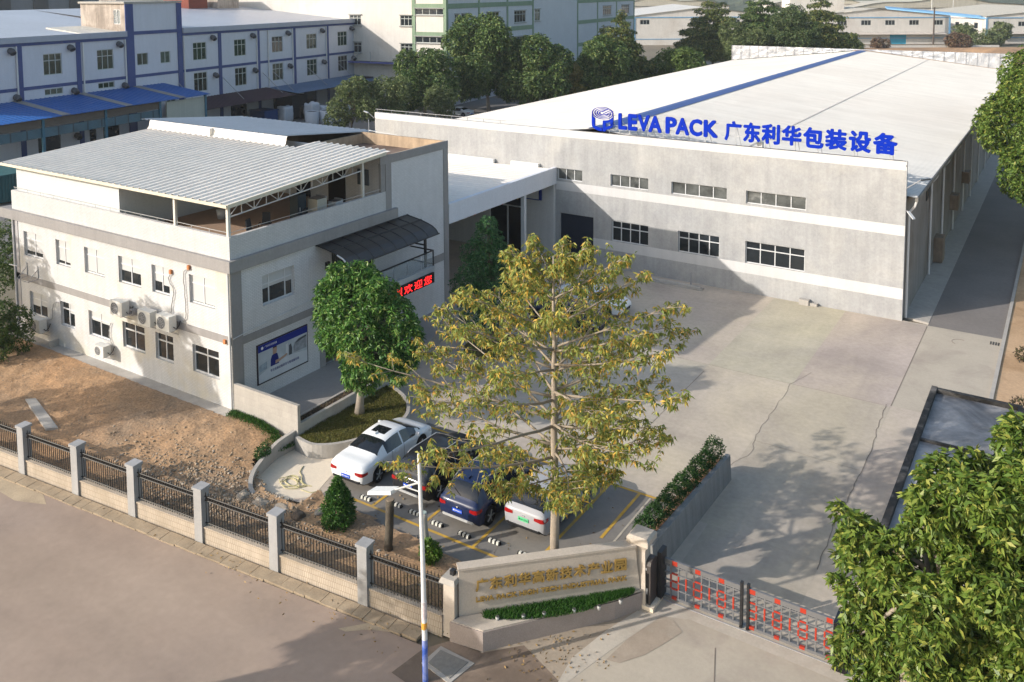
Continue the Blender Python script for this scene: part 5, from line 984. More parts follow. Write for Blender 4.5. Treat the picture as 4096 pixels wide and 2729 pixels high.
    fr = frame((0,-.015),(1,0),(0,-1)); g = MB(); g.fbox(fr,-.22,.22,0,.012,pz,pz+.14); pl_ = g.build('licence_plate',mat('plate_blue' if pcol[2] > .3 else 'plate_green',pcol,var=.1,scale=6,fine=0),t); g = MB(); put_line(g,plate,fr,-.19,.19,pz+.035,pz+.105,.0125,.003,.01); g.build('plate_number',pw if pcol[2] > .3 else trim_m,pl_)
    g = MB(); z_ = zb[3]+.02; g.hexa([(-.66,-.02,z_+.05),(.66,-.02,z_+.05),(.74,.05,z_+.05),(-.74,.05,z_+.05)],[(-.64,-.025,z_+.14),(.64,-.025,z_+.14),(.74,.05,z_+.14),(-.74,.05,z_+.14)]); g.build('rear_bumper_trim',galv if S is SUV else trim_m,t)
    g = MB(); g.path([(-.045,-.012,zt0-.1),(.045,-.012,zt0-.1)],.02,8); g.build('badge',chrome,t)
    g = MB(); yl = S['L']; g.hexa([(-.42,yl-.03,.38),(.42,yl-.03,.38),(.42,yl+.012,.40),(-.42,yl+.012,.40)],[(-.5,yl-.03,.56),(.5,yl-.03,.56),(.48,yl+.012,.54),(-.48,yl+.012,.54)]); g.build('grille',trim_m,t)
    g = MB(); mr = (S['rw'][0]+S['rw'][1])/2; g.box(-.02,.02,S['rw'][1]+.1,S['rw'][1]+.3,np.interp(S['rw'][1]+.2,grid,to)-.01,np.interp(S['rw'][1]+.2,grid,to)+.06); g.build('roof_antenna',pm,t)
    if S is not SEDAN: g = MB(); y = S['rw'][0]; zz = np.interp(y,grid,to)+.02; g.path([(.0,y-.0,zz),(-.35,y+.12,np.interp(y+.12,grid,to)+.02)],.012,4); g.build('rear_wiper',trim_m,t)
    t.location = loc; t.rotation_euler = (0,0,rz); return t
car('white_saloon', SEDAN, paint('paint_white',(.72,.73,.73)), (-24.05,25.05,.012), R(1.5), 'white saloon parked next to the forecourt, blue plate and black rear window', '粤S·8A612', sunroof=True)
car('dark_estate', SUV, paint('paint_black',(.012,.013,.016)), (-21.25,25.55,.012), R(-1), 'black car with silver-grey tailgate sheen, between white and blue cars', '粤S·K2905', rack=True)
car('blue_crossover', SUV, paint('paint_blue',(.006,.015,.055)), (-18.65,25.25,.012), R(0), 'dark blue crossover with red tail lights and blue plate', '粤S·P3011', rack=True)
car('grey_hatchback', HATCH, paint('paint_silver',(.34,.34,.35)), (-16.3,26.1,.012), R(0), 'silver grey electric hatchback with green plate behind the yellowing tree', '粤AD12781', (.12,.55,.25), tail=1.0)
car('white_saloon', SEDAN, paint('paint_white',(.72,.73,.73)), (-27.4,48.2,.008), R(-90), 'white saloon parked across the shaded yard behind the yellowing tree', '粤S·3L209')
car('navy_saloon', SEDAN, paint('paint_navy',(.008,.012,.035)), (-27.3,45.1,.008), R(-90), 'dark navy saloon in the shaded yard in front of another white saloon', '粤S·7H450')
car('white_saloon', SEDAN, paint('paint_white',(.72,.73,.73)), (-79.6,112.6,0), R(90), 'white saloon parked far off under the trees beyond the warehouse', '粤S·5B118')
# ------------------------------------------------------------------ blue and white factory on the left
FA = thing('factory_building', (-105,85,0), 'long white factory with blue painted bands, exhaust fans and awnings', 'factory')
O_ = (-109.41,119.24); u_ = (.13362,-.99103); n_ = (.99103,.13362); fF = frame(O_,u_,n_)
fac_w = mat('factory_white', (.55,.56,.62), var=.05, scale=.2, streak=.04, fine=.02); fac_b = mat('factory_blue', (.055,.08,.215), var=.12, scale=.5, streak=.06)
top = [(5.8+8.57*i-2.7,5.8+8.57*i,10.2,12.7) for i in range(0)]
wins = [(3.02,5.8),(11.7,14.42),(20.4,23.0),(28.87,31.38),(37.0,39.55)]; wl2 = [(52.97,55.42),(60.37,62.81),(68.3,70.8)]
H = [(a,b,10.2,12.7) for a,b in wins+wl2]+[(a,b,5.75,8.45) for a,b in wins]+[(a,b,7.85,8.6) for a,b in wl2]+[(47.5,49.28,10.28,11.87),(43.7,45.4,10.25,11.85),(43.0,44.6,4.6,6.2)]
LW = [(2.6,6.0,.9,3.6),(12,15.4,.9,3.6),(20.5,23,.9,3.2),(29,32.5,0,3.4),(37.5,40.5,.9,3.4),(52.5,55,0,3.2),(56,57,.3,3.2),(61,64,0,3.4)]
g = MB(); g.wall(fF,0,76,0,14.8,H+LW,.2); g.build('front_wall',fac_w,FA)
g = MB(); P = lambda a,d,z: (*fF(a,d),z)
g.quad(P(0,0,0),P(0,-60,0),P(0,-60,14.8),P(0,0,14.8)); g.quad(P(76,0,0),P(76,-60,0),P(76,-60,14.8),P(76,0,14.8)); g.build('end_wall',cream_wall,FA)
for i,(a,b,c,d) in enumerate(H): window(FA,fF,a,b,c,d,.15,2 if b-a < 2 else 3,(.32 if d-c > 2 else 0),frm=mat('window_frame_grey',(.42,.44,.42),var=.05,fine=0),gl=random.choice((glass_g,glass_g,glass_c,glass)),t=.09)
for (a,b,c,d) in LW: g = MB(); g.fbox(fF,a,b,-.2,-.15,c,d); g.build('shop_window',glass,FA)
g = MB()
for s in (0.02,8.5,17.3,25.9,34.1,57.8,65.5,73.5): g.fbox(fF,s,s+.62,0,.10,0,13.8)
g.fbox(fF,41.55,42.4,0,.12,0,18.3); g.fbox(fF,49.75,51.0,0,.12,0,18.3)
g.fbox(fF,-.1,41.55,0,.14,13.8,14.16); g.fbox(fF,51.0,76,0,.14,13.8,14.16); g.fbox(fF,42.4,49.75,0,.09,14.3,14.75)
for a,b in ((.64,8.5),(9.12,17.3),(17.92,25.9),(26.52,34.1),(34.72,41.55),(42.4,49.75),(51.0,57.8),(58.42,65.5),(66.12,73.5)): g.fbox(fF,a,b,0,.06,8.72,9.1)
g.build_each('blue_band',fac_b,FA)
g = MB(); g.fbox(fF,-.4,41.5,-.2,.35,14.16,14.85); g.fbox(fF,51.0,76,-.2,.35,14.16,14.85); g.build_each('gutter_fascia',mat('fascia_grey_blue',(.36,.38,.44),var=.06,streak=.05),FA)
for s in (.75,9.2,18.1,24.0,26.6,41.3,51.2,57.5,66.2): g = MB(); p = fF(s,.12); g.tube((*p,4.5),(*p,13.8),.1,n=8); g.build('downpipe',pvc,FA)
# low pitched sheet roofs
rf = mat('factory_roof',(.40,.42,.47),rough=.4,spec=.5,var=.1,scale=.1,streak=.1)
g = MB(); g.quad(P(-.2,-.2,14.6),P(41.8,-.2,14.6),P(41.8,-30,17.2),P(-.2,-30,17.2)); g.quad(P(-.2,-30,17.2),P(41.8,-30,17.2),P(41.8,-60,14.6),P(-.2,-60,14.6)); g.quad(P(50.8,-.2,14.6),P(76,-.2,14.6),P(76,-30,17.2),P(50.8,-30,17.2)); g.quad(P(50.8,-30,17.2),P(76,-30,17.2),P(76,-60,14.6),P(50.8,-60,14.6)); g.quad(P(41.8,-8,14.9),P(50.8,-8,14.9),P(50.8,-30,17.2),P(41.8,-30,17.2))
for s in np.arange(.6,76,1.2):
    if 41.5 < s < 51: continue
    g.quad(P(s,-.25,14.63),P(s+.06,-.25,14.63),P(s+.06,-30,17.23),P(s,-30,17.23))
g.build('roof',rf,FA)
g = MB(); g.hexa([P(51,-7.6,14.3),P(56.5,-7.6,14.3),P(56.5,-.5,14.3),P(51,-.5,14.3)],[P(51,-7.6,15.42),P(56.5,-7.6,15.42),P(56.5,-.5,14.72),P(51,-.5,14.72)]); g.build('pale_roof_sheet',mat('pale_sheet',(.6,.57,.5),var=.1,streak=.2),FA)
conc_st = mat('stained_concrete',(.47,.40,.34),var=.2,scale=.5,streak=.35,col2=(.22,.18,.15),c2s=.4,c2a=.7)
g = MB(); g.wall(frame(fF(50.9,-.1),(-n_[0],-n_[1]),u_),0,8,14.6,18.35,[(.8,2.0,15.7,17.6)],.1); g.build('tower_side',conc_st,FA); window(FA,frame(fF(50.9,-.1),(-n_[0],-n_[1]),u_),.8,2.0,15.7,17.6,.08,2,0,gl=glass_g,t=.08)
g = MB(); g.hexa([P(42,-.02,14.6),P(50.9,-.02,14.6),P(50.9,-.12,14.6),P(42,-.12,14.6)],[P(42,-.02,18.35),P(50.9,-.02,18.35),P(50.9,-.12,18.35),P(42,-.12,18.35)]); g.quad(P(42,-.1,14.6),P(42,-8,14.6),P(42,-8,18.35),P(42,-.1,18.35)); g.build('tower_front',fac_w,FA)
g = MB(); g.hexa([P(41.5,.2,18.35),P(51.2,.2,18.35),P(51.2,-8.2,18.35),P(41.5,-8.2,18.35)],[P(41.5,.2,18.6),P(51.2,.2,18.6),P(51.2,-8.2,18.6),P(41.5,-8.2,18.6)]); g.build('tower_roof',concrete,FA)
g = MB(); g.hexa([P(-.05,-1.2,14.6),P(-.35,-1.2,14.6),P(-.35,-34,14.6),P(-.05,-34,14.6)],[P(-.05,-1.2,18.6),P(-.35,-1.2,18.6),P(-.35,-34,18.6),P(-.05,-34,18.6)]); g.build('gable_parapet',conc_st,FA)
for a,b,d0,d1,h,m in ((3.5,9,-24,-31,19.6,conc_st),(10.5,15,-25,-31,18.8,mat('red_shed',(.22,.06,.04),var=.2)),(17,27,-29,-33,18.4,conc_st)):
    g = MB(); g.hexa([P(a,d0,15),P(b,d0,15),P(b,d1,15),P(a,d1,15)],[P(a,d0,h),P(b,d0,h),P(b,d1,h),P(a,d1,h)]); g.build('roof_shed',m,FA)
# hooded wall fans
for s,z in [(2.0,13.2),(10.5,13.2),(19.4,13.2),(27.6,13.2),(35.9,13.3),(52.2,13.3),(59.3,13.3),(66.9,13.35),(1.6,7.9),(10.2,7.9),(19.1,7.9),(27.3,7.9),(35.6,7.9),(51.6,8.0),(59.0,8.1),(66.5,8.1),(9.6,3.5),(17.9,3.6),(33.5,3.6),(58.9,2.6)]:
    x,y = fF(s,0); g = MB(); q = [Vector((*fF(s,.05+.0),z)),Vector((*fF(s,.35),z-.04)),Vector((*fF(s,.62),z-.30))]; g.path(q,[.36,.36,.34],12); f_ = g.build('wall_fan',mat('fan_hood',(.10,.10,.11),var=.3,scale=3),FA); g = MB(); g.path([Vector((*fF(s,.63),z-.31)),Vector((*fF(s,.66),z-.34))],[.31,.30],12); g.build('fan_mouth',steel_dark,f_)
# awnings
def awning(s0,s1,z0,z1,dep,m,name,rods=True,strip=None,rib=.6):
    g = MB(); a = fF(s0,.05); A = Vector((u_[0],u_[1],0)); B = Vector((n_[0]*dep,n_[1]*dep,z1-z0)); r = corrugated((*a,z0),A,B,s1-s0,rib,.05); o = r.build(name,m,FA)
    if rods:
        g = MB(); s = s0+1.0
        while s < s1: p = fF(s,.12); q = fF(s,dep*.7); g.tube((*p,z0+2.4),(*q,z0+(z1-z0)*.7+.05),.05,n=5); s += 8.5
        g.build_each('awning_rod',steel_grey,o)
    if strip:
        g = MB()
        for s in strip: g.hexa([P(s,.1,z0+.06),P(s+1,.1,z0+.06),P(s+1,dep,z1+.06),P(s,dep,z1+.06)],[P(s,.1,z0+.09),P(s+1,.1,z0+.09),P(s+1,dep,z1+.09),P(s,dep,z1+.09)]); 
        g.build_each('skylight_strip',mat('dirty_skylight',(.26,.24,.22),var=.2,scale=.5),o)
awning(45.0,77,7.6,6.5,8.2,mat('awning_blue',(.02,.10,.32),rough=.45,var=.1,scale=.3),'blue_awning',False,(49.3,57.6,66.0))
awning(24.5,44.8,4.9,4.0,5.6,mat('awning_maroon',(.045,.022,.03),rough=.6,var=.15),'maroon_awning')
awning(-3.5,24.2,4.8,4.2,5.8,mat('awning_steel_blue',(.09,.15,.25),rough=.4,var=.15,scale=.4),'steel_blue_awning')
g = MB()
for s in (45.4,53,61,69,76): p = fF(s,7.6); g.box(p[0]-.14,p[0]+.14,p[1]-.14,p[1]+.14,0,6.5)
g.build_each('awning_column',mat('column_teal',(.05,.14,.2),var=.1),FA)
g = MB(); g.fbox(fF,53,77,7.5,7.6,5.5,6.45); g.build('awning_beam',mat('beam_brown',(.12,.10,.085),var=.2),FA); g = MB(); g.fbox(fF,53,77,7.52,7.58,4.4,5.4); g.build('awning_glazing',mat('teal_panes',(.07,.14,.18),rough=.3,var=.3,brick=(1.6,3,.08,(.03,.05,.06))),FA)
g = MB(); g.fbox(fF,45.3,51.9,7.45,7.6,3.0,6.2); g.fbox(fF,45.3,51.5,7.4,7.45,0,2.7); g.build_each('awning_screen',mat('screen_cream',(.42,.43,.38),var=.05,brick=(.25,9,.01,(.34,.35,.31))),FA)
# ---- sacks, drums and containers in the factory yard
bagm = mat('bulk_bag_white',(.52,.53,.56),var=.08,scale=2,fine=.04)
def bulk_bag(x,y,h,label):
    bm = bmesh.new(); bmesh.ops.create_cube(bm,size=1); bmesh.ops.subdivide_edges(bm,edges=bm.edges,cuts=5,use_grid_fill=True)
    for v in bm.verts: c = v.co; n2 = .09*noise.noise(c*4+Vector((x,y,0))); f = 1+.10*(1-(2*c.z)**2)+n2; v.co = Vector((c.x*1.6*f,c.y*1.6*f,(c.z+.5)*h*(1+.12*noise.noise(c*3+Vector((y,x,0))))))
    me = bpy.data.meshes.new('bulk_bag'); bm.to_mesh(me); bm.free(); me.materials.append(bagm); me.shade_smooth(); o = link('bulk_bag',me); o.location = (x,y,0); tag(o,label,'bulk bag','white bulk bags in the factory yard')
for (x,y,h,l) in [(-101.2,94.0,2.3,'tall white bulk bag standing alone before a black tank'),(-98.9,97.4,2.6,'tall white bulk bag beside the left pale drum'),(-96.2,99.0,1.9,'white bulk bag behind the front drums'),(-98.6,99.5,1.9,'white bulk bag against the factory wall, left of two'),(-95.5,101.2,2.0,'white bulk bag partly behind the light green tree'),(-92.4,95.0,.7,'slumped flat white bag at the foot of the light green tree'),(-94.8,97.0,.6,'small crumpled white sack on the ground by the drums')]: bulk_bag(x,y,h,l)
for i,(x,y,l) in enumerate([(-95.6,94.1,'left front pale drum in the factory yard'),(-94.6,96.1,'right front pale drum in the factory yard'),(-93.5,98.0,'third pale drum, partly behind the light green tree')]):
    t = thing('storage_drum',(x,y,0),l,'drum','pale open drums in the factory yard'); g = MB(); g.lathe((x,y,0),[(.98,0),(1.0,.1),(1.0,2.0),(.93,2.02),(.93,1.9)],20); g.build('barrel',bagm,t,True); g = MB(); g.lathe((x,y,1.85),[(.9,0),(.9,.06)],20); g.build('dark_inside',steel_dark,t)
g = MB(); g.box(-105.6,-102.2,96.4,99.6,0,3.6); g.box(-101.8,-100.2,97.6,99.8,0,2.0); tag(g.build('black_tank',mat('black_plastic',(.012,.014,.02),rough=.6,var=.2)),'big black boxy tank standing behind a white bulk bag','tank')
g = MB(); g.box(-104.2,-101.0,89.8,92.4,0,2.0); g.box(-104.3,-100.9,89.7,92.5,2.0,2.12); tag(g.build('blue_skip',mat('skip_blue',(.012,.05,.16),var=.2)),'dark blue skip in the factory yard, left of the tall bulk bag','skip')
t = thing('shipping_container',(-86,44,0),'teal ridged shipping container cut by the left picture edge','container'); cm = mat('container_teal',(.035,.11,.115),var=.15,streak=.2)
g = MB(); g.box(-90.0,-84.6,42.5,48.6,.15,2.75); g.build('body',cm,t); g = MB()
for y in np.arange(42.6,48.6,.3): g.box(-84.6,-84.53,y,y+.15,.25,2.65)
for x in np.arange(-89.9,-84.7,.3): g.box(x,x+.15,42.43,42.5,.25,2.65)
g.build('ridges',cm,t)
g = MB(); g.quad((-118,20,-.05),(-66,20,-.05),(-66,135,-.05),(-118,135,-.05)); struct('factory_yard',g,mat('yard_dark',(.17,.16,.15),var=.12,scale=.2))
# ------------------------------------------------------------------ green and white industrial block
GB = thing('industrial_block',(-95,165,0),'pale industrial block with green painted bands and rows of windows','industrial building')
c0 = (-90.2,120.32); wv = (-.11092,.99383); lv = (-.99383,-.11092); fR = frame(c0,wv,(.99383,.11092)); fL = frame(c0,lv,(.11092,-.99383)); gpale = mat('block_white',(.52,.53,.56),var=.05,scale=.2,streak=.04); ggreen = mat('block_green',(.21,.285,.195),var=.08,scale=.4,streak=.1)
FL = [2.2,8.3,13.4,18.5,23.6]; RW = [(2.98,4.3),(5.4,7.88),(14.7,19.7),(26.3,31.5),(75.8,81.8),(89.5,95.8)]; hr = [(a,b,z,z+2.3) for a,b in RW for z in FL]+[(35.9,38.5,z,z+2.4) for z in FL]
g = MB(); g.wall(fR,0,100,-1,30,hr,.15); g.build('long_wall',gpale,GB)
LWn = [(6.75,9.2),(17.5,20)]; hl = [(a,b,z-.1+(.4 if z > 8 else .6),z+2.1) for a,b in LWn for z in (8.5,13.4,18.4,23.4)]+[(.5,6.1,z,z+1.05) for z in (10.85,15.65,20.5,25.3)]
g = MB(); g.wall(fL,0,46,-1,30,hl,.15); g.build('end_wall',cream_wall,GB)
fr_g = mat('window_frame_grey',(.42,.44,.42))
for (a,b,c,d) in hr: w_ = window(GB,fR,a,b,c,d,.12,2 if b-a < 3 else 4,.3,frm=fr_g,gl=random.choice((glass,glass,glass_c)),t=.1); g = MB(); g.fbox(fR,a-.15,b+.15,.0,.25,d+.02,d+.16); g.build('ledge',mat('ledge_grey',(.3,.3,.29)),w_); g = MB(); g.fbox(fR,a-.15,b+.15,.0,.22,c-.16,c-.02); g.build('sill',mat('ledge_grey',(.3,.3,.29)),w_)
for (a,b,c,d) in hl: w_ = window(GB,fL,a,b,c,d,.12,4 if b-a > 3 else 3,(.3 if d-c > 1.5 else 0),frm=fr_g,gl=glass,t=.09); g = MB(); g.fbox(fL,a-.15,b+.15,.0,.25,d+.02,d+.16); g.build('ledge',mat('ledge_grey',(.3,.3,.29)),w_); g = MB(); g.fbox(fL,a-.15,b+.15,.0,.22,c-.16,c-.02); g.build('sill',mat('ledge_grey',(.3,.3,.29)),w_)
g = MB()
for z in (6.7,11.87,16.7,21.8,26.8): g.fbox(fR,0,35.0,0,.08,z,z+.85); g.fbox(fR,59,100,0,.08,z,z+.85); g.fbox(fL,0,6.4,0,.09,z+.1,z+.85)
for s in (0,11.4,22.9,34.6,58.9,71.7,85.3,99.4): g.fbox(fR,s,s+.6,0,.1,-1,30)
g.fbox(fL,-.1,.5,0,.12,-1,30); g.fbox(fL,6.1,6.75,0,.12,-1,30); g.build_each('green_band',ggreen,GB)
# low shed with overhanging blue-edged roof in front of it
SH = thing('loading_shed',(-101,122,0),'low shaded loading shed with blue edged roof between two factories','shed'); fS = frame((-90.5,121.3),(-.9938,-.11),(.11,-.9938))
g = MB(); g.wall(fS,4.2,26,0,6.4,[(4.6,7.6,.2,4.4)],.2); g.build('wall',mat('shed_wall',(.36,.36,.34),var=.1,streak=.1),SH); g = MB(); g.fbox(fS,4.6,7.6,-.2,-.15,.2,4.4); g.build('door',mat('shed_door',(.05,.06,.075)),SH)
g = MB(); g.fbox(fS,4.0,26,-.5,2.8,7.2,7.35); g.build('roof',mat('shed_roof',(.06,.07,.08)),SH); g = MB(); g.fbox(fS,4.0,26,2.8,2.9,7.1,7.4); g.build('roof_edge',mat('shed_edge',(.12,.13,.32)),SH)
g = MB()
for s,p in ((5.9,(4.4,9.5)),(16.5,(14.2,18.6))):
    x,y = fS(s,-.3); 
    for q in p: x2,y2 = fS(q,2.7); g.tube((x,y,10.2),(x2,y2,7.4),.06,n=5)
g.build_each('stay_rod',steel_grey,SH); g = MB(); g.hexa([(*fS(14.2,2.0),4.6),(*fS(25,2.0),4.6),(*fS(25,6.5),3.7),(*fS(18,6.5),3.7)],[(*fS(14.2,2.0),4.7),(*fS(25,2.0),4.7),(*fS(25,6.5),3.8),(*fS(18,6.5),3.8)]); g.build('maroon_awning',mat('awning_maroon',(.045,.022,.03)),SH)
# ------------------------------------------------------------------ far warehouses
Pf = (-60.59,333.69); rf_ = (.84252,.53867); nf = (.53867,-.84252); fW = frame(Pf,rf_,nf); bl = mat('trim_light_blue',(.16,.33,.52),var=.1)
def far_house(name,s0,s1,eav,rdg,label,wn,wz,dep=60,rm=None,door=None,lowroof=True):
    t = thing(name,(*fW((s0+s1)/2,-dep/2),0),label,'warehouse'); hs = [(a,b,wz[0],wz[1]) for a,b in wn]+([door] if door else [])
    g = MB(); g.wall(fW,s0,s1,-2,eav,hs,.2); mid = (s0+s1)/2; Q = lambda a,d,z: (*fW(a,d),z); g.add([Q(s0,0,eav),Q(s1,0,eav),Q(mid,0,rdg)],[(0,1,2)]); g.quad(Q(s0,0,-2),Q(s0,-dep,-2),Q(s0,-dep,eav),Q(s0,0,eav)); g.quad(Q(s1,0,-2),Q(s1,-dep,-2),Q(s1,-dep,eav),Q(s1,0,eav)); g.build('wall',cream_wall,t)
    g = MB(); 
    for a,b in ((s0-.5,mid),(s1+.5,mid)): g.quad(Q(a,.6,eav+.05),Q(b,.6,rdg+.2),Q(b,-dep,rdg+.2),Q(a,-dep,eav+.05))
    g.build('roof',rm or mat('tan_roof',(.50,.46,.38),var=.08,scale=.1,streak=.15),t)
    g = MB(); g.fbox(fW,s0,s1,0,.15,eav-.75,eav-.4); g.fbox(fW,s0-.1,s0+.5,0,.16,-2,eav-.75); g.fbox(fW,s1-.5,s1+.1,0,.16,-2,eav-.75); g.fbox(fW,s0,s1,0,.12,1.9,2.15); g.build_each('blue_trim',bl,t)
    for a,b in wn: window(t,fW,a,b,wz[0],wz[1],.15,3,0,frm=fr_g,gl=glass,t=.12)
    if door: g = MB(); g.fbox(fW,door[0],door[1],-.2,-.12,door[2],door[3]); g.build('door',mat('door_cyan',(.05,.32,.48),var=.05),t)
    if lowroof: g = MB(); g.hexa([(*fW(s0+2,.1),3.9),(*fW(s1-2,.1),3.9),(*fW(s1-2,2.2),3.4),(*fW(s0+2,2.2),3.4)],[(*fW(s0+2,.1),4.0),(*fW(s1-2,.1),4.0),(*fW(s1-2,2.2),3.5),(*fW(s0+2,2.2),3.5)]); g.build('awning',mat('awning_pale',(.5,.45,.4),var=.15),t)
    return t
a_ = far_house('far_warehouse',-25.2,26.4,9.9,12.3,'cream far warehouse with six dark windows and a cyan door',[(-22.1+8.5*i,-18.6+8.5*i) for i in range(6)],(6.6,8.4),door=(5.2,11,-1,3.3))
g = MB(); P = lambda a,d,z: (*fW(a,d),z); g.hexa([P(-25.5,-16,5),P(-5.3,-16,5),P(-5.3,-26,5),P(-25.5,-26,5)],[P(-25.5,-16,19),P(-5.3,-16,19),P(-5.3,-26,19),P(-25.5,-26,19)]); g.build('rooftop_tower',cream_wall,a_)
far_house('far_warehouse',39.1,100,9.6,12.5,'cream far warehouse at the right picture edge with ribbed tan roof',[(41.7,45.4),(50.5,54.2),(59,62.7)],(6.0,7.7))
far_house('far_warehouse',-85.6,-36.6,10.3,13.2,'cream far warehouse behind the layered trees, bright white roof',[(-83.4,-80),(-51.5,-48),(-42.7,-39.2)],(7.2,8.9),rm=roof_white,lowroof=False)
t = thing('linking_shed',(*fW(30,-30),0),'narrow light blue roofed shed running back between far warehouses','shed'); g = MB(); g.hexa([P(27.5,-30,-2),P(39,-2,-2),P(39,-40,-2),P(27.5,-60,-2)],[P(27.5,-30,8.5),P(39,-2,8.5),P(39,-40,8.5),P(27.5,-60,8.5)]); g.build('wall',cream_wall,t); g = MB(); g.hexa([P(20,-38,11.3),P(39.3,.2,8.5),P(39.3,-4,9.3),P(22,-45,12)],[P(20,-38,11.8),P(39.3,.2,9.0),P(39.3,-4,9.8),P(22,-45,12.4)]); g.build('roof',bl,t)
g = MB(); f2 = frame(fW(39,-2),tuple((Vector(fW(27.5,-30))-Vector(fW(39,-2))).normalized()),(-.6,-.8))
for i in range(6): g.fbox(f2,2+i*4,3.4+i*4,.0,.2,5.2,7.2)
g.build_each('window',glass,t)
t = thing('loading_bay',(*fW(-31,-5),0),'arched canopy over a blue loading door between far warehouses','loading bay'); g = MB(); g.hexa([P(-36.4,-4,-2),P(-25.3,-4,-2),P(-25.3,-20,-2),P(-36.4,-20,-2)],[P(-36.4,-4,10.2),P(-25.3,-4,10.2),P(-25.3,-20,10.2),P(-36.4,-20,10.2)]); g.build('wall',cream_wall,t); g = MB(); g.fbox(fW,-36,-32.0,-3.98,-3.9,3.2,8.4); g.build('door',mat('bay_door_blue',(.10,.17,.33)),t); g = MB()
for i in range(8): 
    a = -37.2+i*1.6; h = lambda s: 10.4+1.0*math.sin((s+37.2)/12.8*math.pi); g.hexa([P(a,0,h(a)),P(a+1.6,0,h(a+1.6)),P(a+1.6,-14,h(a+1.6)),P(a,-14,h(a))],[P(a,0,h(a)+.2),P(a+1.6,0,h(a+1.6)+.2),P(a+1.6,-14,h(a+1.6)+.2),P(a,-14,h(a)+.2)])
g.build('roof',mat('tan_roof',(.50,.46,.38)),t)
for i,(s,d,w2,dep,h,hr2,l) in enumerate([(60,-75,80,40,11,16,'wide tan roofed hall behind the right far warehouse'),(10,-90,40,40,12.5,16.5,'tan roofed hall rising behind the cyan door warehouse'),(-60,-90,60,45,12,16,'low tan roofed hall behind the white roofed far warehouse'),(-118,-70,60,40,11,15,'pale roofed hall between the green banded block and the layered trees')]):
    t = thing('distant_hall',(*fW(s,d),0),l,'hall'); g = MB(); g.hexa([P(s-w2/2,d,-2),P(s+w2/2,d,-2),P(s+w2/2,d-dep,-2),P(s-w2/2,d-dep,-2)],[P(s-w2/2,d,h),P(s+w2/2,d,h),P(s+w2/2,d-dep,h),P(s-w2/2,d-dep,h)]); g.build('wall',cream_wall,t); g = MB(); n = 16
    pr = [(s-w2/2-1+ (w2+2)*k/n, h+(hr2-h)*math.sin(math.pi*k/n)*(.8+.2*math.sin(k*.9+i))) for k in range(n+1)]; g.add([P(a,z[0],b+.1) for a,b in pr for z in ((d+1,),(d-dep,))],[(2*k,2*k+2,2*k+3,2*k+1) for k in range(n)]); g.add([P(a,d+.5,b) for a,b in pr],[tuple(range(n+1))]); g.build('roof',mat('tan_roof',(.50,.46,.38)),t)
tag(MB().tube((*fW(19.7,2),-1),(*fW(19.7,2),13),.3,.25,6).build('utility_pole',mat('pole_dark',(.08,.06,.05))),'tall dark utility pole before the far warehouse','pole')
g = MB(); g.fbox(fW,-60,34,18,18.4,-2,.6); tag(g.build('boundary_wall',cream_wall),'long stained boundary wall in front of the far warehouses','wall')
g = MB(); V = []; n1,n2 = 70,10
for i in range(n1):
    for j in range(n2): a = -40+i*1.6; d = 20+j*12; V.append((*fW(a,d),max(-.05,(1.5+2.5*nzv(a,d,.06,4)+1.2*nzv(a,d,.2,5))*math.sin(math.pi*j/(n2-1)))))
g.add(V,[(i*n2+j,(i+1)*n2+j,(i+1)*n2+j+1,i*n2+j+1) for i in range(n1-1) for j in range(n2-1)]); struct('earth_mound',g,mat('orange_earth',(.42,.25,.13),var=.2,scale=.15,col2=(.2,.13,.08),c2s=.1,c2a=.9,fine=.15),True)
# grey ribbed hall at top left, hills
t = thing('distant_hall',(-190,190,0),'dark grey panelled hall beyond the factory roof at top left','hall'); g = MB(); fH = frame((-230,80),(.13,.99),(.99,-.13)); g.wall(fH,0,150,0,28,[],.1); g.build('wall',mat('hall_grey',(.17,.18,.20),var=.08),t); g = MB()
for s in range(0,150,9): g.fbox(fH,s,s+3.6,0,.4,0,28)
g.build_each('dark_panel',mat('hall_dark',(.07,.075,.08)),t)
g = MB(); n1,n2 = 260,30; V = []
for i in range(n1):
    an = R(-75)+R(120)*i/(n1-1)
    for j in range(n2): r_ = 520+j*22; x,y = -math.sin(-an)*r_, math.cos(an)*r_; z = -2+j*1.4+18*max(0,nzv(x,y,.0035,2))*j/n2+3.2*abs(nzv(x,y,.06,5))+3*abs(nzv(x,y,.16,8)); V.append((x,y,z))
g.add(V,[(i*n2+j,(i+1)*n2+j,(i+1)*n2+j+1,i*n2+j+1) for i in range(n1-1) for j in range(n2-1)]); struct('hills',g,mat('hill_forest',(.085,.10,.065),var=.35,scale=.05,fine=.5,bump=1,bscale=.3),False)
for i,(a,d) in enumerate([(-25,-70),(-3,-80),(48,-60),(62,-70),(88,-60)]):
    x,y = fW(a,d); t = thing('street_lamp',(x,y,0),'far white street lamp standing against the wooded hill','street lamp','row of far street lamps before the hill'); g = MB(); g.tube((x,y,0),(x,y,19.5),.16,.12,6); g.build('post',lamp_w:=mat('far_lamp_white',(.6,.6,.58)),t); g = MB(); g.tube((x,y,19.5),(x-2,y-.6,20.6),.16,.1,6); g.build('arm',lamp_w,t)
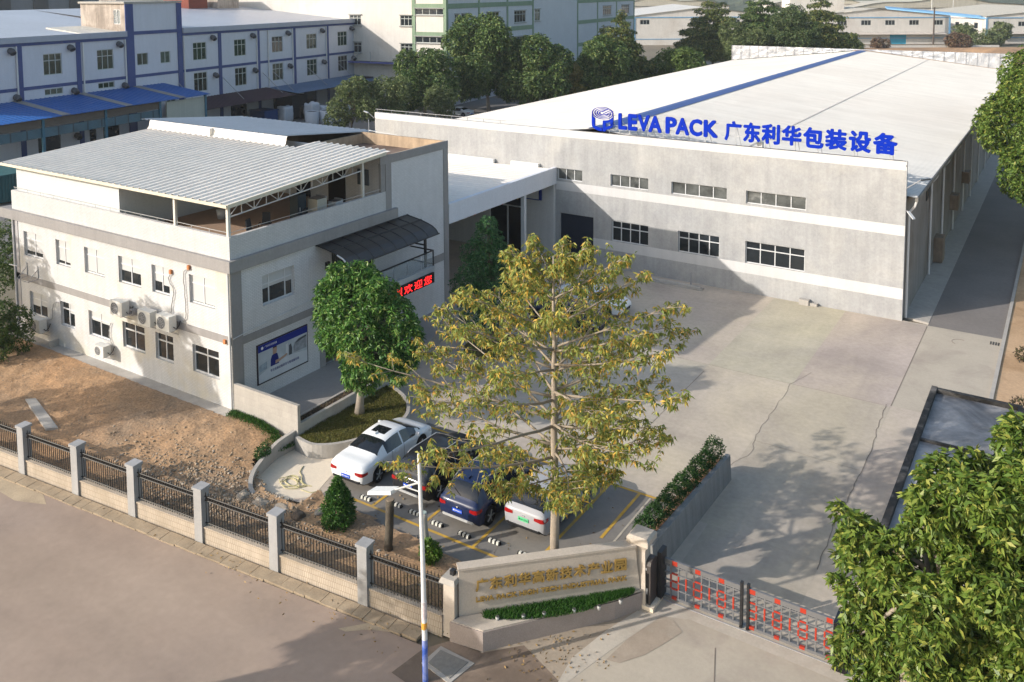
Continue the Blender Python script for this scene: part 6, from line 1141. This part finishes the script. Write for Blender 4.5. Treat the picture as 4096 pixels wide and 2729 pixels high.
# ------------------------------------------------------------------ vegetation
bark = mat('bark', (.30,.255,.205), var=.15, scale=2.5, streak=.2, fine=.15, bump=.4, bscale=10); bark_d = mat('bark_dark', (.12,.095,.07), var=.2, scale=2, fine=.2)
def unit(D): return D/(np.linalg.norm(D,axis=1)[:,None]+1e-9)
def whorls(C, A, k, L, W, m, name, par, spread=.7, droop=0, jit=.25):
    """k leaves round each cluster centre C with axis A"""
    n = len(C); rr = RNG.normal(size=(n,3)); S = unit(np.cross(A,rr)); T = np.cross(A,S); P = []; D = []; LL = []
    for i in range(k):
        t = 2*math.pi*i/k+RNG.uniform(-.3,.3,n); d = A*(1-spread)+(S*np.cos(t)[:,None]+T*np.sin(t)[:,None])*spread+RNG.normal(0,jit,(n,3)); d[:,2] -= droop; P.append(C+RNG.normal(0,.02,(n,3))); D.append(unit(d)); LL.append(RNG.uniform(.7,1.15,n)*L)
    return leaf_mesh(name,np.concatenate(P),np.concatenate(D),np.concatenate(LL),W,m,par,.12)
def lobes_points(lobes, dens, sky=.0, inner=.45):
    Cs = []; As = []
    for (c,r) in lobes:
        c = np.array(c); r = np.array(r) if hasattr(r,'__len__') else np.array([r,r,r]); n = int(dens*4*math.pi*float(np.mean(r))**2); D = unit(RNG.normal(size=(n,3))); q = RNG.random(n)**.4; sc = (inner+(1-inner)*q)*(1+.14*np.sin(7*D[:,0]+c[0])*np.sin(6*D[:,1]+c[1])); P = c+D*r*sc[:,None]; ok = np.ones(n,bool)
        for (c2,r2) in lobes:
            if c2 is not c and not np.allclose(c2,c): r2 = np.array(r2) if hasattr(r2,'__len__') else np.array([r2]*3); ok &= (((P-np.array(c2))/r2)**2).sum(1) > .42
        ok &= P[:,2] > .15; A = unit(D*.8+np.array([0,0,.45])+RNG.normal(0,.25,(n,3))); Cs.append(P[ok]); As.append(A[ok])
    return np.concatenate(Cs), np.concatenate(As)
def crown_lobes(c, R3, n, r, seed, zmin=-.7):
    rg = np.random.default_rng(seed); L = [(tuple(c),tuple(np.array(R3)*.62))]
    for i in range(n):
        d = rg.normal(size=3); d /= np.linalg.norm(d); 
        if d[2] < zmin: d[2] = -d[2]
        L.append((tuple(np.array(c)+d*np.array(R3)*rg.uniform(.60,.92)),r*rg.uniform(.75,1.25)))
    return L
def trunk_limbs(t, base, top, r, lobes, m, name='trunk', nl=7, sway=.15):
    g = MB(); b = Vector(base); e = Vector(top); k = 8; pts = [b.lerp(e,i/k)+Vector((sway*nzv(i*.5,b.x,1),sway*nzv(b.y,i*.5,1),0))*(1 if i else 0) for i in range(k+1)]; g.path(pts,[r*(1.25 if i == 0 else 1-.55*i/k) for i in range(k+1)],10)
    for c,_ in lobes[1:nl+1]:
        s = pts[random.randint(3,k-1)]; c = Vector(c); mid = s.lerp(c,.5)+Vector((0,0,.15*(c-s).length)); g.path([s,mid,c],[r*.45,r*.28,r*.1],7)
    return g.build(name,m,t,True)
mango = leafmat('mango_leaves',[(0,(0.041,0.079,0.026)),(.45,(0.070,0.129,0.035)),(.8,(0.136,0.200,0.053)),(1,(0.244,0.277,0.089))],.22,.55)
olive = leafmat('olive_leaves',[(0,(0.067,0.106,0.038)),(.5,(0.125,0.163,0.058)),(1,(0.230,0.259,0.106))],.25,.6)
layered = leafmat('layered_leaves',[(0,(0.042,0.082,0.029)),(.5,(0.105,0.140,0.038)),(.85,(0.199,0.222,0.061)),(1,(0.304,0.257,0.082))],.25,.6)
bright = leafmat('bright_leaves',[(0,(0.047,0.088,0.015)),(.4,(0.088,0.152,0.025)),(.8,(0.160,0.239,0.040)),(1,(0.303,0.303,0.064))],.28,.5)
round_l = leafmat('round_tree_leaves',[(0,(0.031,0.098,0.020)),(.45,(0.062,0.165,0.027)),(.8,(0.116,0.242,0.043)),(1,(0.253,0.330,0.098))],.24,.45)
cone_l = leafmat('cone_leaves',[(0,(0.027,0.087,0.035)),(.5,(0.044,0.128,0.044)),(1,(0.087,0.195,0.058))],.2,.6)
kapok_l = leafmat('kapok_leaves',[(0,(.15,.21,.045)),(.34,(.24,.29,.065)),(.62,(.36,.355,.095)),(.80,(.50,.41,.09)),(.92,(.64,.40,.06)),(1,(.45,.24,.07))],.36,.55)
def tree(name, base, c, R3, n, r, seed, label, m, dens=5, k=5, L=.5, W=.2, tr=.25, bk=None, spread=.75, droop=.1, zmin=-.7, grp=None, nl=7):
    t = thing(name, base, label, 'tree', grp); lb = crown_lobes(c,R3,n,r,seed,zmin); trunk_limbs(t, base, (c[0],c[1],c[2]-R3[2]*.1), tr, lb, bk or bark_d, nl=nl)
    C,A = lobes_points(lb,dens); whorls(C,A,k,L,W,m,'crown',t,spread,droop); return t
# ---- large leafy tree at the bottom right
RT = thing('leafy_tree',(-2.2,21.6,0),'big bright green leafy tree filling the bottom right corner','tree')
lb = [((-1.0,23.6,5.2),(2.0,1.0,3.2)),((-3.1,22.9,3.6),(1.1,.7,2.2)),((-1.5,22.6,3.0),(1.4,.8,2.0))]+[((x,y,z),r) for x,y,z,r in [(-4.68,22.74,6.59,0.2),(-4.43,22.61,5.54,0.24),(-4.55,22.49,4.88,0.23),(-4.52,22.87,2.99,0.24),(-4.51,22.81,2.63,0.24),(-3.87,21.56,6.88,0.51),(-3.89,22.36,6.03,0.66),(-3.86,21.81,4.99,0.47),(-3.82,21.49,4.4,0.42),(-3.69,22.37,2.49,0.47),(-3.81,22.63,1.45,0.22),(-3.14,21.36,6.85,0.43),(-3.08,21.23,6.19,0.49),(-3.45,22.38,4.8,0.51),(-3.25,21.75,4.45,0.6),(-3.29,22.34,2.69,0.63),(-2.89,22.76,7.4,0.29),(-2.55,21.64,7.5,0.48),(-2.7,21.55,5.53,0.43),(-2.36,20.55,5.64,0.51),(-2.44,21.28,4.51,0.51),(-2.66,22.46,2.87,0.44),(-2.06,21.33,8.85,0.62),(-2.15,21.06,8.51,0.6),(-2.12,21.94,7.45,0.42),(-2.03,20.39,6.5,0.62),(-2.07,21.83,4.7,0.52),(-2.08,21.59,4.23,0.63),(-1.65,22.27,9.14,0.24),(-1.78,22.59,8.43,0.44),(-1.47,20.8,8.98,0.5),(-1.76,22.34,7.43,0.52),(-1.64,20.99,7.44,0.51),(-1.48,20.26,7.28,0.45),(-1.42,21.45,5.43,0.47),(-1.38,21.99,3.7,0.53),(-1.18,22.52,8.51,0.55),(-0.92,20.46,9.07,0.66),(-0.94,21.36,7.42,0.47),(-1.11,21.09,6.93,0.58),(-0.85,19.86,7.38,0.52),(-1.05,21.37,4.84,0.55),(-0.84,22.65,3.49,0.63),(-0.86,22.57,2.9,0.18),(-0.82,22.54,10.07,0.23),(-0.72,21.85,9.85,0.51),(-0.53,20.84,9.71,0.53),(-0.63,21.65,8.67,0.59),(-0.41,20.61,8.71,0.45),(-0.52,21.5,6.9,0.52),(-0.6,21.37,6.3,0.61),(-0.48,21.26,5.82,0.52),(-0.52,21.06,5.37,0.55),(-0.37,22.22,3.87,0.51),(-0.27,22.66,10.27,0.2),(-0.25,21.89,9.9,0.44),(-0.22,20.82,9.62,0.6),(-0.11,21.49,8.79,0.59),(-0.08,20.74,8.65,0.59),(0.01,21.32,7.69,0.52),(-0.1,21.38,7.11,0.6),(0.08,21.38,6.74,0.56),(-0.07,20.76,6.32,0.64),(-0.02,21.43,5.24,0.61),(0.12,21.93,4.62,0.48),(0.03,22.58,3.37,0.26),(0.28,22.12,10.49,0.43),(0.44,21.71,10.17,0.57),(0.28,21.34,9.62,0.61),(0.46,21.37,7.87,0.49),(0.57,21.59,7.24,0.43),(0.45,20.95,7.11,0.45),(0.43,21.2,5.59,0.47),(0.62,22.55,3.6,0.21),(0.67,22.37,10.41,0.41),(0.85,22.13,10.11,0.44),(0.89,21.55,9.91,0.64),(0.86,21.29,8.66,0.54),(0.97,21.4,7.48,0.44),(0.89,21.26,6.96,0.57),(0.99,21.8,6.26,0.67),(0.98,21.43,5.78,0.64),(1.08,21.81,5.15,0.47),(1.19,22.5,3.96,0.24),(1.3,21.99,9.6,0.43),(1.38,22.5,8.86,0.38),(1.25,22.0,8.48,0.43),(1.36,21.48,8.25,0.33),(1.5,22.54,7.21,0.34),(1.25,21.36,7.17,0.47),(1.44,21.91,6.12,0.41),(1.53,22.39,5.51,0.4),(1.63,22.41,4.73,0.3)]]
trunk_limbs(RT,(-2.2,21.8,0),(-2.0,22.2,6.5),.22,lb,bark,nl=20)
C,A = lobes_points(lb,30,inner=.40); whorls(C,A,8,.235,.078,leafmat('big_tree_leaves',[(0,(0.056,0.106,0.018)),(.4,(0.106,0.175,0.027)),(.8,(0.188,0.250,0.045)),(1,(0.338,0.338,0.075))],.28,.42),'crown',RT,.78,.05)
# ---- round-headed dark tree in the lawn bed
T1 = thing('round_tree',(-27.15,29.26,.55),'dark green round-headed tree with straight pale trunk on the lawn bed','tree')
lb = [((-26.6,29.3,5.0),(1.7,1.6,2.1))]+[((x,y,z),r) for x,y,z,r in [(-27.6,28.9,6.9,.75),(-26.9,29.4,7.1,.65),(-28.4,29.1,6.0,.9),(-28.9,29.2,4.9,.7),(-28.1,28.8,4.1,.8),(-27.3,28.6,5.4,1.0),(-25.8,29.2,6.3,.95),(-25.0,29.4,5.4,.95),(-24.5,29.5,4.6,.8),(-25.3,28.7,4.0,.95),(-26.4,28.5,3.4,.9),(-26.1,28.4,5.0,1.0),(-24.6,29.6,3.8,.7),(-27.0,29.9,6.2,.9),(-26.3,28.9,2.5,.62)]]
trunk_limbs(T1,(-27.15,29.26,.5),(-26.8,29.3,4.6),.20,lb,bark,nl=14,sway=.05)
lb += [((-28.9,29.0,5.6),.45),((-27.9,28.7,7.3),.4),((-24.2,29.5,5.2),.42),((-25.4,28.6,7.0),.45),((-28.7,28.7,4.0),.42),((-24.5,28.9,3.2),.45),((-26.9,28.4,2.6),.4),((-29.3,29.3,4.3),.35)]
C,A = lobes_points(lb,21,inner=.42); whorls(C,A,7,.25,.078,round_l,'crown',T1,.78,.12)
# ---- conical dark tree in the court
T2 = thing('conical_tree',(-26.5,39.4,.1),'dark conical tree in the shaded court beside the office','tree')
lb = [((-26.6,39.4,3.2),(1.0,1.0,2.0))]+[((-26.9+r*math.cos(a),39.4+r*math.sin(a),z),q) for z,r,q in ((6.4,.3,.6),(7.1,.1,.45),(5.4,.75,.75),(4.5,1.05,.85),(3.5,1.2,.9),(2.6,1.2,.85)) for a in (np.arange(3)*2.1+z)]
trunk_limbs(T2,(-26.5,39.4,.1),(-26.6,39.4,5.5),.17,lb,bark_d,nl=8,sway=.03); C,A = lobes_points(lb,30,inner=.5); whorls(C,A,5,.17,.05,cone_l,'crown',T2,.7,.12)
# ---- tall tiered tree with yellowing leaves in front
KP = thing('tiered_tree',(-13.75,24.0,0),'tall slender tree with tiers of yellowing leaves behind the name wall','tree')
kb = Vector((-13.75,24.0,0)); H_ = 11.5
g = MB(); tk = [kb+Vector((.05*nzv(i*.6,1,2)-.02*i/14*3,.05*nzv(2,i*.6,3),H_*i/16)) for i in range(17)]
g.path(tk,[.21 if i == 0 else .155*(1-i/16.)**.8+.022 for i in range(17)],12); g.build('trunk',mat('kapok_bark',(.36,.30,.235),var=.12,scale=3,streak=.15,col2=(.22,.19,.15),c2s=2,c2a=.7,bump=.4,bscale=14),KP,True)
def tpt(z): f = z/H_*16; i = min(int(f),15); return tk[i].lerp(tk[i+1],f-i)
g = MB(); ends = []; tiers = [(4.2,3.0,6,.10),(5.0,4.4,7,.13),(6.0,4.9,7,.17),(6.9,5.1,7,.21),(7.8,4.8,6,.27),(8.5,4.1,5,.34),(9.2,3.3,5,.44),(9.9,2.3,4,.58),(10.7,1.3,4,.8)]
cr = Vector((.8425,.5387,0))   # picture-wise right is where the two long low limbs reach
for ti,(z,Lb,nb_,rise) in enumerate(tiers):
    for b in range(nb_):
        an = 2*math.pi*b/nb_+ti*.9+random.uniform(-.25,.25); d = Vector((math.cos(an),math.sin(an),0)); q_ = d.dot(cr); L_ = Lb*random.uniform(.78,1.08); L_ *= (1-q_*.34 if z < 6.5 else 1-q_*.17) if q_ > 0 else (1-q_*.16 if 4.3 < z < 6.5 else 1+q_*.22); s = tpt(z+random.uniform(-.2,.2)); kk = 7; pts = []; 
        sd = Vector((-d.y,d.x,0))*random.uniform(-.25,.25)
        for i in range(kk+1): f = i/kk; pts.append(s+d*L_*f+sd*L_*f*f+Vector((0,0,L_*(rise*f+.10*f*f)+.05*nzv(i,an*3,ti))))
        r0 = .014+.0066*L_; g.path(pts,[r0*(1-f/kk)**.9+.007 for f in range(kk+1)],7)
        for i in range(2,kk+1):
            f = i/kk; nsub = 2 if i < kk else 3
            for q in range(nsub):
                a2 = an+(1 if q == 0 else -1)*random.uniform(.5,1.1) if i < kk else an+(q-1)*.6; l2 = L_*random.uniform(.14,.27)*(1.2-.55*f)+.15; dd = Vector((math.cos(a2),math.sin(a2),random.uniform(.05,.45))); e = pts[i]+dd*l2; mid = pts[i].lerp(e,.5)+Vector((0,0,.03)); g.path([pts[i],mid,e],[.012,.009,.005],5)
                for _ in range(random.choice((5,6,7,8) if z < 7.5 else (4,5,5,6))): ends.append(pts[i].lerp(e,random.uniform(.35,1.0))+Vector(RNG.normal(0,.11,3)))
                ends.append(e)
g.build('limb',mat('kapok_limb',(.30,.25,.19),var=.15,scale=4),KP,True)
C = np.array([tuple(e) for e in ends]); A = unit(RNG.normal(0,.35,(len(C),3))+np.array([0,0,.6])); whorls(C,A,6,.20,.060,kapok_l,'crown',KP,.92,.85,.32)
# ---- shrubs behind the fence
SB = thing('pointed_shrub',(-22.5,23.0,.05),'small pointed bright green shrub beside the white saloon','shrub'); lb = [((-22.5,23.0,.8),(.42,.42,.7))]+[((-22.5+r*math.cos(a),23.0+r*math.sin(a),z),q) for z,r,q in ((.42,.30,.34),(.8,.27,.32),(1.2,.17,.26),(1.55,.07,.19),(1.78,.02,.12)) for a in np.arange(4)*1.57+z*3]
g = MB(); g.tube((-22.5,23.0,.05),(-22.5,23.0,1.4),.03,.01,6); g.build('stem',bark_d,SB); C,A = lobes_points(lb,150,inner=.45); whorls(C,A,4,.14,.045,leafmat('pointed_shrub_leaves',[(0,(0.026,0.085,0.016)),(.5,(0.052,0.143,0.023)),(1,(0.111,0.221,0.039))],.25),'foliage',SB,.6,-.2)
YB = thing('young_plant',(-18.25,23.1,.05),'little bright green leafy plant at the foot of the pale trunk stump','plant'); lb = [((-18.25,23.1,.45),(.3,.3,.38)),((-18.3,23.0,.75),.2),((-18.1,23.2,.5),.2)]; g = MB(); g.tube((-18.25,23.1,.03),(-18.25,23.1,.7),.012,n=5); g.build('stem',bark_d,YB); C,A = lobes_points(lb,160,inner=.4); whorls(C,A,4,.17,.05,leafmat('young_leaves',[(0,(.05,.13,.012)),(.5,(.10,.20,.02)),(1,(.18,.28,.04))],.3),'foliage',YB,.6,.1)
CB = thing('curb_weed',(-28.0,24.4,.6),'small green weed growing over the forecourt curb','plant'); g = MB(); g.tube((-28.0,24.4,.35),(-28.0,24.35,.9),.01,n=5); g.build('stem',bark_d,CB); C,A = lobes_points([((-28.0,24.35,.85),.26),((-28.15,24.2,.7),.2)],120,inner=.3); whorls(C,A,4,.13,.04,shrub_leaf,'foliage',CB,.7,.1)
for (x,y,l) in ((-1.6,53.5,'brown-green scrub plant on the bare sand nearest the side road bend'),(-1.5,46.6,'dry dark scrub plant on the sand beyond the hut roof')):
    t = thing('scrub_plant',(x,y,0),l,'plant'); g = MB(); g.tube((x,y,0),(x,y,.5),.02,n=5); g.build('stem',bark_d,t); ball_leaves((x,y,.35),.55,350,.16,leafmat('dry_scrub',[(0,(.04,.03,.02)),(.6,(.08,.06,.03)),(1,(.05,.08,.02))],.15),t,.7)
# ---- trees and bushes at the left picture edge
def feathery(base,c,R3,seed,label,n=14,r=.6,dens=26): 
    t = thing('edge_tree',base,label,'tree'); lb = crown_lobes(c,R3,n,r,seed); trunk_limbs(t,base,c,.12,lb,bark_d); C,A = lobes_points(lb,dens,inner=.4); whorls(C,A,4,.2,.06,leafmat('edge_leaves',[(0,(0.028,0.070,0.017)),(.5,(0.056,0.105,0.022)),(1,(0.126,0.168,0.042))],.25),'crown',t,.7,.15)
feathery((-47.3,23.6,.2),(-47.4,23.9,2.0),(1.15,1.1,1.7),3,'dark green bush at the left picture edge in front of the office')
feathery((-53.2,27.5,0),(-53.4,28.0,3.6),(1.7,1.7,2.6),4,'shaggy tree behind the left end of the office',16,.8,18); feathery((-53.0,24.3,0),(-53.6,24.6,1.9),(1.4,1.4,1.5),5,'low bush left of the office corner',10,.6,20)
# trees outside the picture on the left whose shade falls on the office and earth
for b,c,R3,s in (((-57,15.5,0),(-57,15.5,8.3),(2.4,2.4,2.6),11),((-50.5,8.5,0),(-50.5,8.5,9.8),(2.6,2.4,2.2),12),((-47.4,13.0,0),(-47.4,13.0,9.2),(2.7,2.3,1.9),13),((-27.3,6.4,0),(-27.3,6.4,7.0),(1.0,.9,.9),14)):
    tree('street_tree',b,c,R3,12,1.2,s,'roadside tree outside the picture shading the office front',bright,dens=9,k=6,L=.26,W=.1,grp='roadside trees')
# ---- trees between the factories and along the warehouse
tree('small_tree',(-83.0,89.0,0),(-83.0,89.0,4.4),(3.4,3.2,3.6),14,1.5,21,'light olive small tree left of the warehouse parapet',olive,5,5,.42,.17,.16)
tree('small_tree',(-80.5,93.5,0),(-80.0,93.5,4.6),(2.8,2.8,3.0),10,1.4,22,'light olive small tree just above the warehouse parapet end',olive,5,5,.42,.17,.16)
tree('shade_tree',(-84.0,106.5,0),(-84.0,106.5,6.0),(5.3,4.8,4.8),20,1.9,23,'broad dark shade tree over the far white saloon',mango,5.5,5,.5,.2,.3,bark)
tree('shade_tree',(-80.0,118.0,0),(-80.5,118.0,7.9),(6.9,6.2,7.2),28,2.3,24,'tallest dark shade tree left of the green banded block',mango,5,5,.55,.22,.32,bark)
tree('shade_tree',(-73.0,121.5,0),(-73.0,121.5,6.0),(6.6,5.6,6.0),24,2.1,25,'dark shade tree low beside the warehouse roof edge',mango,5,5,.55,.22,.3)
tree('shade_tree',(-66.0,132.0,0),(-66.0,132.0,5.6),(5.8,5.2,5.8),20,2.1,45,'dark shade tree in front of the tall tapering layered tree',mango,5,5,.52,.2,.3)
tree('young_tree',(-68.0,124.0,0),(-68.0,124.0,5.0),(1.9,1.9,3.2),8,1.1,26,'slim yellowish young tree before the dark shade trees',leafmat('yellowish_leaves',[(0,(0.090,0.105,0.030)),(.6,(0.195,0.180,0.045)),(1,(0.300,0.225,0.060))],.3),6,5,.42,.16,.12)
tree('young_tree',(-77.0,101.0,0),(-77.0,101.0,3.4),(2.0,2.0,2.4),8,1.1,27,'low pale green tree before the far white saloon',olive,6,5,.4,.16,.12)
def layered_tree(base,H,Rm,seed,label,m=layered,lay=8,dens=2.6,pw=.8):
    t = thing('layered_tree',base,label,'tree','layered trees behind the warehouse'); rg = np.random.default_rng(seed); g = MB(); b = Vector(base); g.tube(b,b+Vector((0,0,H*.97)),.32,.05,8); lb = []
    for i in range(lay):
        f = i/(lay-1); z = H*(.24+.73*f); rr = Rm*(1-f)**pw*(.9+.2*rg.random())+.5; n = max(3,int(8*(1-f)+3))
        for q in range(n):
            a = 2*math.pi*q/n+i; d = rr*rg.uniform(.35,.85); c = b+Vector((d*math.cos(a),d*math.sin(a),z+rg.uniform(-.4,.4))); lb.append((tuple(c),(rr*.36+.4,rr*.36+.4,.42+.05*rr))); g.path([b+Vector((0,0,z-.4)),c],[.09,.03],5)
    g.build('trunk',bark_d,t); lb.append((tuple(b+Vector((0,0,H))),(.5,.5,.8))); C,A = lobes_points(lb,dens,inner=.2); whorls(C,A,5,.6,.22,m,'crown',t,.85,.0)
layered_tree((-68.0,142.0,0),15.5,5.6,31,'tall tapering layered tree in front of the green banded block',lay=10)
layered_tree((-73.5,146.0,0),12.5,4.4,32,'shorter layered tree left of the tall one by the green banded block',lay=8)
layered_tree((-72.0,200.0,0),18.5,10.0,33,'wide dark layered tree beyond the green banded block corner',lay=9,dens=2.2)
layered_tree((-62.5,205.0,0),20.5,9.5,34,'middle layered tree, darkest of the far trio',lay=10,dens=2.2,m=mango)
layered_tree((-48.5,203.0,0),20.0,8.5,35,'right layered tree, thin branches against the white far roofs',lay=10,dens=1.7)
tree('shade_tree',(-60.5,150.0,0),(-60.5,150.0,4.6),(5.4,4.6,4.4),16,1.9,36,'rounded light green tree at the left edge of the white warehouse roof',olive.copy() if False else leafmat('fresh_leaves',[(0,(0.051,0.102,0.025)),(.5,(0.102,0.162,0.037)),(1,(0.204,0.255,0.068))],.25),5,5,.5,.2,.25)
tree('shade_tree',(-57.0,178.0,0),(-57.0,178.0,6.5),(6.4,5.6,5.6),18,2.2,37,'weeping grey-green tree before the silver foil fence',olive,4.5,5,.55,.2,.3)
tree('shade_tree',(-50.5,184.0,0),(-50.0,184.0,8.5),(6.0,5.6,7.6),18,2.3,38,'taller grey-green tree behind the left end of the foil fence',leafmat('grey_green',[(0,(0.045,0.083,0.030)),(.5,(0.083,0.128,0.045)),(1,(0.150,0.180,0.068))],.25),4.5,5,.55,.2,.3)
def at_far(a,d): return fW(a,d)
for i,(a,d,Rr,h,l,m) in enumerate([(-30,30,6,6.2,'dark bush before the arched loading bay',olive),(-23,36,4,3.2,'low scrub bush left of the boundary wall',olive),(27,8,4.5,7.0,'bush left of the light blue roofed shed',olive),(33,14,5,4.6,'rounded bush before the linking shed',olive),(40.5,8,4,7.8,'tall thin bush by the right far warehouse corner',olive),(46,22,5.5,5.0,'broad bush before the right far warehouse',mango),(55,26,4.5,5.0,'yellowish bush at the right picture edge far off',bright),(-8,24,3.5,2.6,'reddish dry scrub before the cyan door',leafmat('dry_red',[(0,(.10,.06,.04)),(.6,(.17,.10,.06)),(1,(.12,.11,.05))],.1)),(16,24,5,3.6,'brown dry scrub mound on the orange earth',leafmat('dry_red2',[(0,(.10,.06,.04)),(.6,(.17,.10,.06)),(1,(.12,.11,.05))],.1))]):
    x,y = fW(a,d); t = thing('far_bush',(x,y,0),l,'bush','bushes before the far warehouses'); lb = crown_lobes((x,y,h*.45),(Rr*.8,Rr*.8,h*.5),9,Rr*.4,60+i); g = MB(); g.tube((x,y,0),(x,y,h*.6),.15,n=6); g.build('stem',bark_d,t); C,A = lobes_points(lb,2.0,inner=.3); whorls(C,A,5,.8,.3,m,'foliage',t,.8,.05)
# ---- tall tree over the side road at the right picture edge
tree('roadside_tree',(1.2,78.0,0),(1.4,78.0,9.2),(6.4,7.5,6.2),30,2.3,41,'big green roadside tree leaning over the side road',bright,15,6,.31,.12,.35,bark,nl=12)
tree('roadside_tree',(3.0,93.0,0),(3.0,93.0,9.0),(6.6,7.0,5.6),22,2.4,42,'farther green roadside tree behind the leaning one',bright,10,6,.36,.14,.35,bark,nl=8)
# ground cover outside the works
# ------------------------------------------------------------------ thin air haze
g = MB(); g.box(-420,160,-30,1180,-1.2,24); hz = bpy.data.materials.new('haze_air'); hz.use_nodes = True; n = hz.node_tree.nodes; n.remove(n['Principled BSDF']); pv = n.new('ShaderNodeVolumePrincipled'); pv.inputs['Density'].default_value = .00022; pv.inputs['Color'].default_value = (.86,.89,.93,1); pv.inputs['Anisotropy'].default_value = .2; hz.node_tree.links.new(pv.outputs[0], n['Material Output'].inputs['Volume']); tag(g.build('haze', hz), kind='stuff')
